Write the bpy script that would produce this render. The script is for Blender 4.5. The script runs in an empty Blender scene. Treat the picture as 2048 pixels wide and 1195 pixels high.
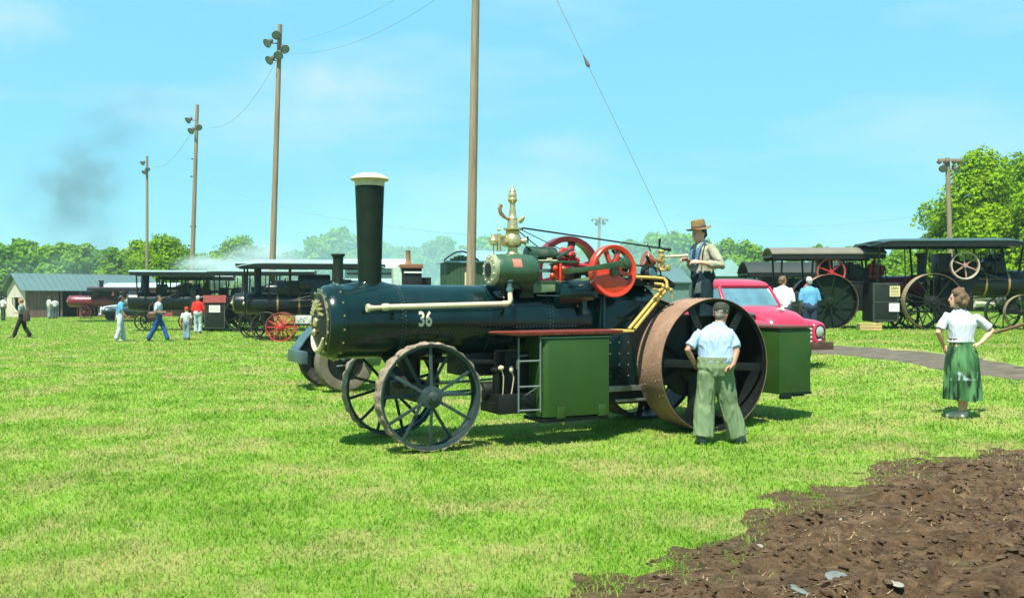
import bpy, bmesh, math, random
import numpy as np
from mathutils import Vector, Matrix, noise

R = math.radians
rng = random.Random(7)
sc = bpy.context.scene
col = sc.collection

# ---------------------------------------------------------------- camera, sky, sun, exposure
F, CH, HZ, CX = 1850.0, 1.72, 592.0, 1024.0      # focal length in photo pixels, eye height, horizon row, centre column
cam_d = bpy.data.cameras.new('camera')
cam_d.sensor_width = 36.0
cam_d.lens = 36.0 * F / 2048.0
cam_d.clip_start = 0.05
cam_d.clip_end = 6000
cam = bpy.data.objects.new('camera', cam_d)
col.objects.link(cam)
cam.location = (0, 0, CH)
cam.rotation_euler = (R(90) - math.atan((597.5 - HZ) / F), 0, 0)
sc.camera = cam

SUN = Vector((-0.16, -0.44, 0.90)).normalized()   # direction towards the sun
world = bpy.data.worlds.new("World")
sc.world = world
world.use_nodes = True
wn, wl = world.node_tree.nodes, world.node_tree.links
wn.clear()
w_out = wn.new('ShaderNodeOutputWorld')
w_bg = wn.new('ShaderNodeBackground')
w_sky = wn.new('ShaderNodeTexSky')
w_sky.sky_type = 'NISHITA'
w_sky.sun_disc = False
w_sky.sun_elevation = math.asin(SUN.z)
w_sky.sun_rotation = math.atan2(SUN.x, SUN.y)
w_sky.altitude = 50
w_sky.air_density = 1.0
w_sky.dust_density = 0.6
w_sky.ozone_density = 1.0
w_tint = wn.new('ShaderNodeMix'); w_tint.data_type = 'RGBA'; w_tint.blend_type = 'MULTIPLY'
w_tint.inputs[0].default_value = 1.0
SKY_TINT = (0.50, 0.88, 1.0, 1)
w_tint.inputs[7].default_value = SKY_TINT
wl.new(w_sky.outputs[0], w_tint.inputs[6])
# thin veil of high cloud, even all round, with a few soft wisps
w_tc = wn.new('ShaderNodeTexCoord')
w_map = wn.new('ShaderNodeMapping'); w_map.inputs['Scale'].default_value = (1.6, 1.6, 5.5)
w_no = wn.new('ShaderNodeTexNoise'); w_no.inputs['Scale'].default_value = 2.2; w_no.inputs['Detail'].default_value = 5
w_no.inputs['Roughness'].default_value = 0.5
w_rmp = wn.new('ShaderNodeMapRange'); w_rmp.inputs[1].default_value = 0.50; w_rmp.inputs[2].default_value = 0.78
w_rmp.inputs[3].default_value = 0.0; w_rmp.inputs[4].default_value = 0.5
wl.new(w_tc.outputs['Generated'], w_map.inputs[0]); wl.new(w_map.outputs[0], w_no.inputs['Vector'])
wl.new(w_no.outputs[0], w_rmp.inputs[0])
w_veil = wn.new('ShaderNodeMix')
w_cl = wn.new('ShaderNodeMix'); w_cl.data_type = 'RGBA'; w_cl.blend_type = 'MIX'
w_cl.inputs[7].default_value = (4.6, 5.6, 6.3, 1)
wl.new(w_rmp.outputs[0], w_cl.inputs[0]); wl.new(w_tint.outputs[2], w_veil.inputs[6])
w_veil.data_type = 'RGBA'; w_veil.blend_type = 'MIX'
w_veil.inputs[0].default_value = 0.75
w_veil.inputs[7].default_value = (1.75, 4.85, 6.2, 1)
wl.new(w_veil.outputs[2], w_cl.inputs[6])
# one soft isolated cloud over the trees, left of the tall pole, another high on the left
w_last = w_cl.outputs[2]
for (cpx, cpy, cw, chh, st_) in ((662, 172, 0.062, 0.026, 0.62), (20, 40, 0.05, 0.022, 0.5), (1110, 300, 0.07, 0.02, 0.35)):
    d0 = Vector(((cpx - CX) / F, 1.0, (HZ - cpy) / F)).normalized()
    w_s = wn.new('ShaderNodeVectorMath'); w_s.operation = 'SUBTRACT'; w_s.inputs[1].default_value = d0
    wl.new(w_tc.outputs['Generated'], w_s.inputs[0])
    w_sc = wn.new('ShaderNodeVectorMath'); w_sc.operation = 'DIVIDE'; w_sc.inputs[1].default_value = (cw, cw, chh); wl.new(w_s.outputs[0], w_sc.inputs[0])
    w_len = wn.new('ShaderNodeVectorMath'); w_len.operation = 'LENGTH'; wl.new(w_sc.outputs[0], w_len.inputs[0])
    w_n2 = wn.new('ShaderNodeTexNoise'); w_n2.inputs['Scale'].default_value = 26; w_n2.inputs['Detail'].default_value = 6; wl.new(w_tc.outputs['Generated'], w_n2.inputs['Vector'])
    w_ad = wn.new('ShaderNodeMath'); w_ad.operation = 'MULTIPLY_ADD'; w_ad.inputs[1].default_value = 2.2; w_ad.inputs[2].default_value = -1.1; wl.new(w_n2.outputs[0], w_ad.inputs[0])
    w_a2 = wn.new('ShaderNodeMath'); w_a2.operation = 'ADD'; wl.new(w_len.outputs['Value'], w_a2.inputs[0]); wl.new(w_ad.outputs[0], w_a2.inputs[1])
    w_f = wn.new('ShaderNodeMapRange'); w_f.interpolation_type = 'SMOOTHSTEP'; w_f.inputs[1].default_value = 1.5; w_f.inputs[2].default_value = -0.2; w_f.inputs[4].default_value = st_; wl.new(w_a2.outputs[0], w_f.inputs[0])
    w_m = wn.new('ShaderNodeMix'); w_m.data_type = 'RGBA'; w_m.inputs[7].default_value = (3.9, 5.3, 6.0, 1)
    wl.new(w_f.outputs[0], w_m.inputs[0]); wl.new(w_last, w_m.inputs[6]); w_last = w_m.outputs[2]
wl.new(w_last, w_bg.inputs[0])
w_bg.inputs[1].default_value = 0.070
wl.new(w_bg.outputs[0], w_out.inputs[0])

sun_d = bpy.data.lights.new('sun', 'SUN')
sun_d.energy = 4.8
sun_d.angle = R(0.55)
sun_d.color = (1.0, 0.95, 0.83)
sun = bpy.data.objects.new('sun', sun_d)
col.objects.link(sun)
sun.rotation_euler = SUN.to_track_quat('Z', 'Y').to_euler()
sun.location = (-5, -10, 30)
sc.view_settings.view_transform = 'Standard'
sc.view_settings.look = 'None'
sc.view_settings.gamma = 1
sc.view_settings.use_curve_mapping = False
sc.view_settings.exposure = 1.28
sc.cycles.max_bounces = 6
sc.cycles.diffuse_bounces = 3
sc.cycles.glossy_bounces = 3
sc.cycles.transparent_max_bounces = 8
sc.cycles.volume_bounces = 1
sc.cycles.volume_step_rate = 2.0
sc.cycles.use_denoising = True

# ---------------------------------------------------------------- terrain and photo-pixel helpers
def sm(t):
    t = min(1.0, max(0.0, t))
    return t * t * (3 - 2 * t)

def g(x, y):
    """height of the field: level under the engine, rising gently to the right and back"""
    h = 0.65 * sm((x - 1.5) / 9.0) * sm((y - 5.0) / 15.0)
    return h

def ground_at(px, py):
    a, b = (px - CX) / F, (HZ - py) / F
    y = 8.0
    for _ in range(40):
        y = (CH - g(a * y, y)) / max(1e-4, -b)
    return Vector((a * y, y, g(a * y, y)))

def at(px, py, y):
    """point at depth y seen at photo pixel (px, py)"""
    return Vector(((px - CX) / F * y, y, CH + (HZ - py) / F * y))

# ---------------------------------------------------------------- materials
MATS = {}
ALB = 0.80      # base colours below are written for a brighter stock; this brings them to their real values
def mat(name, c, rough=0.6, metal=0.0, var=0.25, scale=6.0, bump=0.0, bscale=40.0, c2=None, coat=0.0, spec=0.5, detail=4,
        dust=0.0, dustc=(0.30, 0.26, 0.19), trans=0.0, aniso=(1, 1, 1)):
    """procedural paint / metal / cloth: base colour varied by noise, optional second colour, dust on faces that point up, bump"""
    if name in MATS:
        return MATS[name]
    c = [x * ALB for x in c]; c2 = c2 and [x * ALB for x in c2]; dustc = [x * ALB for x in dustc]
    m = bpy.data.materials.new(name); m.use_nodes = True
    n, l = m.node_tree.nodes, m.node_tree.links
    b = n['Principled BSDF']
    b.inputs['Roughness'].default_value = rough
    b.inputs['Metallic'].default_value = metal
    b.inputs['Specular IOR Level'].default_value = spec
    if coat:
        b.inputs['Coat Weight'].default_value = coat
        b.inputs['Coat Roughness'].default_value = 0.12
    tc = n.new('ShaderNodeTexCoord')
    mp = n.new('ShaderNodeMapping'); mp.inputs['Scale'].default_value = aniso
    l.new(tc.outputs['Object'], mp.inputs[0])
    no = n.new('ShaderNodeTexNoise'); no.inputs['Scale'].default_value = scale; no.inputs['Detail'].default_value = detail
    no.inputs['Roughness'].default_value = 0.6
    l.new(mp.outputs[0], no.inputs['Vector'])
    rp = n.new('ShaderNodeMapRange'); rp.inputs[1].default_value = 0.3; rp.inputs[2].default_value = 0.7
    l.new(no.outputs[0], rp.inputs[0])
    mx = n.new('ShaderNodeMix'); mx.data_type = 'RGBA'
    if c2 is None:
        a = [max(0, x * (1 - var)) for x in c]; d = [min(1, x * (1 + var)) for x in c]
    else:
        a, d = c, c2
    mx.inputs[6].default_value = (*a, 1); mx.inputs[7].default_value = (*d, 1)
    l.new(rp.outputs[0], mx.inputs[0])
    last = mx.outputs[2]
    if dust > 0:
        n2 = n.new('ShaderNodeTexNoise'); n2.inputs['Scale'].default_value = scale * 2.3; n2.inputs['Detail'].default_value = 6
        l.new(tc.outputs['Object'], n2.inputs['Vector'])
        r2 = n.new('ShaderNodeMapRange'); r2.inputs[1].default_value = 0.48; r2.inputs[2].default_value = 0.75; r2.inputs[4].default_value = dust
        l.new(n2.outputs[0], r2.inputs[0])
        m2 = n.new('ShaderNodeMix'); m2.data_type = 'RGBA'; m2.inputs[7].default_value = (*dustc, 1)
        l.new(r2.outputs[0], m2.inputs[0]); l.new(last, m2.inputs[6]); last = m2.outputs[2]
        m3 = n.new('ShaderNodeMapRange'); m3.inputs[3].default_value = rough; m3.inputs[4].default_value = min(1, rough + 0.5)
        l.new(r2.outputs[0], m3.inputs[0]); l.new(m3.outputs[0], b.inputs['Roughness'])
    l.new(last, b.inputs['Base Color'])
    if bump > 0:
        nb = n.new('ShaderNodeTexNoise'); nb.inputs['Scale'].default_value = bscale; nb.inputs['Detail'].default_value = 5
        l.new(mp.outputs[0], nb.inputs['Vector'])
        bp = n.new('ShaderNodeBump'); bp.inputs['Strength'].default_value = bump; bp.inputs['Distance'].default_value = 0.02
        l.new(nb.outputs[0], bp.inputs['Height']); l.new(bp.outputs[0], b.inputs['Normal'])
    MATS[name] = m
    return m

# ---------------------------------------------------------------- mesh builder
class MB:
    def __init__(s):
        s.v, s.f = [], []
    def add(s, vs, fs):
        o = len(s.v)
        s.v += [tuple(p) for p in vs]
        s.f += [tuple(i + o for i in q) for q in fs]
        return s
    def box(s, c, d, rot=None):
        hx, hy, hz = d[0] / 2, d[1] / 2, d[2] / 2
        p = [Vector((x, y, z)) for x in (-hx, hx) for y in (-hy, hy) for z in (-hz, hz)]
        if rot is not None:
            p = [rot @ q for q in p]
        c = Vector(c)
        return s.add([q + c for q in p], [(0, 1, 3, 2), (4, 6, 7, 5), (0, 4, 5, 1), (2, 3, 7, 6), (0, 2, 6, 4), (1, 5, 7, 3)])
    def bx(s, x0, x1, y0, y1, z0, z1):
        return s.box(((x0 + x1) / 2, (y0 + y1) / 2, (z0 + z1) / 2), (x1 - x0, y1 - y0, z1 - z0))
    def bar(s, a, b, w, t, up=(0, 0, 1)):
        """flat bar from a to b: width w (across up x dir), thickness t along 'up'"""
        a, b = Vector(a), Vector(b); d = b - a; L = d.length; d.normalize()
        up = Vector(up); sd = d.cross(up)
        if sd.length < 1e-5: sd = d.cross(Vector((1, 0, 0)))
        sd.normalize(); u2 = sd.cross(d)
        rot = Matrix((d, sd, u2)).transposed()
        return s.box((a + b) / 2, (L, w, t), rot)
    def ring_loft(s, rings, cap=True, closed=False):
        n = len(rings[0]); o = len(s.v)
        for r in rings: s.v += [tuple(p) for p in r]
        m = len(rings)
        for i in range(m if closed else m - 1):
            a, b = o + i * n, o + ((i + 1) % m) * n
            for k in range(n):
                s.f.append((a + k, a + (k + 1) % n, b + (k + 1) % n, b + k))
        if cap and not closed:
            s.f.append(tuple(o + k for k in range(n))[::-1])
            s.f.append(tuple(o + (m - 1) * n + k for k in range(n)))
        return s
    def tube(s, path, r, n=10, cap=True, closed=False, flat=1.0):
        P = [Vector(p) for p in path]
        rs = list(r) if isinstance(r, (list, tuple)) else [r] * len(P)
        rings = []; ref = None; m = len(P)
        for i, p in enumerate(P):
            if closed: t = P[(i + 1) % m] - P[i - 1]
            elif i == 0: t = P[1] - P[0]
            elif i == m - 1: t = P[-1] - P[-2]
            else: t = (P[i + 1] - p).normalized() + (p - P[i - 1]).normalized()
            t.normalize()
            if ref is None:
                ref = Vector((0, 0, 1)) if abs(t.z) < 0.9 else Vector((0, 1, 0))
            x = t.cross(ref).normalized(); y = x.cross(t).normalized(); ref = y
            rings.append([p + (x * math.cos(2 * math.pi * k / n) * flat + y * math.sin(2 * math.pi * k / n)) * rs[i] for k in range(n)])
        return s.ring_loft(rings, cap, closed)
    def lathe(s, prof, o=(0, 0, 0), d=(0, 0, 1), n=32, cap=True, closed=False, fn=None):
        """profile of (radius, height) turned about the axis d through o"""
        d = Vector(d).normalized(); o = Vector(o)
        ref = Vector((0, 0, 1)) if abs(d.z) < 0.9 else Vector((1, 0, 0))
        x = d.cross(ref).normalized(); y = d.cross(x)
        rings = []
        for (r, h) in prof:
            rr = []
            for k in range(n):
                a = 2 * math.pi * k / n
                q = r if fn is None else fn(r, h, a)
                rr.append(o + d * h + (x * math.cos(a) + y * math.sin(a)) * max(q, 1e-4))
            rings.append(rr)
        return s.ring_loft(rings, cap, closed)
    def ball(s, c, r, sc=(1, 1, 1), n=12, rot=None):
        c = Vector(c); rings = []
        m = max(4, n // 2)
        for i in range(m + 1):
            a = math.pi * i / m
            rr = max(math.sin(a), 0.02) * r; z = -math.cos(a) * r
            ring = []
            for k in range(n):
                p = Vector((math.cos(2 * math.pi * k / n) * rr * sc[0], math.sin(2 * math.pi * k / n) * rr * sc[1], z * sc[2]))
                ring.append(c + (rot @ p if rot is not None else p))
            rings.append(ring)
        return s.ring_loft(rings, True)
    def mesh(s, name, bevel=0.0, ang=35, seg=2):
        me = bpy.data.meshes.new(name)
        me.from_pydata(s.v, [], s.f); me.validate()
        bm = bmesh.new(); bm.from_mesh(me)
        bmesh.ops.recalc_face_normals(bm, faces=bm.faces)
        if bevel > 0:
            ed = [e for e in bm.edges if len(e.link_faces) == 2 and e.calc_face_angle(0) > R(40)]
            bmesh.ops.bevel(bm, geom=ed, offset=bevel, segments=seg, profile=0.6, affect='EDGES', clamp_overlap=True)
        bm.to_mesh(me); bm.free()
        me.polygons.foreach_set('use_smooth', [True] * len(me.polygons))
        me.set_sharp_from_angle(angle=R(ang))
        return me

def link(name, me, m, parent=None, loc=(0, 0, 0), rot=(0, 0, 0)):
    o = bpy.data.objects.new(name, me)
    if m is not None and len(me.materials) == 0: me.materials.append(m)
    o.location = loc; o.rotation_euler = rot
    o.parent = parent
    col.objects.link(o)
    return o

def obj(name, mb, m, parent=None, loc=(0, 0, 0), rot=(0, 0, 0), bevel=0.0, ang=35):
    return link(name, mb.mesh(name, bevel, ang), m, parent, loc, rot)

def tag(o, label=None, cat=None, group=None, kind=None):
    if label: o['label'] = label
    if cat: o['category'] = cat
    if group: o['group'] = group
    if kind: o['kind'] = kind
    return o

def empty(name, loc, rz=0, label=None, cat=None, group=None, parent=None):
    o = bpy.data.objects.new(name, None)
    o.empty_display_size = 0.2
    o.location = loc; o.rotation_euler = (0, 0, rz); o.parent = parent
    col.objects.link(o)
    return tag(o, label, cat, group)

def copy_tree(o, parent=None):
    c = o.copy(); col.objects.link(c); c.parent = parent
    for ch in list(o.children):
        copy_tree(ch, c)
    return c

def fbm(x, y, z=0.0, o=4):
    return noise.fractal(Vector((x, y, z)), 1.0, 2.0, o)
# ---------------------------------------------------------------- ground
MUD_PX = [(900, 1290), (1150, 1190), (1300, 1152), (1400, 1118), (1490, 1072), (1515, 1020), (1600, 1000), (1700, 978), (1760, 948), (1850, 926), (1950, 914), (2060, 905), (2300, 890), (2700, 880)]
MUD_B = [ground_at(*p) for p in MUD_PX]
MBX = np.array([p.x for p in MUD_B]); MBY = np.array([p.y for p in MUD_B])
order = np.argsort(MBX); MBX, MBY = MBX[order], MBY[order]
def mudness(x, y, ragged=True):
    """> 0 inside the ploughed-up mud, about metres from its edge"""
    e = float(np.interp(x, MBX, MBY))
    d = (e - y) * 0.75
    if x < MBX[0]: d -= (MBX[0] - x)
    if ragged: d += 0.34 * noise.noise(Vector((x * 1.7, y * 1.7, 3.0))) + 0.24 * noise.noise(Vector((x * 6.0, y * 6.0, 9.0)))
    return d

def ground_mat():
    m = bpy.data.materials.new('grass_ground'); m.use_nodes = True
    n, l = m.node_tree.nodes, m.node_tree.links
    b = n['Principled BSDF']; b.inputs['Roughness'].default_value = 0.95; b.inputs['Specular IOR Level'].default_value = 0.1
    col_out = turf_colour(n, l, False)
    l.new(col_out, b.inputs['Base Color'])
    geo = n.new('ShaderNodeNewGeometry')
    nb = n.new('ShaderNodeTexNoise'); nb.inputs['Scale'].default_value = 9.0; nb.inputs['Detail'].default_value = 8; nb.inputs['Roughness'].default_value = 0.75
    l.new(geo.outputs['Position'], nb.inputs['Vector'])
    bp = n.new('ShaderNodeBump'); bp.inputs['Strength'].default_value = 0.8; bp.inputs['Distance'].default_value = 0.08
    l.new(nb.outputs[0], bp.inputs['Height']); l.new(bp.outputs[0], b.inputs['Normal'])
    return m

GREEN_A, GREEN_B, STRAW, BARE = (0.115, 0.27, 0.016), (0.225, 0.41, 0.040), (0.40, 0.37, 0.14), (0.23, 0.18, 0.085)
def turf_colour(n, l, blades):
    """green turf with worn straw-coloured patches, from world position, so blades and ground agree"""
    geo = n.new('ShaderNodeNewGeometry')
    def nz(scale, det, rough=0.6, sx=1.0):
        mp = n.new('ShaderNodeMapping'); mp.inputs['Scale'].default_value = (sx, 1, 0.0)
        l.new(geo.outputs['Position'], mp.inputs[0])
        q = n.new('ShaderNodeTexNoise'); q.inputs['Scale'].default_value = scale; q.inputs['Detail'].default_value = det
        q.inputs['Roughness'].default_value = rough
        l.new(mp.outputs[0], q.inputs['Vector']); return q.outputs[0]
    def rr(src, a, b_, c=0.0, d=1.0):
        q = n.new('ShaderNodeMapRange'); q.interpolation_type = 'SMOOTHSTEP'
        q.inputs[1].default_value = a; q.inputs[2].default_value = b_; q.inputs[3].default_value = c; q.inputs[4].default_value = d
        l.new(src, q.inputs[0]); return q.outputs[0]
    def mixc(f, a, b_):
        q = n.new('ShaderNodeMix'); q.data_type = 'RGBA'
        for sock, val in ((6, a), (7, b_)):
            if isinstance(val, tuple): q.inputs[sock].default_value = (*val, 1)
            else: l.new(val, q.inputs[sock])
        if isinstance(f, float): q.inputs[0].default_value = f
        else: l.new(f, q.inputs[0])
        return q.outputs[2]
    def mul(a, b_):
        q = n.new('ShaderNodeMath'); q.operation = 'MULTIPLY'; l.new(a, q.inputs[0])
        if isinstance(b_, float): q.inputs[1].default_value = b_
        else: l.new(b_, q.inputs[1])
        return q.outputs[0]
    c = mixc(rr(nz(1.1, 5), 0.3, 0.7), GREEN_A, GREEN_B)
    patches = rr(nz(0.62, 8, 0.70), 0.46, 0.60)
    c = mixc(mul(rr(nz(1.9, 5, 0.6), 0.58, 0.74), 0.45), c, (0.10, 0.25, 0.010))
    fine = rr(nz(5.0, 6, 0.75), 0.36, 0.62)
    if blades:
        at_ = n.new('ShaderNodeAttribute'); at_.attribute_name = 'tint'
        s1 = mul(patches, rr(at_.outputs['Fac'], 0.15, 0.50))
        c = mixc(s1, c, STRAW)
        c = mixc(rr(at_.outputs['Fac'], 0.86, 0.97, 0.0, 0.7), c, STRAW)
        c = mixc(mul(rr(nz(0.42, 6, 0.72), 0.58, 0.70), 0.45), c, BARE)
    else:
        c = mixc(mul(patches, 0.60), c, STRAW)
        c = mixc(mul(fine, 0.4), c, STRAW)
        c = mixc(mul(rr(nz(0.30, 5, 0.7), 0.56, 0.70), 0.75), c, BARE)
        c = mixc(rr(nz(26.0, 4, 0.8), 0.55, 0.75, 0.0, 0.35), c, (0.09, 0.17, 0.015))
        c = mixc(0.28, c, (0.05, 0.07, 0.02))  # ground colour darkened all over to imitate the self-shadow among the blades
    return c

def build_ground():
    ys = [-6.0]
    while ys[-1] < 40: ys.append(ys[-1] + 0.5)
    st = 0.7
    while ys[-1] < 2500: ys.append(ys[-1] + st); st *= 1.16
    xs = [0.0]; st = 0.5
    while xs[-1] < 40: xs.append(xs[-1] + 0.5)
    while xs[-1] < 2500: xs.append(xs[-1] + st); st *= 1.2
    xs = [-x for x in xs[:0:-1]] + xs
    nx = len(xs)
    vs = []
    for y in ys:
        for x in xs:
            vs.append((x, y, g(x, y)))
    fs = [(j * nx + i, j * nx + i + 1, (j + 1) * nx + i + 1, (j + 1) * nx + i) for j in range(len(ys) - 1) for i in range(nx - 1)]
    me = bpy.data.meshes.new('ground'); me.from_pydata(vs, [], fs)
    me.polygons.foreach_set('use_smooth', [True] * len(me.polygons))
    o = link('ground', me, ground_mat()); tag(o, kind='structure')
build_ground()

def build_track():
    """the worn dirt track crossing the field on the right"""
    pts = [ground_at(*p) for p in ((1560, 691), (1640, 697), (1760, 706), (1880, 718), (1990, 730), (2100, 745), (2260, 772))]
    P = []
    for i in range(len(pts) - 1):
        for k in range(8):
            P.append(pts[i].lerp(pts[i + 1], k / 8))
    P.append(pts[-1])
    vs, fs = [], []; W = 9
    for i, p in enumerate(P):
        t = (P[min(i + 1, len(P) - 1)] - P[max(0, i - 1)]); t.z = 0; t.normalize()
        nrm = Vector((-t.y, t.x, 0))
        w = 0.62 + 0.22 * noise.noise(Vector((i * 0.3, 0, 0)))
        for k in range(W):
            q = p + nrm * (k / (W - 1) * 2 - 1) * (w + 0.16 * noise.noise(Vector((i * 0.9, k // 4, 5))))
            e = abs(k / (W - 1) * 2 - 1)
            vs.append((q.x, q.y, g(q.x, q.y) + 0.012 - 0.007 * (e > 0.95) + 0.004 * noise.noise(Vector((q.x * 3, q.y * 3, 0)))))
    for i in range(len(P) - 1):
        for k in range(W - 1):
            a = i * W + k; fs.append((a, a + 1, a + W + 1, a + W))
    me = bpy.data.meshes.new('dirt_track'); me.from_pydata(vs, [], fs)
    me.polygons.foreach_set('use_smooth', [True] * len(me.polygons))
    tag(link('dirt_track', me, mat('track_dirt', (0.085, 0.075, 0.06), 0.95, c2=(0.15, 0.13, 0.10), scale=3, bump=0.6, bscale=14, spec=0.1)), kind='structure')
    return P
TRACK = build_track()

def mud_height(x, y):
    c, s = math.cos(R(30)), math.sin(R(30))
    u, v = x * c + y * s, -x * s + y * c
    h = 0.035 * noise.noise(Vector((u * 0.9, v * 2.4, 0)))
    ck = abs(noise.noise(Vector((u * 1.7 + .4 * v, v * 4.2, 11.0)))) + 0.35 * abs(noise.noise(Vector((u * 6.0, v * 9.5, 13.0))))
    h -= 0.11 * max(0.0, 1 - ck * 5.0)          # torn clefts along the furrows
    fl = noise.noise(Vector((u * 2.3, v * 5.2, 21.0)))
    h += 0.045 * (math.floor(fl * 6) / 6 + 0.3 * fl)   # lifted plates of sod
    h += 0.026 * noise.hetero_terrain(Vector((u * 1.6, v * 4.2, 2.0)), 0.9, 2.1, 4, 0.7)
    rg = 1 - abs(noise.noise(Vector((u * 1.5, v * 3.4, 7.0)))) * 2.2
    h += 0.028 * max(0, rg) ** 2
    cl = noise.noise(Vector((x * 5.5, y * 5.5, 4.0)))
    h += 0.022 * max(0, cl) ** 0.7
    h += 0.016 * noise.noise(Vector((x * 12, y * 17, 1.0))) + 0.013 * noise.noise(Vector((x * 27, y * 31, 5.0))) + .010 * max(0, noise.noise(Vector((x * 44, y * 50, 8.0))))
    for off, dep in ((0.0, 0.05), (0.13, 0.04)):          # narrow twin rut
        d = abs(v - (RUT_V + off + 0.03 * noise.noise(Vector((u * 1.2, 0, 0)))))
        if d < 0.06: h -= dep * (1 - d / 0.06)
    return h
_r = ground_at(1640, 1138); RUT_V = -_r.x * math.sin(R(30)) + _r.y * math.cos(R(30))

def mud_material():
    m = bpy.data.materials.new('wet_mud'); m.use_nodes = True
    n, l = m.node_tree.nodes, m.node_tree.links
    b = n['Principled BSDF']; b.inputs['Specular IOR Level'].default_value = 0.25
    tc = n.new('ShaderNodeTexCoord')
    def nz(s, d, sx=(1, 1, 1)):
        mp = n.new('ShaderNodeMapping'); mp.inputs['Scale'].default_value = sx; mp.inputs['Rotation'].default_value = (0, 0, R(-30))
        l.new(tc.outputs['Object'], mp.inputs[0])
        q = n.new('ShaderNodeTexNoise'); q.inputs['Scale'].default_value = s; q.inputs['Detail'].default_value = d; q.inputs['Roughness'].default_value = 0.7
        l.new(mp.outputs[0], q.inputs['Vector']); return q.outputs[0]
    def ramp(src, stops):
        q = n.new('ShaderNodeValToRGB'); l.new(src, q.inputs[0])
        e = q.color_ramp.elements
        e[0].position, e[0].color = stops[0][0], (*stops[0][1], 1)
        e[1].position, e[1].color = stops[-1][0], (*stops[-1][1], 1)
        for p, c in stops[1:-1]:
            k = e.new(p); k.color = (*c, 1)
        return q.outputs[0]
    base = ramp(nz(4.5, 12, (1, 2.4, 1)), [(0.32, (0.038, 0.021, 0.010)), (0.45, (0.088, 0.051, 0.024)), (0.58, (0.155, 0.093, 0.047)), (0.72, (0.27, 0.18, 0.095))])
    straw = n.new('ShaderNodeMapRange'); straw.inputs[1].default_value = 0.60; straw.inputs[2].default_value = 0.72; straw.inputs[4].default_value = 0.75
    l.new(nz(24, 6, (1, 3, 1)), straw.inputs[0])
    reg = n.new('ShaderNodeMapRange'); reg.inputs[1].default_value = 0.45; reg.inputs[2].default_value = 0.6
    l.new(nz(0.9, 4), reg.inputs[0])
    mu = n.new('ShaderNodeMath'); mu.operation = 'MULTIPLY'; l.new(straw.outputs[0], mu.inputs[0]); l.new(reg.outputs[0], mu.inputs[1])
    mx = n.new('ShaderNodeMix'); mx.data_type = 'RGBA'; mx.inputs[7].default_value = (0.36, 0.29, 0.16, 1)
    l.new(mu.outputs[0], mx.inputs[0]); l.new(base, mx.inputs[6]); l.new(mx.outputs[2], b.inputs['Base Color'])
    rr = n.new('ShaderNodeMapRange'); rr.inputs[1].default_value = 0.35; rr.inputs[2].default_value = 0.6; rr.inputs[3].default_value = 0.55; rr.inputs[4].default_value = 0.95
    l.new(nz(3.0, 5), rr.inputs[0]); l.new(rr.outputs[0], b.inputs['Roughness'])
    bp = n.new('ShaderNodeBump'); bp.inputs['Strength'].default_value = 1.0; bp.inputs['Distance'].default_value = 0.07
    l.new(nz(26, 12, (1, 1.6, 1)), bp.inputs['Height']); l.new(bp.outputs[0], b.inputs['Normal'])
    return m

def build_mud():
    x0, x1, y0, y1, st = -0.4, 10.4, 3.6, 11.4, 0.021
    nx, ny = int((x1 - x0) / st), int((y1 - y0) / st)
    idx, vs = {}, []
    val = np.full((ny, nx), -1.0)
    for j in range(ny):
        y = y0 + j * st
        for i in range(nx):
            x = x0 + i * st
            if abs(x) > 0.66 * y + 3.0: continue
            e = float(np.interp(x, MBX, MBY))
            if y > e + 0.9: continue
            val[j, i] = mudness(x, y)
    def vid(i, j):
        k = (i, j)
        if k not in idx:
            x, y = x0 + i * st, y0 + j * st
            d = val[j, i]; w = sm((d + 0.02) / 0.9)
            z = g(x, y) + (0.012 + mud_height(x, y)) * w
            # crisp torn edge of the sod
            idx[k] = len(vs); vs.append((x, y, max(z, g(x, y) + 0.005) if d > 0.0 else g(x, y) + 0.005))
        return idx[k]
    fs = []
    for j in range(ny - 1):
        for i in range(nx - 1):
            if max(val[j, i], val[j, i + 1], val[j + 1, i], val[j + 1, i + 1]) > -0.14:
                fs.append((vid(i, j), vid(i + 1, j), vid(i + 1, j + 1), vid(i, j + 1)))
    me = bpy.data.meshes.new('mud'); me.from_pydata(vs, [], fs)
    me.polygons.foreach_set('use_smooth', [True] * len(me.polygons))
    tag(link('mud', me, mud_material()), kind='structure')
build_mud()

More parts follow.
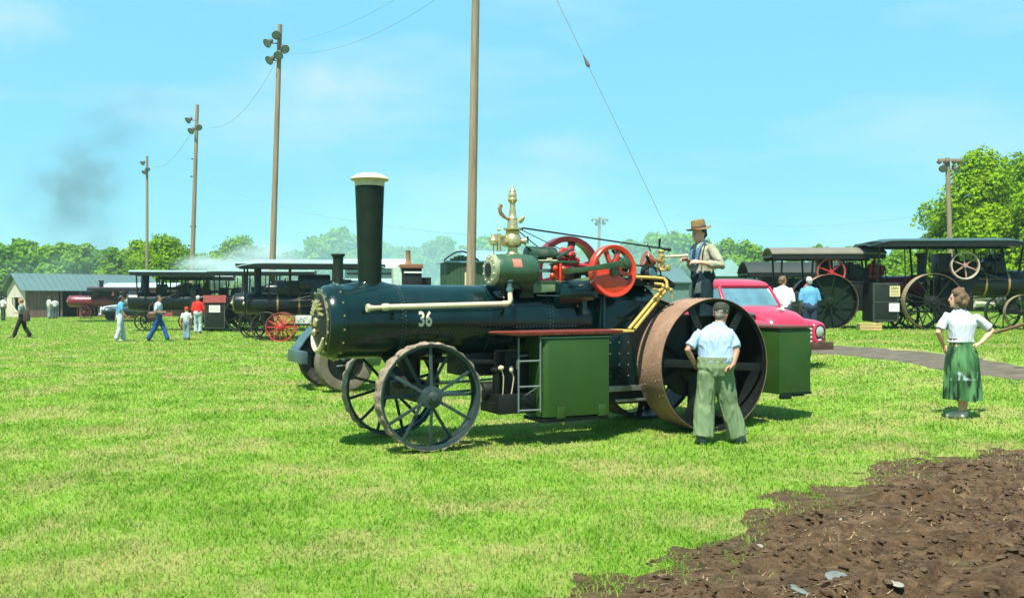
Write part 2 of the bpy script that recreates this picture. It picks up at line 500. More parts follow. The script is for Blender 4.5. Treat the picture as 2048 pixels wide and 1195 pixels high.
def clods():
    """loose lumps of earth lying on the mud and along its edge: nobody could count them"""
    mb = MB(); r_ = random.Random(3)
    cnt = 0
    while cnt < 4200:
        y = r_.uniform(4.8, 10.4); x = r_.uniform(0.1, 0.62 * y)
        d = mudness(x, y)
        if d < -0.16 or noise.noise(Vector((x * 1.6, y * 1.6, 41))) < r_.uniform(-.5, .25): continue
        s = r_.choice((0.005, 0.006, 0.008, 0.010, 0.014, 0.020)) * r_.uniform(0.7, 1.3)
        z = g(x, y) + (mud_height(x, y) + 0.012) * sm((d + .02) / .9) if d > 0 else g(x, y)
        o = len(mb.v)
        mb.ball((x, y, z + s * 0.25), s, (r_.uniform(.8, 2.2), r_.uniform(.6, 1.2), r_.uniform(.4, .7)), n=7, rot=Matrix.Rotation(r_.uniform(0, 3), 3, 'Z'))
        for k in range(o, len(mb.v)):
            p = Vector(mb.v[k]); q = p + noise.noise_vector(p * 60) * s * 0.7; mb.v[k] = tuple(q)
        cnt += 1
    me = mb.mesh('mud_clods', ang=50)
    tag(link('mud_clods', me, mat('clod', (0.04, 0.026, 0.015), 0.95, c2=(0.12, 0.08, 0.046), scale=3, bump=0.5, bscale=60, spec=0.15)), kind='stuff')
    sb = MB()
    for _ in range(9000):      # chopped straw and dead grass trodden into the earth
        y = r_.uniform(4.8, 10.4); x = r_.uniform(0.1, 0.62 * y); d = mudness(x, y)
        if d < -0.05 or noise.noise(Vector((x * 1.1, y * 1.1, 30))) < r_.uniform(-.25, .45) + .35 * min(1, d): continue
        a = r_.gauss(R(30), .7); L = r_.uniform(.02, .09); w = r_.uniform(.0016, .0040)
        dx, dy = math.cos(a) * L, math.sin(a) * L; nx_, ny_ = -math.sin(a) * w, math.cos(a) * w
        z = g(x, y) + (mud_height(x, y) + 0.012) * sm((d + .02) / .9) + .006; z2 = g(x + dx, y + dy) + (mud_height(x + dx, y + dy) + 0.012) * sm((mudness(x + dx, y + dy) + .02) / .9) + r_.uniform(.003, .016)
        sb.add([(x - nx_, y - ny_, z), (x + nx_, y + ny_, z), (x + dx, y + dy, z2)], [(0, 1, 2)])
    me = bpy.data.meshes.new('straw_litter'); me.from_pydata(sb.v, [], sb.f)
    tag(link('straw_litter', me, mat('straw_stalk', (0.30, 0.22, 0.10), 0.9, c2=(0.55, 0.45, 0.24), scale=7)), kind='stuff')
clods()

def stone(px, py, sx, sy, sz, label, seed, m):
    p = ground_at(px, py)
    mb = MB(); mb.ball((0, 0, 0), 1.0, (sx, sy, sz), n=14)
    for k in range(len(mb.v)):
        q = Vector(mb.v[k]); mb.v[k] = tuple(q + noise.noise_vector(Vector((q.x * 9 + seed, q.y * 9, q.z * 20))) * min(sx, sy) * 0.3)
    o = obj('stone', mb, m, None, (p.x, p.y, g(p.x, p.y) - 0.006 + max(mud_height(p.x + a_, p.y + b_) for a_ in (-.05, 0, .05) for b_ in (-.08, -.04, 0, .04))), (R(8), 0, R(20 + seed * 31)), ang=28)
    tag(o, label, 'stone')
gs = mat('slate', (0.09, 0.11, 0.105), 0.8, c2=(0.17, 0.19, 0.175), scale=9, bump=0.5, bscale=25)
ls = mat('pale_stone', (0.20, 0.19, 0.15), 0.8, c2=(0.32, 0.30, 0.25), scale=9, bump=0.5, bscale=25)
stone(1672, 1168, 0.10, 0.055, 0.018, 'flat blue-grey slab lying in the mud beside the narrow rut', 1, gs)
stone(1790, 1190, 0.075, 0.05, 0.02, 'pale rounded stone in the mud at the bottom edge, right of the blue-grey slab', 2, ls)
stone(1598, 1192, 0.085, 0.045, 0.022, 'low grey-green slab in the mud at the bottom edge, left of the blue-grey slab', 3, gs)
stone(1519, 1098, 0.032, 0.024, 0.02, 'small white stone at the left margin of the mud near the grass', 4, ls)
stone(1683, 1053, 0.018, 0.015, 0.014, 'tiny white pebble in the middle of the mud', 5, ls)

# ---------------------------------------------------------------- grass blades
def grass():
    rs = np.random.RandomState(5)
    N = 600000
    t = rs.rand(N)
    Y0, Y1, k = 4.9, 95.0, 0.9               # density falls with distance
    Y = (Y0 ** (1 - k) + t * (Y1 ** (1 - k) - Y0 ** (1 - k))) ** (1 / (1 - k))
    X = (rs.rand(N) * 2 - 1) * (0.60 * Y + 1.6)
    # clumping: tufts
    ce = np.interp(X, MBX, MBY)
    keep = np.ones(N, bool)
    near = (Y < ce + 0.9) & (X > MBX[0] - 1)
    for i in np.nonzero(near)[0]:
        d = mudness(X[i], Y[i])
        if d > -0.16 and rs.rand() > max(0.03, 0.62 - d * 1.2) * (1.0 if noise.noise(Vector((X[i] * 3, Y[i] * 3, 17))) > -.05 - d * .2 else .12): keep[i] = False
    X, Y = X[keep], Y[keep]
    # keep the track bare
    tp = np.array([(p.x, p.y) for p in TRACK])
    dm = np.full(len(X), 1e9)
    for p in tp: dm = np.minimum(dm, np.hypot(X - p[0], Y - p[1]))
    kk = dm > 0.62 + rs.rand(len(X)) * 0.25
    X, Y = X[kk], Y[kk]; n = len(X)
    cl = np.array([noise.noise(Vector((x * 2.6, y * 2.6, 0))) for x, y in zip(X, Y)])
    c2 = np.array([noise.noise(Vector((x * 0.6, y * 0.6, 8.0))) for x, y in zip(X, Y)])
    tuft = np.array([noise.noise(Vector((x * 9, y * 9, 4.0))) for x, y in zip(X, Y)])
    hgt = (0.022 + 0.018 * np.clip(cl + 0.3, 0, 1.2) + 0.028 * np.clip(tuft - .12, 0, 1) + 0.012 * np.clip(c2, 0, 1)) * (0.5 + rs.rand(n)) * (1 + 0.010 * np.minimum(Y - 5, 45))
    wid = (0.0022 + 0.0016 * rs.rand(n)) * (1 + 0.16 * (Y - 5))
    th = rs.rand(n) * 2 * np.pi
    ln = hgt * (0.25 + 0.9 * rs.rand(n))
    ld = rs.rand(n) * 2 * np.pi
    sx_, cx_ = np.clip((X - 1.5) / 9, 0, 1), np.clip((Y - 5) / 15, 0, 1)
    Z = 0.65 * sx_ * sx_ * (3 - 2 * sx_) * cx_ * cx_ * (3 - 2 * cx_) - 0.003
    wx, wy = np.cos(th) * wid, np.sin(th) * wid
    dx, dy = np.cos(ld) * ln, np.sin(ld) * ln
    co = np.empty((n, 5, 3), np.float32)
    co[:, 0] = np.stack([X - wx, Y - wy, Z], 1)
    co[:, 1] = np.stack([X + wx, Y + wy, Z], 1)
    co[:, 2] = np.stack([X + wx * .8 + dx * .35, Y + wy * .8 + dy * .35, Z + hgt * .6], 1)
    co[:, 3] = np.stack([X - wx * .8 + dx * .35, Y - wy * .8 + dy * .35, Z + hgt * .6], 1)
    co[:, 4] = np.stack([X + dx, Y + dy, Z + hgt * 0.95], 1)
    me = bpy.data.meshes.new('grass')
    me.vertices.add(n * 5); me.vertices.foreach_set('co', co.ravel())
    b = (np.arange(n) * 5)[:, None]
    loops = np.concatenate([b + np.array([[0, 1, 2, 3]]), b + np.array([[3, 2, 4]])], 1).astype(np.int32).ravel()
    me.loops.add(n * 7); me.loops.foreach_set('vertex_index', loops)
    starts = (np.arange(n) * 7)[:, None] + np.array([[0, 4]])
    me.polygons.add(n * 2); me.polygons.foreach_set('loop_start', starts.astype(np.int32).ravel())
    me.update(); me.validate()
    a = me.attributes.new('tint', 'FLOAT', 'POINT')
    a.data.foreach_set('value', np.repeat(rs.rand(n).astype(np.float32), 5))
    m = bpy.data.materials.new('grass_blades'); m.use_nodes = True
    nn, l = m.node_tree.nodes, m.node_tree.links
    bs = nn['Principled BSDF']; bs.inputs['Roughness'].default_value = 0.6; bs.inputs['Specular IOR Level'].default_value = 0.06
    c = turf_colour(nn, l, True); l.new(c, bs.inputs['Base Color'])
    tr = nn.new('ShaderNodeBsdfTranslucent'); l.new(c, tr.inputs[0])
    mx = nn.new('ShaderNodeMixShader'); mx.inputs[0].default_value = 0.48
    l.new(bs.outputs[0], mx.inputs[1]); l.new(tr.outputs[0], mx.inputs[2]); l.new(mx.outputs[0], nn['Material Output'].inputs[0])
    tag(link('grass', me, m), kind='stuff')
grass()
# ---------------------------------------------------------------- the big dark traction engine
TH = R(27)
EO = Vector((-0.925 - .62 * math.sin(TH), 10.26 + .62 * math.cos(TH), 0))
M_boiler = mat('boiler_paint', (0.0018, 0.0145, 0.0155), 0.16, var=0.4, scale=3, spec=0.42, dust=0.16, dustc=(0.022, 0.026, 0.02))
M_black = mat('black_iron', (0.005, 0.007, 0.007), 0.5, scale=7, spec=0.3, dust=0.22, dustc=(0.03, 0.028, 0.022), bump=0.15)
M_dteal = mat('wheel_iron', (0.020, 0.042, 0.040), 0.5, scale=8, dust=0.3, dustc=(0.08, 0.075, 0.055), bump=0.2)
M_green = mat('tank_green', (0.020, 0.068, 0.005), 0.5, var=0.15, scale=2.2, spec=0.4, dust=0.35, dustc=(0.040, 0.065, 0.018), bump=0.22, bscale=2.5)
M_egreen = mat('engine_green', (0.028, 0.085, 0.042), 0.35, var=0.15, scale=5, dust=0.3, dustc=(0.10, 0.12, 0.07))
M_dgreen = mat('dark_green', (0.004, 0.014, 0.007), 0.6, spec=0.18, scale=5, dust=0.2, dustc=(0.05, 0.05, 0.03))
M_cream = mat('cream_paint', (0.62, 0.54, 0.36), 0.45, var=0.10, scale=8, dust=0.25, dustc=(0.35, 0.28, 0.15))
M_brass = mat('brass', (0.62, 0.52, 0.26), 0.32, metal=0.75, var=0.12, scale=20, dust=0.3, dustc=(0.5, 0.46, 0.32))
M_yellow = mat('yellow_pipe_paint', (0.62, 0.42, 0.10), 0.4, var=0.12, scale=12, dust=0.2, dustc=(0.35, 0.25, 0.1))
M_orange = mat('red_orange_paint', (0.62, 0.040, 0.008), 0.35, var=0.08, scale=5, dust=0.15, dustc=(0.35, 0.08, 0.03), coat=0.2)
M_maroon = mat('maroon_paint', (0.17, 0.006, 0.020), 0.35, var=0.15, scale=5, dust=0.2, dustc=(0.12, 0.03, 0.03), coat=0.2)
M_red = mat('red_paint', (0.42, 0.02, 0.015), 0.4, var=0.15, scale=5, dust=0.2, dustc=(0.2, 0.08, 0.05))
M_plank = mat('running_board_red', (0.20, 0.022, 0.018), 0.45, var=0.2, scale=6, dust=0.2)
M_rust = mat('rusty_tread', (0.19, 0.115, 0.072), 0.75, c2=(0.34, 0.215, 0.15), scale=2.6, bump=0.35, bscale=30, dust=0.45, dustc=(0.12, 0.07, 0.04), spec=0.2)
M_mudt = mat('dried_mud_tread', (0.19, 0.15, 0.105), 0.9, c2=(0.34, 0.28, 0.21), scale=9, bump=0.7, bscale=35, spec=0.15)
M_steel = mat('bright_steel', (0.42, 0.44, 0.42), 0.35, metal=0.8, var=0.2, scale=12)
M_copper = mat('copper_cone', (0.42, 0.16, 0.10), 0.45, metal=0.3, var=0.15, scale=10)
M_white = mat('white_paint', (0.72, 0.72, 0.66), 0.5, var=0.06, scale=8)
M_leather = mat('brown_leather', (0.10, 0.05, 0.03), 0.6, scale=8)
M_glass = mat('dark_glass', (0.05, 0.10, 0.12), 0.06, var=0.1, spec=0.8)

E = empty('traction_engine', EO, TH, 'big dark traction engine numbered 36 with green water tanks and wide rusty rear wheel', 'traction engine')

BZ, BR = 1.432, 0.415
# boiler barrel and smokebox
mb = MB(); mb.lathe([(0.10, -0.20), (BR, -0.20), (BR + .004, -0.19), (BR + .004, 0.9), (BR + .012, 0.905), (BR + .012, 2.42), (BR, 2.43), (0.2, 2.43)], (0, 0, BZ), (1, 0, 0), n=96)
obj('boiler', mb, M_boiler, E)
mb = MB()
mb.lathe([(0.05, -1.06), (0.30, -1.055), (0.385, -1.035), (0.41, -0.99), (0.415, -0.93), (0.432, -0.92), (0.432, -0.86), (0.418, -0.85), (0.420, -0.15), (0.412, -0.145)], (0, 0, BZ), (1, 0, 0), n=96)
smokebox = obj('smokebox', mb, M_boiler, E)
mb = MB()
mb.lathe([(0.02, -1.10), (0.06, -1.099), (0.20, -1.09), (0.30, -1.066), (0.305, -1.05)], (0, 0, BZ), (1, 0, 0), n=64)
door = obj('smokebox_door', mb, M_black, E)
mb = MB()
mb.lathe([(0.300, -1.058), (0.322, -1.068), (0.335, -1.058), (0.335, -1.045), (0.30, -1.045)], (0, 0, BZ), (1, 0, 0), n=64, closed=True, cap=False)
obj('door_ring', mb, mat('tarnished_brass', (.22, .20, .10), .45, metal=.6, var=.5, scale=30, dust=.5, dustc=(.03, .04, .035)), door)
mb = MB()
for k in range(16):
    a = 2 * math.pi * k / 16 + .1
    mb.ball((-1.062, .362 * math.sin(a), BZ + .362 * math.cos(a)), .016, (.8, 1, 1), n=6)
for k in range(18):
    a = 2 * math.pi * k / 18
    mb.ball((-0.90, .436 * math.sin(a), BZ + .436 * math.cos(a)), .012, n=6)
tag(obj('bolt', mb, M_brass, door), kind='stuff')
mb = MB()     # cast brass emblem: upper fan, hub, lower crescent
mb.lathe([(0.02, -1.125), (.05, -1.12), (.055, -1.085)], (0, 0, BZ), (1, 0, 0), n=16)
for k in range(9):
    a = R(-72 + 18 * k)
    mb.tube([(-1.095, .09 * math.sin(a), BZ + .05 + .09 * math.cos(a)), (-1.10, .17 * math.sin(a), BZ + .04 + .18 * math.cos(a)), (-1.08, .26 * math.sin(a), BZ + .0 + .25 * math.cos(a))], [.012, .022, .012], 6)
mb.ball((-1.115, 0, BZ - .11), .035, n=10)
mb.ball((-1.11, 0, BZ - .02), .028, n=10)
obj('brass_emblem', mb, M_brass, door)
mb = MB()
pth = [(-1.085, .27 * math.sin(R(a)), BZ - .02 - .30 * math.cos(R(a))) for a in range(-60, 61, 15)]
mb.tube(pth, [.012, .022, .028, .03, .032, .03, .028, .022, .012], 8)
obj('cream_crescent', mb, M_cream, door)
# rivets
mb = MB()
def rivet(mb, p, nrm, r=.0085):
    n_ = Vector(nrm).normalized(); t = n_.orthogonal().normalized(); b_ = n_.cross(t); p = Vector(p)
    ra = [p + (t * math.cos(a) + b_ * math.sin(a)) * r for a in [k * math.pi / 3 for k in range(6)]]
    rb = [p + n_ * r * .75 + (t * math.cos(a) + b_ * math.sin(a)) * r * .55 for a in [k * math.pi / 3 for k in range(6)]]
    mb.ring_loft([ra, rb], True)
for row, uu in ((0, -.225), (1, -.19), (0, .86), (0, 1.66), (1, 1.70)):
    rr_ = BR + (.006 if uu < 0 else (.004 if uu < .9 else .012))
    m_ = 60
    for k in range(m_):
        a = 2 * math.pi * (k + .5 * row) / m_
        if math.sin(a) > .4: continue
        rivet(mb, (uu, rr_ * math.sin(a), BZ + rr_ * math.cos(a)), (0, math.sin(a), math.cos(a)), .011 if uu < 0 else .007)
for j, zz in enumerate((1.352, 1.315)):
    uu = -0.10
    while uu < 2.38:
        rr_ = BR + (.004 if uu < .9 else .012)
        c_ = (zz - BZ) / rr_; s_ = -math.sqrt(1 - c_ * c_)
        rivet(mb, (uu + .0 + .022 * j, rr_ * s_, zz), (0, s_, c_), .0065); uu += .045
tag(obj('rivets', mb, mat('rivet_heads', (0.05, 0.075, 0.08), 0.35, scale=10), E), kind='stuff')
# chimney
CU = -0.475
mb = MB(); mb.lathe([(.132, 1.82), (.133, 1.9), (.147, 2.45), (.166, 2.975)], (CU, 0, 0), n=48)
obj('chimney', mb, M_dgreen, E)
mb = MB(); mb.lathe([(.10, 2.972), (.168, 2.975), (.172, 3.025), (.188, 3.040), (.214, 3.045), (.219, 3.055), (.204, 3.076), (.15, 3.108), (.08, 3.126), (.02, 3.130)], (CU, 0, 0), n=48)
obj('chimney_cap', mb, mat('cap_cream', (.60, .49, .32), .5, var=.12, scale=8, dust=.3, dustc=(.35, .26, .14)), E)
mb = MB()
def saddle(r, h, a):   # flange that follows the barrel
    return r
prof = [(.132, 1.89), (.15, 1.875), (.19, 1.862), (.25, 1.852), (.26, 1.845), (.25, 1.80)]
n_ = 48; rings = []
for (r_, h_) in prof:
    ring = []
    for k in range(n_):
        a = 2 * math.pi * k / n_; x_ = r_ * 1.25 * math.cos(a) if r_ > .14 else r_ * math.cos(a); y_ = r_ * .8 * math.sin(a) if r_ > .14 else r_ * math.sin(a)
        drop = BR - math.sqrt(max(0, BR * BR - y_ * y_)); ring.append((CU + x_, y_, h_ + .004 - drop))
    rings.append(ring)
mb.ring_loft(rings); obj('chimney_base', mb, M_boiler, E)
# exhaust / feed pipe in cream along the side
mb = MB()
mb.tube([(-.47, -.50, 1.600), (1.03, -.50, 1.632), (1.065, -.50, 1.645), (1.08, -.50, 1.68), (1.08, -.48, 1.80)], .030, 16)
mb.lathe([(.034, -.02), (.040, 0), (.040, .05), (.034, .06)], (-.48, -.50, 1.600), (1, 0, .02), n=16)
mb.tube([(-.65, -.50, 1.592), (-.46, -.50, 1.600)], .022, 12)
mb.lathe([(.02, -.02), (.045, -.02), (.045, 0.01), (.03, .02), (.028, .06), (.02, .07)], (-.655, -.50, 1.592), (1, 0, 0), n=16)
mb.lathe([(.036, -.02), (.036, .02)], (1.0, -.50, 1.632), (1, 0, .02), n=16)
obj('cream_side_pipe', mb, M_cream, E)
mb = MB(); mb.lathe([(.045, 0), (.045, .03), (.034, .04), (.034, .10), (.05, .11), (.05, .13)], (1.08, -.48, 1.78), (0, .1, 1), n=16)
obj('pipe_elbow', mb, mat('teal_casting', (0.05, 0.12, 0.12), 0.4, scale=8), E)
for uu in (-.36, 1.0):
    mb = MB(); mb.bar((uu, -.42, 1.50), (uu, -.50, 1.575), .03, .012); mb.tube([(uu, -.50, 1.54), (uu, -.50, 1.575)], .01, 8)
    mb.bx(uu - .03, uu + .03, -.425, -.40, 1.46, 1.54)
    obj('pipe_bracket', mb, M_boiler, E, bevel=.003)
# number 36 painted on the barrel: thin raised letters laid on the curve
def text_mesh(s, size, font_scale=1.0, extrude=0.0, bold=0.0):
    c = bpy.data.curves.new('lettering', 'FONT'); c.body = s; c.size = size; c.extrude = extrude; c.offset = bold
    c.align_x = 'LEFT'; c.resolution_u = 3
    o = bpy.data.objects.new('lettering', c); col.objects.link(o)
    dg = bpy.context.evaluated_depsgraph_get(); me = bpy.data.meshes.new_from_object(o.evaluated_get(dg))
    bpy.data.objects.remove(o); return me
me = text_mesh('36', 0.235, bold=0.006)
bm = bmesh.new(); bm.from_mesh(me)
bmesh.ops.triangulate(bm, faces=bm.faces); bmesh.ops.subdivide_edges(bm, edges=bm.edges, cuts=2)
for v in bm.verts:
    x_, y_ = v.co.x, v.co.y
    ang_ = (1.385 + y_ - BZ) / (BR + .008); rr_ = BR + .0085
    v.co = Vector((-.045 + x_ * .72 + .0, -rr_ * math.cos(ang_), BZ + rr_ * math.sin(ang_)))
bm.to_mesh(me); bm.free(); me.name = 'number_lettering'
link('number_lettering', me, mat('cream_lettering', (0.66, 0.62, 0.45), 0.5, var=.08), E)

# ---- firebox, platform, tender
mb = MB()
mb.lathe([(0.2, 2.40), (.44, 2.40), (.45, 2.43), (.45, 3.22), (.43, 3.26), (.2, 3.27)], (0, 0, BZ), (1, 0, 0), n=64)
obj('firebox_crown', mb, M_boiler, E)
mb = MB(); mb.bx(2.42, 3.24, -.452, .452, .52, 1.44); obj('firebox_wrapper', mb, M_boiler, E, bevel=.02)
mb = MB(); mb.bx(2.36, 3.30, -.40, .40, .36, .515); obj('ashpan', mb, M_black, E, bevel=.01)
mb = MB()
for i in range(6):
    for zz in (.72, .86, 1.0, 1.14, 1.28):
        rivet(mb, (2.50 + i * .135, -.453, zz), (0, -1, 0), .010)
for i in range(22): rivet(mb, (2.44 + i * .037, -.458, .56), (0, -1, 0), .007)
tag(obj('firebox_rivets', mb, mat('worn_rivets', (0.12, 0.15, 0.15), .4), E), kind='stuff')
mb = MB(); mb.bx(2.40, 3.28, -.475, -.455, .53, .60); mb.bx(2.55, 3.1, -.50, -.46, .40, .43); obj('foundation_ring', mb, M_steel, E, bevel=.004)
mb = MB(); mb.bx(3.28, 4.84, -.44, .44, 1.00, 1.05); obj('footplate', mb, M_black, E, bevel=.005)
for s_ in (-1, 1):
    mb = MB(); mb.bx(3.26, 4.84, s_ * .447 - .005, s_ * .447 + .005, .62, 1.46); obj('hornplate', mb, M_black, E)
mb = MB(); mb.bx(3.26, 3.30, -.44, .44, .6, 1.0); obj('backhead_plate', mb, M_black, E)
mb = MB(); mb.bx(4.86, 5.42, -.90, .90, .42, 1.29); obj('rear_tank', mb, M_green, E, bevel=.022)
rt = MB(); rt.bx(4.84, 5.44, -.92, .92, 1.293, 1.325); obj('tank_top_board', rt, mat('wood_board_red', (0.11, 0.035, 0.025), .6, scale=8), E, bevel=.005)
mb = MB(); mb.bx(4.88, 5.43, -.905, -.885, .405, .44); mb.bx(4.87, 5.05, -.93, -.88, .36, .415); mb.bx(5.2, 5.4, -.80, -.7, .37, .415)
obj('tank_foot', mb, M_dgreen, E, bevel=.004)
# ---- front tank
mb = MB()
ring = []
u0, u1, v0, v1 = 1.262, 2.168, -.95, -.52
pts = []
for a in range(0, 91, 15): pts.append((u0 + .10 - .10 * math.cos(R(a)), v0 + .10 - .10 * math.sin(R(a))))
pts += [(u1 - .012, v0), (u1, v0 + .012), (u1, v1), (u0, v1)]
mb.ring_loft([[(x_, y_, z_) for x_, y_ in pts] for z_ in (.335, 1.235)], True)
obj('water_tank', mb, M_green, E, bevel=.006, ang=30)
mb = MB()
for zz in (.365, 1.20):
    for k in range(24): rivet(mb, (1.40 + k * .0325, -.9505, zz), (0, -1, 0), .0045)
for uu in (1.395, 2.15):
    for k in range(24): rivet(mb, (uu, -.9505, .38 + k * .035), (0, -1, 0), .0045)
for k in range(22): rivet(mb, (4.89, -.86 + k * .08, .47), (-1, 0, 0), .005); rivet(mb, (4.89 + k * .024, -.9005, 1.26), (0, -1, 0), .0045); rivet(mb, (4.89 + k * .024, -.9005, .46), (0, -1, 0), .0045)
tag(obj('tank_rivets', mb, M_green, E), kind='stuff')
mb = MB(); mb.bx(1.25, 2.18, -.96, -.51, 1.237, 1.252); obj('tank_lid', mb, M_egreen, E, bevel=.003)
for uu in (1.50, 2.06):
    mb = MB(); mb.bx(uu - .055, uu + .055, -.966, -.952, .33, .45); mb.bx(uu - .055, uu + .055, -.966, -.80, .318, .33)
    obj('tank_strap', mb, M_green, E, bevel=.003)
mb = MB(); mb.lathe([(.015, 0), (.02, -.02), (.02, -.06), (.03, -.065), (.012, -.085)], (1.56, -.9, .32), n=10); obj('drain_cock', mb, M_brass, E)
mb = MB(); mb.bx(1.28, 2.16, -.93, -.45, .27, .315); obj('tank_bearer', mb, M_black, E)
# running board
mb = MB()
P0 = [(.66, -.88, 1.300), (.80, -.965, 1.292), (.80, -.60, 1.292), (.66, -.70, 1.300)]
top = [(.64, -.80, 1.315), (.90, -.975, 1.318), (2.30, -.975, 1.318), (2.36, -.95, 1.318), (2.36, -.55, 1.318), (.80, -.55, 1.318)]
bot = [(.66, -.80, 1.305), (.90, -.965, 1.272), (2.30, -.965, 1.272), (2.35, -.95, 1.272), (2.35, -.55, 1.272), (.80, -.55, 1.272)]
mb.ring_loft([bot, top]); obj('running_board', mb, M_plank, E, bevel=.006)
for uu in (1.0, 1.6, 2.2):
    mb = MB(); mb.bar((uu, -.94, 1.265), (uu, -.42, 1.18), .035, .012); obj('board_bracket', mb, M_black, E)
mb = MB(); mb.bx(2.37, 2.52, -.95, -.62, 1.29, 1.318); obj('yellow_step', mb, M_yellow, E, bevel=.005)
# ladder frame in front of the tank
mb = MB()
for uu, v_ in ((1.0, -.86), (1.245, -.93)):
    mb.tube([(uu, v_, 1.27), (uu, v_, .40)], .011, 8)
for zz in (.42, .69, .98): mb.tube([(1.0, -.86, zz), (1.245, -.93, zz + .005)], .011, 8)
mb.tube([(1.0, -.86, 1.04), (1.15, -.80, 1.045)], .010, 8)
mb.tube([(1.22, -.9, .68), (1.04, -.7, .50)], .006, 6)
obj('step_frame', mb, mat('grey_bar', (.12, .15, .15), .4, scale=9), E)
mb = MB(); mb.box((1.10, -.64, .905), (.035, .012, .06)); obj('yellow_tag', mb, M_yellow, E)
# pump and frames under the boiler
mb = MB()
mb.bx(.78, 1.28, -.80, -.30, .38, .60); mb.lathe([(.11, 0), (.11, .4)], (.72, -.45, .62), (1, 0, 0), n=20)
mb.bx(.95, 1.26, -.62, -.30, .60, 1.08); mb.lathe([(.05, 0), (.05, .25), (.07, .26), (.07, .3)], (.84, -.62, .60), n=14)
mb.bar((.70, -.72, .50), (.86, -.72, .50), .03, .03)
obj('feed_pump', mb, M_black, E, bevel=.01)
mb = MB()
mb.tube([(.88, -.70, .60), (.87, -.74, .80), (.84, -.74, .90)], .007, 6); mb.ball((.835, -.745, .905), .032, (1.2, .8, .9), n=10)
mb.tube([(.98, -.72, .60), (1.0, -.74, .78), (.97, -.74, .88)], .007, 6); mb.ball((.965, -.745, .885), .034, (.8, .8, 1.2), n=10)
mb.ball((1.08, -.70, .96), .028, n=8)
obj('cream_knob_levers', mb, M_cream, E)
mb = MB()
mb.bar((.20, -.25, .98), (2.5, -.40, .86), .07, .05); mb.bar((.20, .25, .98), (2.5, .40, .86), .07, .05)
mb.bx(.60, 1.2, -.28, .28, .78, 1.05)
obj('perch_frame', mb, M_black, E, bevel=.006)
mb = MB(); mb.tube([(.06, -.48, .62), (2.4, -.46, .70)], .016, 8); mb.tube([(.06, .48, .62), (2.4, .46, .70)], .016, 8)
obj('steering_rod', mb, M_steel, E)
# front axle
mb = MB(); mb.tube([(0, -.60, .61), (0, .60, .61)], .05, 16); mb.bx(-.09, .09, -.42, .42, .53, .70)
mb.lathe([(.20, 0), (.22, .03), (.22, .07), (.13, .10), (.14, .34), (.27, .40), (.27, .44)], (0, 0, .66), n=24)
mb.bar((-.12, -.3, .70), (-.34, -.1, 1.04), .08, .04, (0, 1, 0)); mb.bar((.12, -.3, .70), (.34, -.1, 1.04), .08, .04, (0, 1, 0))
obj('front_axle', mb, M_black, E, bevel=.008)

def spoked_wheel(name, parent, loc, r, w, nsp, mt, ms, mh, lug=0.0, rim_t=.022, hub_r=.075, hub_w=.22, sp_w=.045, sp_t=.016, side=-1, rows=2, rotz=0.0, phase=0.0, hub_flange=.15, rough_tread=0.0, sub=True):
    """iron wheel turning on local y; spokes run from either end of the hub to the rim"""
    wh = empty(name, loc, rotz, parent=parent)
    mb = MB()
    nn = 96 if r > .55 else 56
    mb.lathe([(r - rim_t, -w / 2), (r - .006, -w / 2), (r - .006, w / 2), (r - rim_t, w / 2), (r - rim_t, w / 2 - .02), (r - rim_t - .022, w / 2 - .022), (r - rim_t - .022, w / 2 - .04), (r - rim_t, w / 2 - .042), (r - rim_t, -w / 2 + .042), (r - rim_t - .022, -w / 2 + .04), (r - rim_t - .022, -w / 2 + .022), (r - rim_t, -w / 2 + .02)], (0, 0, 0), (0, 1, 0), n=nn, cap=False, closed=True)
    obj('rim', mb, ms, wh)
    mb = MB()
    def fn(rr, h, a):
        if rough_tread and rr > r - .003:
            return rr + rough_tread * (0.55 * noise.noise(Vector((math.cos(a) * 6, math.sin(a) * 6, h * 9))) + .55 * math.sin(a * 26 + h * 8) * .5 + .3 * noise.noise(Vector((math.cos(a) * 16, math.sin(a) * 16, h * 22))))
        return rr
    k_ = 7 if rough_tread else 2
    outer = [(r + (.004 if 0 < i < k_ - 1 else 0), -w / 2 - .004 + (w + .008) * i / (k_ - 1)) for i in range(k_)]
    mb.lathe([(r - .0065, -w / 2 - .004)] + outer + [(r - .0065, w / 2 + .004)], (0, 0, 0), (0, 1, 0), n=nn * (2 if rough_tread else 1), cap=False, closed=True, fn=fn)
    obj('tread', mb, mt, wh)
    hub = MB()
    hub.lathe([(.0, -hub_w / 2 - .05), (hub_r * .55, -hub_w / 2 - .05), (hub_r * .62, -hub_w / 2 - .03), (hub_r, -hub_w / 2 - .02), (hub_r, -hub_w / 2 + .01), (hub_flange, -hub_w / 2 + .02), (hub_flange, -hub_w / 2 + .045), (hub_r, -hub_w / 2 + .06), (hub_r, hub_w / 2 - .06), (hub_flange, hub_w / 2 - .045), (hub_flange, hub_w / 2 - .02), (hub_r, hub_w / 2 - .01), (hub_r * .8, hub_w / 2 + .03), (0, hub_w / 2 + .03)], (0, 0, 0), (0, 1, 0), n=28)
    obj('hub', hub, mh, wh)
    sme = None
    for k in range(nsp):
        a = 2 * math.pi * k / nsp + phase
        s_ = -1 if (k % 2 == 0 or rows == 1) else 1
        y0 = s_ * (hub_w / 2 - .032); y1 = s_ * (w / 2 - .055 if rows > 1 else 0.0)
        mesh_key = s_
        if sme is None: sme = {}
        if s_ not in sme:
            m2 = MB(); m2.bar((hub_r * .8, y0, 0), (r - rim_t - .004, y1, 0), sp_w, sp_t, (0, 1, 0)); sme[s_] = m2.mesh('spoke', bevel=.003)
        link('spoke', sme[s_], ms, wh, rot=(0, -a, 0))
    return wh

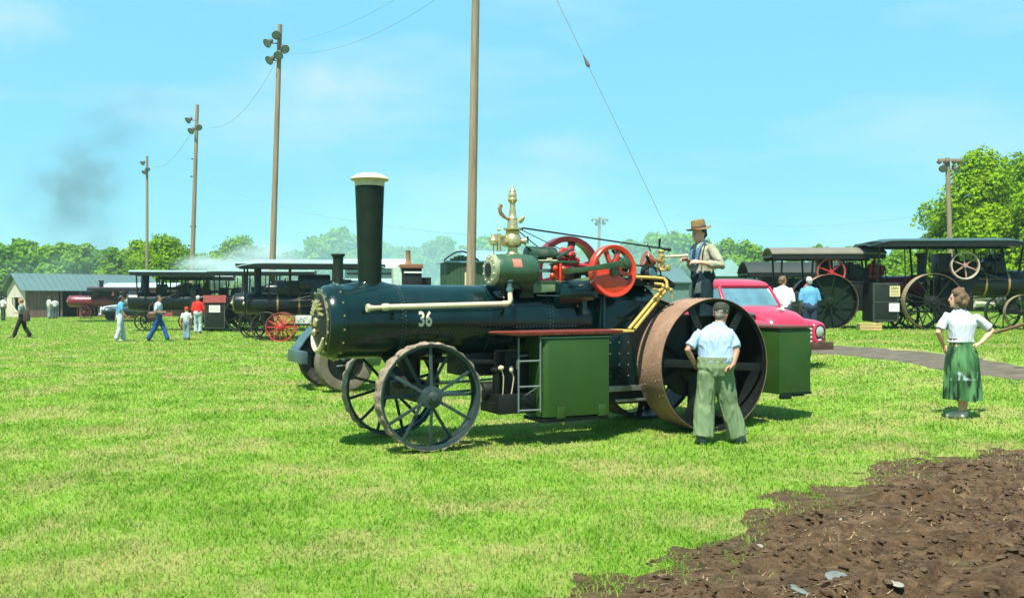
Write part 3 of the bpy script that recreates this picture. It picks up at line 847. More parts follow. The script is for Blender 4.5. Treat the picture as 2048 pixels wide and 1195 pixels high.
# front wheels, steered very slightly
fwn = spoked_wheel('front_wheel', E, (0, -.62, .61), .59, .22, 12, M_mudt, M_dteal, M_dteal, hub_r=.062, hub_w=.26, hub_flange=.125, sp_w=.036, sp_t=.014, rough_tread=.028, rotz=R(-2), phase=R(30))
fwf = spoked_wheel('front_wheel', E, (0, .62, .61), .59, .22, 12, M_mudt, M_dteal, M_dteal, hub_r=.062, hub_w=.26, hub_flange=.125, sp_w=.036, sp_t=.014, rough_tread=.028, rotz=R(-2), phase=R(44))
# rear wheels
rwn = spoked_wheel('rear_wheel', E, (3.745, -.71, .85), .845, .50, 12, M_rust, M_black, M_black, rim_t=.02, hub_r=.13, hub_w=.50, hub_flange=.24, sp_w=.10, sp_t=.018, phase=R(-4))
rwf = spoked_wheel('rear_wheel', E, (3.745, .71, .85), .845, .50, 12, M_rust, M_black, M_black, rim_t=.02, hub_r=.13, hub_w=.50, hub_flange=.24, sp_w=.085, sp_t=.018, phase=R(20))
for wh in (rwn,):     # tread rivets
    mb = MB()
    for k in range(26):
        a = 2 * math.pi * k / 26
        for y_ in (-.20, -.12, .12, .20):
            rivet(mb, (.848 * math.cos(a + y_ * .3), y_, .848 * math.sin(a + y_ * .3)), (math.cos(a), 0, math.sin(a)), .007)
    tag(obj('tread_rivets', mb, mat('shiny_rivets', (.35, .3, .24), .4), wh), kind='stuff')
mb = MB(); mb.tube([(3.745, -.5, .85), (3.745, .5, .85)], .065, 16)
mb.lathe([(.40, 0), (.44, .01), (.44, .06), (.40, .07)], (3.745, -.455, .85), (0, 1, 0), n=40)
obj('rear_axle', mb, M_black, E)
mb = MB(); mb.lathe([(.36, 0), (.36, .06), (.05, .07)], (3.15, -.40, 1.25), (0, -1, 0), n=36); obj('intermediate_gear', mb, M_black, E)

# ---- cylinder and motion on top of the boiler
CV, CZ = -.35, 2.03
mb = MB()
mb.lathe([(.0, .86), (.11, .862), (.125, .87), (.17, .875), (.185, .89), (.185, .925), (.165, .93)], (0, CV, CZ), (1, 0, 0), n=40)
obj('cylinder_head', mb, mat('green_cream_casting', (0.16, 0.22, 0.12), .45, c2=(.34, .36, .22), scale=9), E)
mb = MB()
mb.lathe([(.05, .925), (.170, .93), (.182, .96), (.192, 1.02), (.192, 1.36), (.182, 1.42), (.165, 1.45), (.05, 1.455)], (0, CV, CZ), (1, 0, 0), n=48)
cyl = obj('cylinder', mb, M_egreen, E)
mb = MB(); mb.lathe([(.0, .852), (.085, .854), (.085, .862)], (0, CV, CZ - .0), (1, 0, 0), n=24); obj('cylinder_port', mb, M_black, cyl)
mb = MB()
for k in range(10):
    a = 2 * math.pi * k / 10; mb.ball((.868, CV + .145 * math.sin(a), CZ + .145 * math.cos(a)), .013, n=6)
tag(obj('cylinder_bolts', mb, M_cream, cyl), kind='stuff')
# name plate: small red plate with pale edge and faint bars
mb = MB()
def on_cyl(u, z, off): 
    s_ = (z - CZ) / (.192 + off); return (u, CV - (.192 + off) * math.cos(math.asin(s_)), z)
rings = [[on_cyl(u_, 2.06 + .10 * k / 5, .003) for k in range(6)] for u_ in (1.10, 1.22)]
mb.add([p for r_ in rings for p in r_], [(k, k + 1, 7 + k, 6 + k) for k in range(5)])
plate = obj('cylinder_plate', mb, mat('salmon_red_plate', (.55, .13, .10), .5, c2=(.42, .16, .12), scale=30), cyl)
mb = MB()
for z_, ua, ub in ((2.128, 1.108, 1.15), (2.128, 1.165, 1.212), (2.10, 1.13, 1.19), (2.077, 1.108, 1.212)):
    p = [on_cyl(ua, z_, .005), on_cyl(ub, z_, .005), on_cyl(ub, z_ + .009, .005), on_cyl(ua, z_ + .009, .005)]
    mb.add(p, [(0, 1, 2, 3)])
obj('plate_marks', mb, mat('plate_marks', (.60, .30, .18), .5), plate)
# saddle and brackets under the cylinder
mb = MB()
def post(ua, ub, uc, ud):
    mb.ring_loft([[(ua, -.42, 1.70), (ub, -.42, 1.70), (ub, -.12, 1.80), (ua, -.12, 1.80)], [(ua + .03, -.44, 1.80), (ub - .03, -.44, 1.80), (ub - .03, -.14, 1.82), (ua + .03, -.14, 1.82)], [(uc, -.45, 1.93), (ud, -.45, 1.93), (ud, -.18, 1.93), (uc, -.18, 1.93)]])
post(.96, 1.16, .93, 1.25); post(1.24, 1.44, 1.16, 1.46)
mb.bx(.95, 1.46, -.42, -.10, 1.80, 1.90)
obj('cylinder_saddle', mb, M_boiler, E, bevel=.01)
# slide-bar frame
mb = MB(); mb.bx(1.45, 2.02, -.45, -.26, 2.125, 2.150); mb.bx(1.45, 1.95, -.45, -.26, 1.885, 1.905)
mb.bx(1.47, 1.50, -.45, -.26, 1.86, 2.15)
obj('slide_bars', mb, M_egreen, E, bevel=.004)
mb = MB(); mb.ring_loft([[(1.42, y_, 1.76), (1.42, y_, 1.90), (1.95, y_, 1.885), (2.20, y_, 1.94), (2.60, y_, 2.0), (2.60, y_, 1.86), (2.1, y_, 1.80)] for y_ in (-.44, -.40)])
mb.ring_loft([[(1.42, y_, 1.76), (1.42, y_, 1.90), (1.95, y_, 1.885), (2.20, y_, 1.94), (2.60, y_, 2.0), (2.60, y_, 1.86), (2.1, y_, 1.80)] for y_ in (-.20, -.16)])
obj('motion_frame', mb, mat('pale_green_frame', (.11, .19, .08), .45, scale=6, dust=.3, dustc=(.15, .17, .1)), E, bevel=.003)
mb = MB(); mb.tube([(1.45, CV, CZ), (1.80, CV, CZ)], .020, 12); obj('piston_rod', mb, M_steel, E)
mb = MB()
mb.box((1.80, CV, 2.02), (.13, .13, .17)); mb.ball((1.73, CV - .06, 2.06), .045, n=10); mb.ball((1.84, CV - .07, 2.05), .04, n=10)
mb.ball((1.70, CV - .05, 1.97), .035, n=10); mb.tube([(1.79, CV - .09, 2.12), (1.79, CV - .09, 1.84)], .016, 8); mb.box((1.79, CV, 2.108), (.16, .10, .02)); mb.box((1.79, CV, 1.925), (.16, .10, .02))
mb.lathe([(.03, 0), (.035, .02), (.02, .05)], (1.79, CV - .09, 1.83), (0, 0, -1), n=10)
obj('crosshead', mb, M_orange, E, bevel=.006)
# crank disc with heavy solid lower segment
DC = Vector((2.47, -.55, 2.03)); DR = .325
disc = empty('crank_disc', DC, 0, parent=E)
mb = MB(); mb.lathe([(DR - .055, -.045), (DR - .01, -.055), (DR, -.045), (DR, .045), (DR - .01, .055), (DR - .055, .045)], (0, 0, 0), (0, 1, 0), n=64, cap=False, closed=True)
obj('rim', mb, M_orange, disc)
mb = MB()
arc = [R(a) for a in range(168, 331, 9)]
out = [((DR - .05) * math.cos(a), (DR - .05) * math.sin(a)) for a in arc]
inn = [(.10 * math.cos(R(330)), .10 * math.sin(R(330))), (.02, -.02), (.10 * math.cos(R(168)), .10 * math.sin(R(168)))]
mb.ring_loft([[(p[0], y_, p[1]) for p in out + inn] for y_ in (-.03, .03)])
obj('balance_weight', mb, M_orange, disc, bevel=.008)
for a in (112, 22, 72, -10):
    mb = MB(); mb.bar((0, 0, 0), ((DR - .045) * math.cos(R(a)), 0, (DR - .045) * math.sin(R(a))), .05, .055, (0, 1, 0)); obj('spoke', mb, M_orange, disc, bevel=.01)
mb = MB(); mb.lathe([(0, -.075), (.06, -.075), (.07, -.06), (.07, .06)], (0, 0, 0), (0, 1, 0), n=24); obj('hub', mb, mat('dark_hub', (.06, .07, .03), .4), disc)
mb = MB()
PIN = Vector((2.60, -.65, 2.135))
mb.ring_loft([[Vector((1.83, y_, 2.055)), Vector((2.1, y_, 2.085)), Vector((2.50, y_, 2.155)), Vector((2.58, y_, 2.20)), Vector((2.66, y_, 2.18)), Vector((2.67, y_, 2.09)), Vector((2.60, y_, 2.06)), Vector((2.50, y_, 2.075)), Vector((2.1, y_, 2.025)), Vector((1.83, y_, 1.995))] for y_ in (-.665, -.625)])
mb.lathe([(.02, -.03), (.045, -.03), (.045, .03), (.02, .03)], PIN, (0, 1, 0), n=16)
mb.box((1.83, -.56, 2.02), (.06, .20, .07)); mb.tube([PIN, PIN + Vector((0, 0, .10))], .018, 8)
obj('connecting_rod', mb, mat('rod_green', (.035, .07, .025), .35, scale=7), E, bevel=.006)
mb = MB(); mb.tube([(2.47, -.60, 2.03), (2.47, .66, 2.03)], .04, 16); mb.bx(2.38, 2.56, -.46, -.38, 1.80, 2.10); mb.bx(2.38, 2.56, .34, .42, 1.80, 2.10)
mb.lathe([(.10, 0), (.10, .05)], (2.47, -.2, 2.03), (0, 1, 0), n=20); mb.lathe([(.10, 0), (.10, .05)], (2.49, -.05, 2.04), (0, 1, 0), n=20)
obj('crankshaft', mb, M_black, E, bevel=.004)
# flywheel on the far side
fly = empty('flywheel', (2.47, .56, 2.03), 0, parent=E)
mb = MB(); mb.lathe([(.42, -.07), (.49, -.08), (.497, 0), (.49, .08), (.42, .07)], (0, 0, 0), (0, 1, 0), n=72, cap=False, closed=True); obj('rim', mb, M_maroon, fly)
for k in range(6):
    a = R(20 + 60 * k); mb = MB(); mb.ring_loft([[(math.cos(a) * q - math.sin(a) * w_, y_, math.sin(a) * q + math.cos(a) * w_) for w_, y_ in ((-ww, -.025), (ww, -.025), (ww, .025), (-ww, .025))] for q, ww in ((.05, .05), (.2, .035), (.43, .05))]); obj('spoke', mb, M_maroon, fly, bevel=.008)
mb = MB(); mb.lathe([(0, -.10), (.08, -.10), (.09, -.08), (.09, .08), (0, .09)], (0, 0, 0), (0, 1, 0), n=24); obj('hub', mb, M_maroon, fly)
# valve gear: red eccentrics, reach rods, dark valve chest
mb = MB()
for (u_, v_, z_, s_) in ((2.08, -.02, 2.28, .06), (2.16, -.10, 2.24, .05), (2.20, 0, 2.32, .045), (2.02, -.08, 2.19, .05), (2.24, -.06, 2.17, .05), (2.12, .05, 2.18, .06)):
    mb.ball((u_, v_, z_), s_, (1.2, .7, 1), n=9)
mb.tube([(1.95, -.05, 2.15), (2.42, -.05, 2.10)], .03, 8); mb.tube([(2.05, 0, 2.33), (2.25, 0, 2.15), (2.45, -.02, 2.05)], .02, 8)
obj('valve_gear', mb, M_red, E)
mb = MB()
mb.lathe([(.02, 1.50), (.085, 1.505), (.095, 1.53), (.095, 1.90), (.08, 1.92), (.03, 1.93), (.03, 2.1)], (0, -.08, 2.24), (1, 0, 0), n=28)
mb.bx(1.40, 1.56, -.30, .05, 2.0, 2.22); mb.bar((1.86, -.22, 2.19), (2.06, -.24, 2.30), .05, .03)
obj('valve_chest', mb, mat('dark_teal_green', (.018, .05, .03), .35, scale=6, dust=.2), E, bevel=.006)
mb = MB(); mb.ball((1.58, -.20, 2.20), .022, n=8); mb.tube([(1.52, -.24, 2.15), (1.85, -.24, 2.155)], .014, 8); mb.box((1.75, -.24, 2.165), (.06, .03, .05))
obj('oiler', mb, M_cream, E)
mb = MB(); mb.lathe([(.12, 0), (.16, .02), (.16, .5), (.12, .52)], (1.72, -.38, 1.745), (1, 0, .05), n=20); mb.tube([(1.75, -.52, 1.76), (2.2, -.53, 1.79)], .012, 8)
obj('feed_heater', mb, M_boiler, E)
mb = MB()   # clutter low on the barrel side
mb.tube([(2.08, -.48, 1.60), (2.08, -.50, 1.72), (2.13, -.50, 1.73)], .016, 8); mb.box((2.10, -.46, 1.58), (.06, .08, .16)); mb.tube([(1.42, -.52, 1.73), (2.3, -.53, 1.71)], .006, 6)
obj('check_valve', mb, M_dteal, E, bevel=.004)
mb = MB(); mb.bx(2.33, 2.36, -.56, -.44, 1.33, 1.98); mb.tube([(2.33, -.53, 1.99), (2.33, -.50, 1.30)], .012, 6); obj('motion_bracket', mb, M_boiler, E)
mb = MB(); mb.ball((1.02, -.44, 1.705), .014, n=6); mb.ball((1.14, -.44, 1.62), .010, n=6); mb.ball((2.02, -.46, 1.60), .012, n=6); mb.ball((2.16, -.46, 1.52), .01, n=6); mb.ball((2.22, -.46, 1.30), .012, n=6)
tag(obj('bright_studs', mb, M_steel, E), kind='stuff')

# governor, whistle and lubricator in brass and cream
gv = empty('governor', (1.27, -.18, 2.21), 0, parent=E)
mb = MB()
mb.lathe([(.075, 0), (.085, .02), (.06, .05), (.06, .10), (.10, .12), (.115, .16), (.105, .22), (.08, .26), (.085, .29), (.075, .30), (.11, .315), (.11, .335), (.065, .345), (.06, .40), (.055, .44), (.062, .45), (.048, .47), (.042, .52)], (0, 0, 0), n=28)
mb.lathe([(.03, 0), (.035, .03), (.05, .035), (.05, .055), (.02, .06)], (-.09, -.02, .16), (-1, -.3, 0), n=14)
mb.lathe([(.03, 0), (.035, .05), (.05, .055), (.05, .075), (.02, .08)], (.09, -.02, .18), (1, -.4, 0), n=14)
mb.lathe([(.022, 0), (.03, .06), (.012, .10)], (.05, -.07, .40), (.4, -.4, .6), n=10)
obj('governor_body', mb, M_brass, gv)
mb = MB()
mb.lathe([(.036, .50), (.042, .54), (.034, .57), (.034, .64), (.044, .65), (.058, .665), (.060, .685), (.046, .70), (.05, .72), (.05, .75), (.036, .77), (.04, .785), (.03, .81), (.016, .82), (.012, .84), (.003, .85)], (0, 0, 0), n=24)
obj('whistle', mb, M_brass, gv)
mb = MB()
mb.tube([(-.06, 0, .44), (-.12, -.02, .46), (-.18, -.03, .50), (-.20, -.03, .56), (-.18, -.03, .61), (-.155, -.03, .60)], [.018, .018, .017, .016, .013, .010], 10)
mb.tube([(-.10, 0, .47), (-.14, .02, .52), (-.15, .02, .57), (-.135, .02, .60)], [.012, .012, .012, .015], 8)
obj('horn', mb, mat('brown_brass', (.38, .22, .10), .35, metal=.5), gv)
mb = MB()
mb.tube([(-.06, 0, .22), (-.19, -.03, .225)], .022, 10); mb.tube([(-.20, -.03, .05), (-.20, -.03, .26)], .028, 12)
mb.lathe([(.03, 0), (.05, .01), (.055, .06), (.035, .09), (.03, .13)], (-.27, -.03, .12), n=14); mb.tube([(-.27, -.03, .0), (-.27, -.03, .24)], .010, 8); mb.tube([(-.32, -.03, .20), (-.16, -.03, .21)], .012, 8)
mb.ball((-.20, -.03, .31), .022, n=8)
obj('lubricator', mb, M_brass, gv)
mb = MB(); mb.tube([(.0, 0, .34), (.14, 0, .33)], .012, 8); mb.ball((.13, .02, .42), .018, n=6); mb.tube([(.20, -.02, .16), (.20, -.02, .24)], .010, 6); mb.bar((.18, 0, .12), (.40, .05, 0.0), .02, .01)
obj('governor_spindle', mb, M_black, gv)
# long control rod and governor belt
mb = MB(); mb.tube([(1.40, -.20, 2.55), (3.52, -.28, 2.335)], .0105, 8); mb.ball((3.53, -.28, 2.333), .032, (.7, .9, .9), n=8); mb.tube([(3.44, -.28, 2.335), (3.56, -.28, 2.33)], .016, 8)
obj('throttle_rod', mb, M_black, E)
mb = MB(); mb.bar((1.38, -.14, 2.545), (2.10, .02, 2.30), .02, .004); mb.bar((1.38, -.14, 2.51), (1.80, -.0, 2.28), .02, .004); obj('governor_belt', mb, M_black, E)
# driver's controls
mb = MB()
bu = Vector((3.34, -.36, 2.04))
mb.lathe([(.07, 0), (.075, .02), (.05, .04), (.055, .08), (.04, .11), (.06, .13), (.06, .16), (.04, .18), (.035, .24), (.05, .26), (.03, .28)], bu, n=18)
mb.tube([bu + Vector((0, -.04, .10)), bu + Vector((-.05, -.06, .14)), bu + Vector((-.05, -.06, .19)), bu + Vector((0, -.05, .21))], .014, 8)
mb.lathe([(.02, 0), (.045, .01), (.045, .03), (.02, .04)], bu + Vector((.06, -.05, .05)), (.5, -1, 0), n=12)
obj('brass_throttle', mb, mat('gold_brass', (.58, .42, .14), .35, metal=.6, var=.15, scale=14, dust=.2, dustc=(.4, .33, .18)), E)
mb = MB(); mb.tube([bu + Vector((.03, 0, .19)), bu + Vector((.44, .02, .215))], [.014, .024], 10); obj('throttle_handle', mb, M_cream, E)
mb = MB(); mb.lathe([(.11, 0), (.115, .01), (.05, .16), (.03, .17)], (3.17, -.22, 2.21), (.95, -.2, -.35), n=20); obj('copper_funnel', mb, M_copper, E)
mb = MB()
mb.tube([(3.36, -.30, 2.34), (3.365, -.30, 2.47)], [.012, .018], 8); mb.tube([(3.30, -.2, 2.30), (3.24, -.2, 2.40)], .007, 6); mb.tube([(2.88, -.1, 2.20), (2.76, -.1, 2.32)], [.02, .022], 8); mb.tube([(3.18, -.35, 2.14), (3.12, -.35, 2.24)], [.018, .02], 8)
obj('control_lever', mb, M_black, E)
mb = MB()   # dark fittings over the firebox
mb.bx(2.72, 3.24, -.40, .35, 1.86, 1.955); mb.lathe([(.09, 0), (.11, .02), (.11, .10), (.08, .13)], (3.08, -.36, 2.00), (.35, -1, .15), n=20)
mb.tube([(2.6, -.45, 2.12), (3.10, -.5, 2.10), (3.22, -.5, 2.06), (3.25, -.5, 1.95)], .012, 8)
mb.ring_loft([[(3.30, -.2, 2.02), (3.30, .2, 2.02), (3.30, .2, 1.95), (3.30, -.2, 1.95)], [(3.50, -.25, 1.98), (3.50, .25, 1.98), (3.50, .25, 1.9), (3.50, -.25, 1.9)], [(3.66, -.25, 1.88), (3.66, .25, 1.88), (3.64, .25, 1.83), (3.64, -.25, 1.83)]])
mb.ball((2.86, -.1, 2.10), .13, (1.1, .8, 1), n=12); mb.tube([(2.75, -.3, 1.95), (2.75, -.3, 2.06), (2.85, -.3, 2.10)], .03, 8)
obj('firebox_fittings', mb, M_black, E, bevel=.005)
mb = MB(); mb.lathe([(0, .155), (.07, .155), (.09, .135)], (3.08, -.36, 2.00), (.35, -1, .15), n=20); obj('gauge_glass', mb, M_glass, E)
mb = MB()
for p in ((2.82, -.42, 1.90), (2.98, -.44, 1.93), (3.08, -.44, 1.88), (3.2, -.46, 1.80), (3.02, -.46, 1.80)): mb.ball(p, .014, n=6)
tag(obj('fitting_nuts', mb, M_steel, E), kind='stuff')
# yellow pipes
mb = MB(); mb.tube([(2.78, -.50, 1.965), (3.14, -.52, 1.955), (3.26, -.54, 1.945), (3.28, -.56, 1.91), (3.28, -.58, 1.80)], .02, 12); mb.tube([(3.16, -.46, 1.96), (3.16, -.44, 2.05)], .016, 8)
obj('yellow_top_pipe', mb, M_yellow, E)
for dv in (0, 1):
    mb = MB(); a_, b_ = Vector((3.35 - .085 * dv, -.48 - .02 * dv, 1.82)), Vector((2.68 - .085 * dv, -.72, 1.315))
    mb.tube([a_, a_.lerp(b_, .5), b_], .020, 12)
    for k in range(26):
        p = a_.lerp(b_, (k + .5) / 26); mb.lathe([(.024, -.004), (.026, 0), (.024, .004)], p, b_ - a_, n=10)
    obj('yellow_handrail_pipe', mb, M_yellow, E)
mb = MB()
for p, s_ in (((3.26, -.60, 1.83), .034), ((3.20, -.60, 1.85), .03), ((3.14, -.61, 1.79), .03), ((3.32, -.60, 1.80), .028)): mb.ball(p, s_, n=9)
mb.lathe([(.014, 0), (.02, .05), (.008, .09)], (3.10, -.62, 1.80), (-1, -.1, .1), n=8); mb.tube([(3.33, -.60, 1.82), (3.335, -.6, 1.68)], .014, 8); mb.tube([(3.1, -.55, 1.88), (3.2, -.6, 1.87)], .018, 8)
obj('brass_cock', mb, mat('gold_brass', (.5, .4, .2)), E)
# ---------------------------------------------------------------- people
M_skin = mat('skin', (0.66, 0.35, 0.23), 0.55, var=.08, scale=14)
M_skin2 = mat('skin_tan', (0.42, 0.20, 0.13), 0.55, var=.1, scale=14)
M_hair_b = mat('brown_hair', (0.10, 0.052, 0.022), 0.6, c2=(.19, .11, .055), scale=50, bump=.8, bscale=90)
M_hair_k = mat('black_hair', (0.012, 0.010, 0.009), 0.6, scale=30)
M_hair_g = mat('grey_hair', (0.38, 0.37, 0.34), 0.7, scale=30)

def soften(me, voxel, it=3, folds=0.0, fs=6.0, vert=1.0, seed=0.0):
    """fuse the pieces of a body or garment into one continuous skin, then add cloth folds"""
    o = bpy.data.objects.new('figure_tmp', me); col.objects.link(o)
    md = o.modifiers.new('r', 'REMESH'); md.mode = 'VOXEL'; md.voxel_size = voxel; md.use_smooth_shade = True
    ms = o.modifiers.new('s', 'SMOOTH'); ms.factor = 0.5; ms.iterations = it
    dg = bpy.context.evaluated_depsgraph_get()
    new = bpy.data.meshes.new_from_object(o.evaluated_get(dg))
    bpy.data.objects.remove(o); bpy.data.meshes.remove(me)
    if folds > 0:
        nv = len(new.vertices); co = np.empty(nv * 3); no = np.empty(nv * 3)
        new.vertices.foreach_get('co', co); new.vertices.foreach_get('normal', no)
        co = co.reshape(-1, 3); no = no.reshape(-1, 3)
        for i in range(nv):
            p = co[i]
            a = noise.noise(Vector((p[0] * fs + seed, p[1] * fs, p[2] * fs * vert)))
            b = noise.noise(Vector((p[0] * fs * 2.3 + 4, p[1] * fs * 2.3 + seed, p[2] * fs * 1.3 * vert + p[0] * 5)))
            ridge = 1 - abs(b) * 3
            co[i] += no[i] * folds * (a * 1.0 + max(0, ridge) * 0.6)
        new.vertices.foreach_set('co', co.ravel())
    new.polygons.foreach_set('use_smooth', [True] * len(new.polygons))
    new.update()
    return new

def section(c, rx, ry, yaw, n=20, tilt=0.0, p=2.3):
    """superellipse ring; rx across the body, ry front to back"""
    out = []
    for k in range(n):
        a = 2 * math.pi * k / n; ca, sa = math.cos(a), math.sin(a)
        x = math.copysign(abs(ca) ** (2 / p), ca) * rx; y = math.copysign(abs(sa) ** (2 / p), sa) * ry
        out.append(Vector(c) + Vector((x * math.cos(yaw) - y * math.sin(yaw), x * math.sin(yaw) + y * math.cos(yaw), tilt * x)))
    return out

def hand(mb, w, d, nrm, s=1.0, curl=0.5, thumb=1, nseg=6):
    """palm with four unequal bent fingers and a thumb from the side. d: towards fingertips, nrm: out of the back of the hand"""
    w = Vector(w); d = Vector(d).normalized(); nrm = Vector(nrm); nrm = (nrm - d * nrm.dot(d)).normalized(); sd = d.cross(nrm)
    rings = []
    for t, a, b in ((-.015, .024, .018), (.02, .034, .016), (.055, .042, .015), (.085, .042, .013)):
        c = w + d * t * s
        rings.append([c + (sd * math.cos(2 * math.pi * k / 10) * a + nrm * math.sin(2 * math.pi * k / 10) * b) * s for k in range(10)])
    mb.ring_loft(rings)
    for i, L in enumerate((.072, .082, .076, .060)):
        o = (i - 1.5) * .0215
        p = w + (d * .082 + sd * o) * s; dd = d.copy(); path = [p - d * .012 * s, p]; a = 0
        for q in (.42, .32, .26):
            a += curl
            dd = (d * math.cos(a) - nrm * math.sin(a))
            p = p + dd * L * q * s; path.append(p)
        mb.tube(path, [.0095 * s, .0098 * s, .0090 * s, .0080 * s, .0060 * s], nseg)
    p = w + (d * .02 + sd * thumb * .028) * s
    path = [p, p + (d * .025 + sd * thumb * .025 - nrm * .008) * s, p + (d * .055 + sd * thumb * .034 - nrm * .022) * s, p + (d * .078 + sd * thumb * .030 - nrm * .034) * s]
    mb.tube(path, [.014 * s, .0125 * s, .011 * s, .008 * s], nseg)

def head(mb, c, yaw, pitch, s=1.0, ears=True):
    """skull, jaw, nose, brow, ears. front is local -y"""
    rot = Matrix.Rotation(yaw, 3, 'Z') @ Matrix.Rotation(pitch, 3, 'X'); c = Vector(c)
    T = lambda x, y, z: c + rot @ Vector((x, y, z)) * s
    rings = []
    for z, rx, ry, oy in ((-.115, .030, .036, -.045), (-.100, .045, .055, -.032), (-.070, .058, .074, -.016), (-.035, .066, .086, -.006), (0, .073, .093, .003), (.035, .075, .096, .006), (.07, .071, .090, .008), (.098, .056, .070, .010), (.114, .030, .038, .012)):
        rings.append([T(rx * math.cos(2 * math.pi * k / 18), oy + ry * math.sin(2 * math.pi * k / 18), z) for k in range(18)])
    mb.ring_loft(rings)
    mb.tube([T(0, -.088, .015), T(0, -.108, -.022), T(0, -.092, -.036)], [.009 * s, .014 * s, .012 * s], 8)      # nose
    mb.tube([T(-.045, -.078, .022), T(0, -.092, .020), T(.045, -.078, .022)], [.008 * s, .011 * s, .008 * s], 6)      # brow
    mb.tube([T(-.022, -.086, -.062), T(0, -.094, -.060), T(.022, -.086, -.062)], .007 * s, 6)   # lips
    if ears:
        for q in (-1, 1): mb.ball(T(q * .076, .008, -.005), .024 * s, (.4, .7, 1.15), n=8, rot=rot)
    return T

def person(loc, J, yaw, hyaw, hpitch, label, mats, voxel=.012, hs=1.0, chest=.165, waist=.15, hip=.165, depth=.105, leg=(.088, .066, .075), baggy=.02,
           shirt=True, sleeve=.0, skirt=None, shoe=True, rotz=0, hands=None, detail=True, group=None, folds=.008, hat=None, hair=True, bsec=None):
    """J: joints in metres from the feet. mats: skin, shirt, trousers, shoes, hair"""
    P = {k: Vector(v) for k, v in J.items()}
    r = empty('person', loc, rotz, label, 'person', group)
    body = MB()
    pel, wst, ch, nk, hd = P['pelvis'], P['waist'], P['chest'], P['neck'], P['head']
    secs = [(pel + Vector((0, 0, -.09)), hip * .80, depth * .85), (pel, hip, depth * 1.08), (pel.lerp(wst, .5), hip * .96, depth), (wst, waist, depth * .93),
            (wst.lerp(ch, .5), (waist + chest) / 2, depth), (ch, chest, depth * 1.06), (ch.lerp(nk, .45), chest * .98, depth * .95), (ch.lerp(nk, .75), chest * .70, depth * .72), (nk, .062, .06), (nk.lerp(hd, .55), .052, .055), (hd + Vector((0, 0, -.03)), .05, .05)]
    body.ring_loft([section(c, a * .93, b * .93, yaw) for c, a, b in secs])
    T = head(body, hd, hyaw, hpitch, hs)
    for sd in 'LR':
        sh, el, wr = P['sh' + sd], P['el' + sd], P['wr' + sd]
        body.tube([sh.lerp(ch, .25), sh, sh.lerp(el, .5), el, el.lerp(wr, .35), wr], [.05, .052, .044, .038, .037, .026], 12)
        if hands and sd in hands:
            d, nn_, cu, tb = hands[sd]; hand(body, wr, d, nn_, 1.0, cu, tb)
        else:
            d = (wr - el).normalized(); body.tube([wr, wr + d * .08, wr + d * .15], [.026, .036, .02], 8)
        hp, kn, an = P['hip' + sd], P['kn' + sd], P['an' + sd]
        body.tube([hp + Vector((0, 0, .05)), hp, hp.lerp(kn, .5), kn, kn.lerp(an, .35), an], [.075, .08, .066, .052, .052, .034], 12)
        ft = P['to' + sd]; body.tube([an + Vector((0, 0, -.02)), an.lerp(ft, .5) + Vector((0, 0, -.02)), ft], [.036, .038, .028], 8)
    link('body', soften(body.mesh('body'), voxel, 2), mats['skin'], r)
    if detail:
        for q in (-1, 1):
            e = MB(); e.ball(T(q * .030, -.082, .004), .010 * hs, n=8); obj('eye', e, mat('eye', (.06, .04, .03), .2), r)
    if shirt:
        s = MB()
        ss = [(pel + Vector((0, 0, .02)) if skirt is None and not shirt == 'tucked' else wst + Vector((0, 0, -.06)), hip + .0, depth * 1.10), (wst, waist + .016, depth * 1.05 + .01), (wst.lerp(ch, .5), (waist + chest) / 2 + .018, depth + .016),
              (ch, chest + .018, depth * 1.06 + .014), (ch.lerp(nk, .45), chest + .006, depth * .98 + .01), (ch.lerp(nk, .80), chest * .66, depth * .80), (nk + Vector((0, 0, .005)), .070, .068)]
        if shirt == 'tucked': ss.insert(0, (pel.lerp(wst, .5), hip * .97 + .004, depth + .012))
        s.ring_loft([section(c, a, b, yaw) for c, a, b in ss])
        for sd in 'LR':
            sh, el, wr = P['sh' + sd], P['el' + sd], P['wr' + sd]
            if sleeve < .5: s.tube([sh.lerp(ch, .35), sh, sh.lerp(el, .5), sh.lerp(el, .80 if sleeve == 0 else sleeve * 2)], [.056, .060, .058, .064], 14)
            else: s.tube([sh.lerp(ch, .35), sh, sh.lerp(el, .5), el, el.lerp(wr, .45), el.lerp(wr, .92 if sleeve >= 1 else sleeve)], [.062, .068, .062, .060, .054, .046], 14)
        link('shirt', soften(s.mesh('shirt'), voxel * 1.1, 2, folds, 7, .8, 3), mats['shirt'], r)
    if skirt is None:
        s = MB(); s.ring_loft([section(c, a, b, yaw) for c, a, b in ((pel + Vector((0, 0, -.10)), hip * .82, depth), (pel, hip + .018, depth * 1.12 + .014), (pel.lerp(wst, .6), hip + .004, depth + .018), (wst + Vector((0, 0, -.015)), waist + .024, depth + .012))])
        for sd in 'LR':
            hp, kn, an = P['hip' + sd], P['kn' + sd], P['an' + sd]
            a = an.lerp(kn, .02)
            s.tube([hp + Vector((0, 0, .05)), hp, hp.lerp(kn, .55), kn, kn.lerp(an, .5), a], [leg[0], leg[0] + baggy, leg[0] + baggy * .6, leg[1] + baggy, leg[1] + baggy, leg[2] + baggy], 16)
        link('trousers', soften(s.mesh('trousers'), voxel * 1.1, 2, folds * 1.3, 6, .55, 9), mats['trousers'], r)
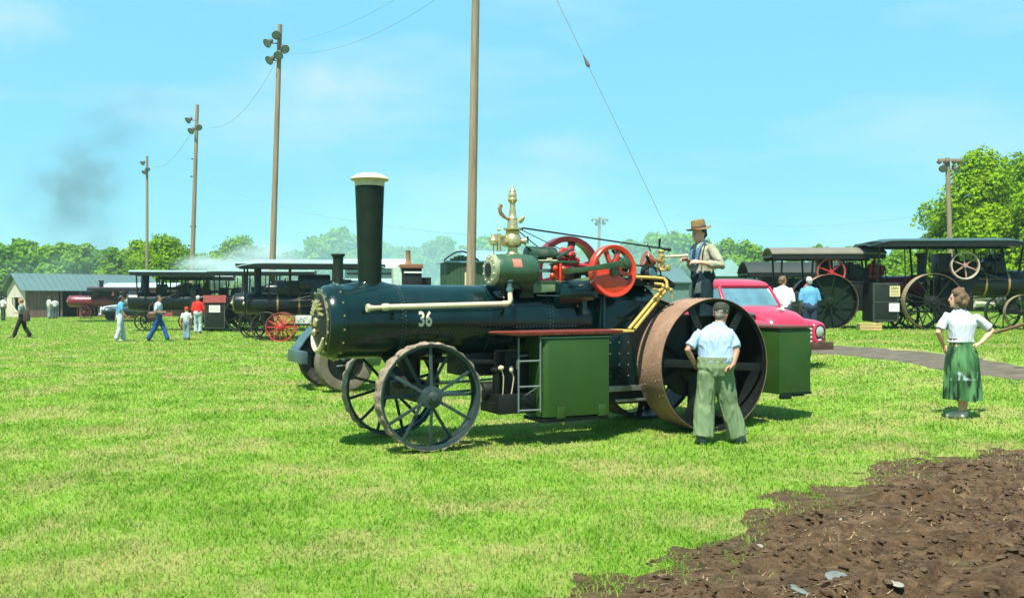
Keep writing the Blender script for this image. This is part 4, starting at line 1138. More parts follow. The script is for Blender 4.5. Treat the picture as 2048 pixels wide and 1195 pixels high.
    if shoe:
        for sd in 'LR':
            an, ft = P['an' + sd], P['to' + sd]; d = (ft - an); d.z = 0; d.normalize()
            s = MB(); b = Vector((an.x, an.y, 0)) - d * .04
            s.tube([b + Vector((0, 0, .040)), b + d * .06 + Vector((0, 0, .045)), b + d * .16 + Vector((0, 0, .038)), b + d * .235 + Vector((0, 0, .030))], [.036, .042, .043, .028], 12)
            s.tube([Vector((an.x, an.y, .05)), Vector((an.x, an.y, .09))], .038, 10)
            link('shoe', soften(s.mesh('shoe'), max(.008, voxel * .8), 2), mats['shoes'], r)
    return r, P, T

def stand_pose(h, stride=.0, arms='down', lean=0.0):
    """simple standing or walking figure, front -y, L = +x"""
    k = h / 1.75
    V_ = lambda x, y, z: (x * k, y * k, z * k)
    J = dict(pelvis=V_(0, 0, .93), waist=V_(0, -lean * .3, 1.08), chest=V_(0, -lean * .7, 1.32), neck=V_(0, -lean, 1.50), head=V_(0, -lean - .02, 1.635),
             shL=V_(.19, -lean * .9, 1.40), shR=V_(-.19, -lean * .9, 1.40), hipL=V_(.09, 0, .88), hipR=V_(-.09, 0, .88),
             knL=V_(.10, -stride * .5 - .02, .48), knR=V_(-.10, stride * .35 - .02, .48), anL=V_(.10, -stride, .08), anR=V_(-.10, stride, .09),
             toL=V_(.12, -stride - .16, .04), toR=V_(-.12, stride - .15, .04))
    if arms == 'down': J.update(elL=V_(.25, .02, 1.12), wrL=V_(.25, -.06, .88), elR=V_(-.25, .02, 1.12), wrR=V_(-.25, -.06, .88))
    if arms == 'swing': J.update(elL=V_(.25, .10, 1.13), wrL=V_(.24, .12, .88), elR=V_(-.25, -.06, 1.13), wrR=V_(-.24, -.22, .92))
    if arms == 'front': J.update(elL=V_(.26, -.02, 1.13), wrL=V_(.10, -.22, 1.12), elR=V_(-.26, -.02, 1.13), wrR=V_(-.10, -.22, 1.12))
    if arms == 'hip': J.update(elL=V_(.38, .06, 1.16), wrL=V_(.20, -.02, .98), elR=V_(-.38, .06, 1.16), wrR=V_(-.20, -.02, .98))
    return J

def hair_cap(r, T, m, s=1.0, low=-.03, vol=1.0, voxel=.010, back=0.0):
    h = MB()
    for (x, y, z, q) in ((0, .02, .05, .088), (0, .05, .02, .082), (-.045, .03, .03, .055), (.045, .03, .03, .055), (0, -.03, .085, .055), (0, .055, low, .070)):
        h.ball(T(x, y, z), q * s * vol, n=12)
    if back: 
        for (x, y, z, q) in ((-.07, .0, -.02, .05), (.07, .0, -.02, .05), (0, .09, .0, .06), (.05, .07, -.05, .05), (-.05, .07, -.05, .05), (0, .02, .10, .07), (-.05, -.02, .08, .05), (.05, -.02, .08, .05)): h.ball(T(x, y, z), q * s * back, n=10)
    link('hair', soften(h.mesh('hair'), voxel, 1, .012 * s, 22, 1, 2), m, r)

# --- man in green trousers watching, from behind
mp_ = ground_at(1432, 888)
J = dict(pelvis=(.0, 0, .90), waist=(.0, .0, 1.02), chest=(-.005, .03, 1.21), neck=(.045, .07, 1.385), head=(.085, .115, 1.505),
         shL=(-.185, .04, 1.285), elL=(-.335, -.03, 1.10), wrL=(-.235, .05, .935), shR=(.175, .02, 1.295), elR=(.225, -.06, 1.085), wrR=(.165, -.13, .930),
         hipL=(-.085, 0, .84), hipR=(.085, 0, .84), knL=(-.125, .03, .47), knR=(.145, .04, .47), anL=(-.155, -.02, .09), anR=(.275, .04, .09), toL=(-.17, .13, .045), toR=(.36, .17, .045))
M_btr = mat('sage_green_trousers', (0.17, 0.245, 0.13), 0.85, var=.12, scale=7, bump=.35, bscale=110, spec=.15)
M_bsh = mat('pale_blue_shirt', (0.33, 0.47, 0.66), 0.8, var=.06, scale=9, bump=.15, bscale=140, spec=.2)
pr, P, T = person((mp_.x, mp_.y, 0), J, R(163), R(150), R(14), 'man in pale blue shirt, baggy green trousers and cap, standing before the rusty wheel',
    dict(skin=M_skin2, shirt=M_bsh, trousers=M_btr, shoes=mat('grey_shoes', (.16, .19, .18), .7)), voxel=.0085, chest=.20, waist=.185, hip=.195, depth=.125, leg=(.096, .088, .094), baggy=.022, shirt='tucked', folds=.016,
    hands={'L': ((.35, .8, -.35), (-.8, .3, .3), .35, 1), 'R': ((-.75, -.25, -.25), (.0, .3, 1), .45, -1)})
hair_cap(pr, T, mat('short_grey_hair', (.20, .18, .15), .8, scale=40), .90, -.02, .80)
def cap_hat(r, T, m, s=1.0):
    h = MB(); n = 28
    rings = []
    for z, q, oy in ((.012, .092, .0), (.03, .100, .002), (.075, .108, .004), (.112, .100, .006), (.132, .066, .008), (.137, .02, .008)):
        rings.append([T(q * .86 * math.cos(2 * math.pi * k / n) * s, oy + q * 1.08 * math.sin(2 * math.pi * k / n) * s, z) for k in range(n)])
    h.ring_loft(rings)
    bill = []
    for k in range(13):
        a = R(-160 + 140 * k / 12); bill.append((.085 * math.cos(a), -.02 + .14 * math.sin(a)))
    h.ring_loft([[T(x, y, z + (y + .05) * .15) for x, y in bill] for z in (.044, .054)])
    return link('cap', h.mesh('cap', ang=45), m, r)
cap_hat(pr, T, mat('camouflage_cap', (.022, .030, .018), .85, c2=(.06, .06, .045), scale=26, bump=.3, bscale=120))
mb = MB(); mb.ring_loft([section(P['waist'] + Vector((0, 0, z)), .212, .148, R(163), 32) for z in (-.035, -.002)]); obj('waistband', mb, mat('khaki_waistband', (.20, .24, .12), .8), pr)
mb = MB(); n0 = P['neck']; mb.ring_loft([section(n0 + Vector((.0, -.004, -.012)), .082, .082, R(160), 24), section(n0 + Vector((0, 0, .012)), .078, .078, R(160), 24), section(n0 + Vector((.005, .004, .034)), .070, .070, R(160), 24)]); obj('collar', mb, M_bsh, pr)

# --- woman in white blouse and green skirt
wp = ground_at(1922, 836)
J = dict(pelvis=(.01, 0, .93), waist=(.0, 0, 1.04), chest=(.02, .0, 1.22), neck=(-.005, .02, 1.41), head=(-.035, .015, 1.545),
         shL=(-.165, .04, 1.325), elL=(-.285, .02, 1.115), wrL=(-.175, .10, .925), shR=(.19, -.02, 1.305), elR=(.385, -.03, 1.135), wrR=(.21, -.10, .985),
         hipL=(-.085, 0, .86), hipR=(.085, 0, .86), knL=(-.03, -.01, .47), knR=(.06, .02, .47), anL=(.0, -.03, .10), anR=(.06, .03, .10), toL=(-.10, .06, .035), toR=(-.04, .12, .035))
M_bl = mat('white_blouse', (0.56, 0.62, 0.66), 0.75, var=.04, scale=8, bump=.12, bscale=120, spec=.2)
wr_, P, T = person((wp.x, wp.y, wp.z), J, R(190), R(-110), R(-4), 'woman in white short-sleeved blouse and long green skirt, hands on hips, looking left',
    dict(skin=M_skin, shirt=M_bl, trousers=None, shoes=mat('white_pumps', (.62, .58, .52), .6)), voxel=.0085, hs=.97, chest=.165, waist=.138, hip=.17, depth=.108, skirt=True, shirt='tucked', folds=.007,
    hands={'L': ((.5, -.5, -.6), (-.7, -.3, .2), .4, 1), 'R': ((-.75, .45, -.35), (.3, -.3, .8), .4, -1)})
hair_cap(wr_, T, M_hair_b, .95, -.06, 1.0, back=1.0)
def skirt_mesh():
    mb = MB(); n = 120; rings = []
    for i in range(22):
        t = i / 21; z = 1.035 - t * (1.035 - .245)
        r0 = .150 + .062 * sm(t * 2.4) + .020 * t; dp = .72 + .06 * t
        ring = []
        for k in range(n):
            a = 2 * math.pi * k / n
            pl = (0.006 + .022 * t) * (math.sin(a * 13 + 1.2 * math.sin(a * 3)) * .7 + .9 * noise.noise(Vector((math.cos(a) * 3, math.sin(a) * 3, t * 1.6))))
            q = r0 + pl
            x, y = q * math.cos(a), q * dp * math.sin(a)
            ring.append((x * math.cos(R(10)) - y * math.sin(R(10)) + .01 + .012 * t, x * math.sin(R(10)) + y * math.cos(R(10)), z + .012 * t * math.sin(a * 2 + 1)))
        rings.append(ring)
    mb.ring_loft(rings, True); return mb
def skirt_mat():
    m = bpy.data.materials.new('green_skirt_print_pleat_shade'); m.use_nodes = True; n, l = m.node_tree.nodes, m.node_tree.links
    b = n['Principled BSDF']; b.inputs['Roughness'].default_value = .85; b.inputs['Specular IOR Level'].default_value = .15
    tc = n.new('ShaderNodeTexCoord'); sp = n.new('ShaderNodeSeparateXYZ'); l.new(tc.outputs['Object'], sp.inputs[0])
    def nz(s, sc_, d=3):
        mp = n.new('ShaderNodeMapping'); mp.inputs['Scale'].default_value = sc_; l.new(tc.outputs['Object'], mp.inputs[0])
        q = n.new('ShaderNodeTexNoise'); q.inputs['Scale'].default_value = s; q.inputs['Detail'].default_value = d; l.new(mp.outputs[0], q.inputs['Vector']); return q.outputs[0]
    def rng_(src, a, b_, c=0, d=1):
        q = n.new('ShaderNodeMapRange'); q.inputs[1].default_value = a; q.inputs[2].default_value = b_; q.inputs[3].default_value = c; q.inputs[4].default_value = d; l.new(src, q.inputs[0]); return q.outputs[0]
    def mix(f, a, b_):
        q = n.new('ShaderNodeMix'); q.data_type = 'RGBA'; l.new(f, q.inputs[0])
        for s_, v in ((6, a), (7, b_)):
            if isinstance(v, tuple): q.inputs[s_].default_value = (*v, 1)
            else: l.new(v, q.inputs[s_])
        return q.outputs[2]
    def mul(a, b_):
        q = n.new('ShaderNodeMath'); q.operation = 'MULTIPLY'; l.new(a, q.inputs[0]); l.new(b_, q.inputs[1]); return q.outputs[0]
    c = mix(rng_(nz(7, (1, 1, .35), 4), .40, .60), (.025, .085, .030), (.075, .19, .075))
    c = mix(rng_(nz(10, (1, 1, .30), 4), .52, .62), c, (.010, .028, .014))  # dark upright streaks: shade of the pleats painted into the cloth colour
    band = mul(rng_(sp.outputs[2], .50, .52), rng_(sp.outputs[2], .62, .60))
    c = mix(mul(band, rng_(nz(14, (1, 1, .6), 4), .48, .62)), c, (.34, .44, .48))
    l.new(c, b.inputs['Base Color']); return m
link('skirt', skirt_mesh().mesh('skirt', ang=60), skirt_mat(), wr_)
mb = MB(); mb.ring_loft([section(P['waist'] + Vector((0, 0, z)), .160, .118, R(190), 32) for z in (-.03, .0)]); obj('belt', mb, M_leather, wr_)

# --- driver standing on the footplate
def eng(u, v, z):   # engine-local to world
    c, s = math.cos(TH), math.sin(TH)
    return Vector((EO.x + u * c - v * s, EO.y + u * s + v * c, z))
dp = at(1403, 600, eng(4.12, -.06, 0).y); dp.z = 1.05
J = dict(pelvis=(.02, 0, .93), waist=(.01, 0, 1.03), chest=(.03, 0, 1.24), neck=(.0, -.01, 1.405), head=(-.035, -.015, 1.525),
         shL=(.10, -.175, 1.315), elL=(.215, -.24, 1.075), wrL=(-.085, -.27, 1.125), shR=(-.04, .16, 1.315), elR=(-.10, .16, 1.08), wrR=(-.20, -.05, 1.165),
         hipL=(.03, -.09, .88), hipR=(.01, .09, .88), knL=(.03, -.10, .48), knR=(-.03, .10, .48), anL=(.05, -.11, .09), anR=(-.02, .11, .09), toL=(-.10, -.14, .045), toR=(-.17, .09, .045))
M_dsh = mat('cream_work_shirt', (0.36, 0.36, 0.26), 0.8, var=.1, scale=9, bump=.25, bscale=120, spec=.15)
M_dtr = mat('dark_overalls', (0.012, 0.030, 0.038), 0.85, scale=8, bump=.3, bscale=100, spec=.12)
dr, P, T = person(dp, J, R(-66), R(-72), R(10), 'driver in straw-coloured fedora, cream shirt and dark overalls standing on the footplate',
    dict(skin=M_skin, shirt=M_dsh, trousers=M_dtr, shoes=mat('black_boots', (.02, .02, .02), .5)), voxel=.0085, chest=.165, waist=.150, hip=.165, depth=.115, leg=(.088, .075, .08), baggy=.02, shirt='tucked', sleeve=.62, folds=.010,
    hands={'L': ((-.95, .25, .12), (.1, -.6, .7), .55, 1), 'R': ((-.9, -.3, .1), (.2, .5, .7), .55, -1)})
hair_cap(dr, T, M_hair_k, .88, -.03, .88)
h = MB(); n = 36; rings = []
for z, q, qy in ((.058, .080, .098), (.060, .155, .175), (.066, .157, .177), (.068, .088, .108), (.10, .085, .104), (.165, .078, .098), (.188, .064, .084), (.178, .03, .05)):
    rings.append([T(q * math.cos(2 * math.pi * k / n), .006 + qy * math.sin(2 * math.pi * k / n), z + (.016 * math.cos(4 * math.pi * k / n) * -1 if q > .12 else 0)) for k in range(n)])
h.ring_loft(rings)
hat = link('fedora', h.mesh('fedora', ang=50), mat('straw_felt', (.20, .125, .035), .8, var=.15, scale=12, bump=.3, bscale=150), dr)
h = MB(); h.ring_loft([[T(q * math.cos(2 * math.pi * k / n), .006 + qy * math.sin(2 * math.pi * k / n), z) for k in range(n)] for z, q, qy in ((.071, .091, .111), (.100, .086, .106))])
link('hat_band', h.mesh('hat_band'), M_leather, hat)
fr = Vector((math.sin(R(-66)), -math.cos(R(-66)), 0)); sdv = Vector((math.cos(R(-66)), math.sin(R(-66)), 0))
ch_, nk_, ws_ = P['chest'], P['neck'], P['waist']
for s_ in (-1, 1):
    m2 = MB()
    pts = [nk_ - fr * .055 + sdv * .05 * s_ + Vector((0, 0, .02)), nk_ + fr * .055 + sdv * .085 * s_ + Vector((0, 0, -.02)), ch_ + fr * .150 + sdv * .075 * s_ + Vector((0, 0, .05)), ch_ + fr * .165 + sdv * .065 * s_ + Vector((0, 0, -.06)), ws_ + fr * .155 + sdv * .05 * s_ + Vector((0, 0, .06))]
    rings = []
    for i, p in enumerate(pts):
        w_ = (.03, .035, .042, .040, .034)[i]
        rings.append([p + sdv * w_ - fr * .0, p + fr * .008, p - sdv * w_, p - fr * .012])
    m2.ring_loft(rings); obj('blue_scarf_end', m2, mat('blue_scarf', (.06, .16, .28), .8, var=.2, scale=12), dr, ang=60)
m2 = MB(); m2.ring_loft([[p + sdv * w_, p + fr * .01, p - sdv * w_, p - fr * .01] for p, w_ in ((nk_ + fr * .075 + Vector((0, 0, -.02)), .02), (ch_ + fr * .165 + Vector((0, 0, .04)), .028), (ws_ + fr * .165 + Vector((0, 0, .05)), .03))]); obj('necktie', m2, mat('dark_tie', (.012, .022, .03), .6), dr, ang=60)
for s_ in (-1, 1):
    m2 = MB()
    pts = [ws_ + fr * .10 + sdv * .12 * s_, ch_ + fr * .115 + sdv * .135 * s_, ch_.lerp(nk_, .62) + fr * .045 + sdv * .12 * s_ + Vector((0, 0, .028)), ch_.lerp(nk_, .55) - fr * .10 + sdv * .10 * s_, ch_ - fr * .135 + sdv * .08 * s_, ws_ - fr * .125 + sdv * .06 * s_]
    m2.tube(pts, .013, 8, flat=.6); obj('brace', m2, mat('dark_brace', (.02, .03, .03), .7), dr)
m2 = MB(); pa = P['pelvis']; fr = Vector((-.30, -.954, 0)); sdv = Vector((.954, -.30, 0))
m2.ring_loft([[pa + fr * .185 + sdv * x + Vector((0, 0, z)) for x, z in ((-.03, .03), (-.075, -.10), (-.10, -.22), (.07, -.22), (.09, -.12), (.03, .02))], [pa + fr * .13 + sdv * x + Vector((0, 0, z)) for x, z in ((-.03, .03), (-.075, -.10), (-.10, -.22), (.07, -.22), (.09, -.12), (.03, .02))]])
obj('grey_apron_panel', m2, mat('grey_cloth', (.07, .105, .105), .85), dr, bevel=.01)

# --- people farther off
def far_person(px, py, h, yaw, label, shirt_c, tr_c, hair=M_hair_k, pose=('down', .0, .0), skin=M_skin2, sleeve=0, voxel=.02, shoes=None, nm='', bulky=1.0, hat=None):
    p = ground_at(px, py); J = stand_pose(h, pose[1], pose[0], pose[2])
    k = h / 1.75
    r, P, T = person((p.x, p.y, p.z), J, 0, R(pose[3] if len(pose) > 3 else 0), R(5), label, dict(skin=skin, shirt=mat('cloth_' + nm + '_top', shirt_c, .8, var=.12, scale=8, spec=.15), trousers=mat('cloth_' + nm + '_legs', tr_c, .85, var=.15, scale=8, spec=.15), shoes=shoes or mat('dark_shoes', (.03, .025, .02), .6)),
        voxel=voxel, hs=(k if h > 1.5 else .88), chest=.17 * k * bulky, waist=.155 * k * bulky, hip=.165 * k * bulky, depth=.11 * k * bulky, leg=(.08 * k, .06 * k, .07 * k), sleeve=sleeve, rotz=R(yaw), detail=False, folds=.012)
    if hair: hair_cap(r, T, hair, .95 * (1 if h > 1.5 else .88), voxel=.016)
    return r, P, T, k
far_person(240, 682, 1.74, 118, 'man with black hair in sky blue shirt and white trousers walking beside the red-wheeled engines', (.09, .29, .50), (.45, .53, .55), pose=('swing', .14, .03), nm='skyblue', shoes=mat('white_shoes', (.6, .62, .62), .6))
r, P, T, k = far_person(316, 682, 1.74, 88, 'man in pale shirt and bright blue jeans striding along with a brown bag', (.38, .46, .55), (.02, .08, .26), pose=('front', .34, .02), nm='jeans', bulky=1.12)
p0 = ground_at(316, 682)
def bag(loc, rz, sx, sz, m, label):
    e = empty('shoulder_bag', loc, rz, label, 'bag')
    mb = MB(); mb.ball((0, 0, 0), 1, (sx, .07, sz), n=14); mb.bx(-sx * .7, sx * .7, -.075, .075, sz * .2, sz * .55); link('bag_body', soften(mb.mesh('bag_body'), .015, 2), m, e)
    mb = MB(); mb.tube([(-sx * .7, 0, sz * .5), (-sx * .5, -.03, .38), (0, -.05, .50), (sx * .4, -.03, .38), (sx * .7, 0, sz * .5)], .016, 6); obj('strap', mb, M_leather, e)
bag((p0.x - .12, p0.y - .20, .98), R(20), .22, .17, M_leather, 'brown leather bag hanging at the hip of the man in blue jeans')
r, P, T, k = far_person(373, 680, 1.27, -165, 'child in white top, pale jeans and red cap watching the engines', (.5, .52, .5), (.18, .28, .33), hair=None, pose=('down', .05, 0), nm='child', voxel=.016)
cap_hat(r, T, mat('bright_red_cap', (.72, .05, .02), .7), .95)
r, P, T, k = far_person(396, 667, 1.74, -170, 'grey-haired man in bright red jacket with his back turned beside the child', (.72, .03, .025), (.36, .47, .50), hair=M_hair_g, pose=('down', .04, 0), nm='redjacket', sleeve=1, bulky=1.15)
r, P, T, k = far_person(44, 675, 1.62, -80, 'man in checked grey-green shirt and black trousers striding left carrying a jacket', (.20, .26, .22), (.022, .018, .015), hair=None, pose=('front', .30, .04, 30), nm='walker')
hair_cap(r, T, mat('straw_hair', (.35, .22, .10), .8), .97, voxel=.016)
pw = ground_at(44, 675)
mb = MB(); mb.ring_loft([section((0, 0, z), a, b, 0, 14) for z, a, b in ((.02, .05, .04), (-.05, .10, .07), (-.22, .13, .08), (-.40, .15, .07), (-.46, .13, .05))])
o = obj('jacket', mb, mat('dark_brown_cloth', (.05, .025, .018), .9), None, (pw.x + .30, pw.y - .22, 1.15)); tag(o, 'dark brown jacket draped over the arm of the striding man at far left', 'jacket')
far_person(6, 641, 1.70, 160, 'distant figure in pale top at the far left edge by the barn', (.52, .56, .52), (.04, .06, .05), pose=('hip', .0, 0), nm='d1', voxel=.028)
far_person(98, 637, 1.70, 150, 'distant figure in pale green top, the left one of the pair before the barn', (.46, .56, .50), (.20, .28, .26), pose=('down', .03, 0), nm='d2', voxel=.028)
far_person(110, 637, 1.62, -150, 'distant figure in white top and dark trousers, right one of the pair before the barn', (.5, .54, .54), (.05, .09, .10), pose=('down', .03, 0), nm='d3', voxel=.028)
# two onlookers beyond the pick-up
far_person(1620, 681, 1.70, 175, 'man in blue shirt with his back turned beyond the pickup, by the red flywheel', (.10, .30, .48), (.03, .05, .09), hair=M_hair_g, pose=('front', .03, .10, 10), nm='bluemid', sleeve=1, bulky=1.15)
far_person(1566, 690, 1.80, 165, 'brown-haired person in white shirt leaning forward beyond the bonnet of the pickup', (.55, .59, .62), (.05, .06, .08), hair=M_hair_b, pose=('front', .03, .12, -60), nm='whitemid', sleeve=1, bulky=1.2)
# ---------------------------------------------------------------- other engines
def bg_engine(name, px, py, th, label, group=None, rf=.55, rr=.88, L=3.0, bz=1.44, br=.40, uf=-.85, uff=2.3, track=.75, wf=.18, wr=.42,
              mb_=None, mw=None, mfw=None, mrim=None, canopy=None, chim=None, fly=None, bands=(), tender=None, nspf=12, nspr=18, right=False, cyl=True, mcan=None, mcyl=None, anchor='front', disc=False, posts=2, chim_m=None, brass_face=True):
    p = ground_at(px, py)
    e = empty(name, (0, 0, 0), R(th) + (math.pi if right else 0), label, 'traction engine', group)
    off = Vector((0 if anchor == 'front' else L, 0, 0)); off.rotate(Matrix.Rotation(R(th) + (math.pi if right else 0), 3, 'Z'))
    sd = Vector((0, 1 if right else -1, 0)) * track; sd.rotate(Matrix.Rotation(R(th) + (math.pi if right else 0), 3, 'Z'))
    b = p - off - sd; e.location = (b.x, b.y, p.z - .01)
    near = 1 if right else -1
    mb_ = mb_ or M_bblack; mw = mw or M_black; mfw = mfw or mw; mrim = mrim or M_mudt; mcan = mcan or M_black; mcyl = mcyl or mb_
    mb = MB(); mb.lathe([(.05, uf - .05), (br * .75, uf - .045), (br * .98, uf), (br * 1.03, uf + .03), (br * 1.03, uf + .75), (br, uf + .76), (br, uff), (.05, uff)], (0, 0, bz), (1, 0, 0), n=48); obj('boiler', mb, mb_, e)
    mb = MB(); mb.lathe([(.0, uf - .10), (br * .2, uf - .095), (br * .7, uf - .05), (br * .72, uf - .03)], (0, 0, bz), (1, 0, 0), n=32); d = obj('smokebox_door', mb, M_black, e)
    if brass_face:
        mb = MB(); mb.lathe([(br * .72, uf - .06), (br * .80, uf - .07), (br * .84, uf - .05)], (0, 0, bz), (1, 0, 0), n=32, cap=False); mb.ball((uf - .12, 0, bz), .07, n=10); mb.ball((uf - .09, near * .2, bz + .12), .04, n=8); obj('brass_trim', mb, M_brass, d)
    for u_ in bands:
        mb = MB(); mb.lathe([(br + .004, u_ - .035), (br + .010, u_ - .03), (br + .010, u_ + .03), (br + .004, u_ + .035)], (0, 0, bz), (1, 0, 0), n=48, cap=False); obj('brass_band', mb, mat('copper_band', (.5, .30, .12), .35, metal=.6, var=.15), e)
    mb = MB(); mb.bx(uff - .05, uff + .75, -br - .03, br + .03, .55, bz + .05); mb.lathe([(.05, uff - .05), (br + .03, uff - .05), (br + .03, uff + .75), (.05, uff + .76)], (0, 0, bz), (1, 0, 0), n=40); mb.bx(uff, uff + .7, -br, br, .38, .55)
    obj('firebox', mb, mb_, e, bevel=.01)
    if tender is not False:
        t0, t1, z0, z1 = tender or (L + .35, L + 1.15, .35, 1.35)
        mb = MB(); mb.bx(t0, t1, -.62, .62, z0, z1); t_ = obj('tender', mb, mat('tender_green_black', (.006, .012, .009), .6, spec=.3, dust=.25, dustc=(.03, .034, .026)), e, bevel=.012)
        for s_ in (-1, 1):
            mb = MB()
            mb.bx(t0 + .03, t1 - .03, s_ * .625 - .006, s_ * .625 + .006, z0 + .03, z0 + .06); mb.bx(t0 + .03, t1 - .03, s_ * .625 - .006, s_ * .625 + .006, z1 - .07, z1 - .04); mb.bx(t0 + .03, t1 - .03, s_ * .625 - .006, s_ * .625 + .006, (z0 + z1) / 2 - .01, (z0 + z1) / 2 + .015)
            mb.bx(t0 + .03, t0 + .055, s_ * .625 - .006, s_ * .625 + .006, z0 + .06, z1 - .07); mb.bx(t1 - .055, t1 - .03, s_ * .625 - .006, s_ * .625 + .006, z0 + .06, z1 - .07)
            obj('tender_beading', mb, mat('beading', (.05, .07, .055), .5), e)
        mb = MB(); mb.bx(uff + .7, t0, -.55, .55, .55, .60); obj('footplate', mb, M_black, e)
    mb = MB(); mb.tube([(0, -track, rf), (0, track, rf)], .045, 10); mb.bx(-.1, .1, -.35, .35, rf - .06, rf + .10); mb.lathe([(.16, 0), (.12, .1), (.2, max(.12, bz - br - rf))], (0, 0, rf + .05), n=16); mb.tube([(L, -track, rr), (L, track, rr)], .06, 10)
    mb.bar((0.1, -.25, bz - br), (L, -.3, rr + .05), .06, .05)
    obj('axles', mb, M_black, e)
    for s_ in (-1, 1):
        spoked_wheel('front_wheel', e, (0, s_ * track, rf), rf, wf, nspf, mrim, mfw, mfw, hub_r=.06, hub_w=.2, hub_flange=.09, sp_w=.03, sp_t=.02)
        w = spoked_wheel('rear_wheel', e, (L, s_ * track, rr), rr, wr, nspr, mrim, mw, mw, hub_r=.12, hub_w=.36, hub_flange=.2, sp_w=.035, sp_t=.02)
        if disc:
            m2 = MB(); m2.lathe([(.1, s_ * -.02), (rr * .93, s_ * -.02), (rr * .93, s_ * .02), (.1, s_ * .02)], (0, 0, 0), (0, 1, 0), n=48); obj('wheel_disc', m2, M_dgreen, w)
    for s_ in (-1, 1):
        mb = MB(); mb.bx(uff - .2, uff + .8, s_ * (br + .10) - .012, s_ * (br + .10) + .012, .6, bz + .12); obj('hornplate', mb, M_black, e, bevel=.01)
        mb = MB(); mb.bx(uff - .2, uff + .05, s_ * (br + .10) - .012, s_ * (br + .10) + .012, bz + .12, bz + br + .32); obj('bearing_bracket', mb, M_black, e, bevel=.01)
    if cyl:
        mb = MB(); mb.lathe([(.05, .45), (.17, .46), (.19, .50), (.19, .95), (.05, 1.0)], (0, near * .15, bz + br + .20), (1, 0, 0), n=28); mb.bx(.5, .95, -.2, .2, bz + br - .1, bz + br + .15); mb.ball((.7, 0, bz + br + .42), .09, n=10); mb.tube([(.7, 0, bz + br + .3), (.7, 0, bz + br + .6)], .03, 8)
        obj('cylinder_block', mb, mcyl, e)
        mb = MB(); mb.bx(1.0, 1.9, near * .05, near * .22, bz + br + .10, bz + br + .26); mb.tube([(1.0, near * .15, bz + br + .2), (uff, near * .15, bz + br + .35)], .03, 8); mb.tube([(uff - .1, -.65, bz + br + .28), (uff - .1, .65, bz + br + .28)], .035, 10)
        mb.ball((1.6, -near * .1, bz + br + .22), .12, n=8); mb.bx(uff - .25, uff + .05, -.3, .3, bz + br, bz + br + .3)
        obj('motion_work', mb, M_black, e, bevel=.006)
        mb = MB(); r_ = random.Random(int(px))       # brake levers, pump, toolboxes and pipes between canopy posts
        for k in range(7):
            u = r_.uniform(.2, uff + .9); mb.bx(u, u + r_.uniform(.1, .45), r_.uniform(-.45, -.2), r_.uniform(.2, .45), bz + br * .8, bz + br + r_.uniform(.15, .62))
        for k in range(8):
            u = r_.uniform(-.2, L + .8); v_ = near * r_.uniform(.3, .55); mb.tube([(u, v_, bz), (u + r_.uniform(-.1, .1), v_, bz + br + r_.uniform(.2, .8))], .02, 6)
        for k in range(4):
            u = r_.uniform(.3, uff); mb.tube([(u, near * .45, bz + .1), (u + r_.uniform(.4, 1.2), near * .48, bz + r_.uniform(0, .5))], .022, 6)
        tag(obj('fittings', mb, M_black, e, bevel=.004), kind='stuff')
    if fly:
        u_, z_, r_, m_, n_ = fly
        fw = empty('flywheel', (u_, near * .66, z_), 0, parent=e)
        mb = MB(); mb.lathe([(r_ - .05, -.07), (r_ - .01, -.08), (r_, 0), (r_ - .01, .08), (r_ - .05, .07)], (0, 0, 0), (0, 1, 0), n=56, cap=False, closed=True); obj('rim', mb, m_[0], fw)
        for k in range(n_):
            a = 2 * math.pi * k / n_ + .4; mb = MB(); mb.bar((.04 * math.cos(a), 0, .04 * math.sin(a)), ((r_ - .05) * math.cos(a), 0, (r_ - .05) * math.sin(a)), .04, .055, (0, 1, 0)); obj('spoke', mb, m_[1], fw, bevel=.006)
        mb = MB(); mb.lathe([(0, -.09), (.07, -.09), (.07, .09), (0, .09)], (0, 0, 0), (0, 1, 0), n=20); obj('hub', mb, m_[1], fw)
    if chim:
        u_, z_, r_ = chim
        mb = MB(); mb.lathe([(r_ * 1.5, bz + br - .04), (r_ * 1.1, bz + br + .05), (r_ * .95, bz + br + .1), (r_, z_ - .10), (r_ * 1.05, z_ - .09), (r_ * 1.35, z_ - .04), (r_ * 1.35, z_), (r_, z_)], (u_, 0, 0), n=28); obj('chimney', mb, chim_m or M_black, e)
    if canopy:
        ua, ub, z_, hw, rise, st = canopy
        mb = MB(); N_ = 12
        def xs(u, t):
            end = 0 if st != 'bow' else -.16 * max(0, (abs((u - (ua + ub) / 2) / ((ub - ua) / 2)) - .7) / .3) ** 1.5
            return end
        rings = []
        K = 16
        for i in range(K + 1):
            u = ua + (ub - ua) * i / K
            top_ = [(u, hw * (2 * k / N_ - 1), z_ + rise * (1 - (2 * k / N_ - 1) ** 2) + xs(u, 0)) for k in range(N_ + 1)]
            bot_ = [(u, hw * (2 * k / N_ - 1), z_ - .035 + rise * (1 - (2 * k / N_ - 1) ** 2) + xs(u, 0)) for k in range(N_, -1, -1)]
            rings.append(top_ + bot_)
        mb.ring_loft(rings); cn = obj('canopy', mb, mcan, e)
        mb = MB()
        for s_ in (-1, 1): mb.bx(ua + .05, ub - .05, s_ * (hw - .03) - .012, s_ * (hw - .03) + .012, z_ - .20, z_ - .04)
        for u in (ua + .02, ub - .05): mb.bx(u, u + .03, -hw + .05, hw - .05, z_ - .13, z_ - .04)
        obj('valance', mb, M_black, cn)
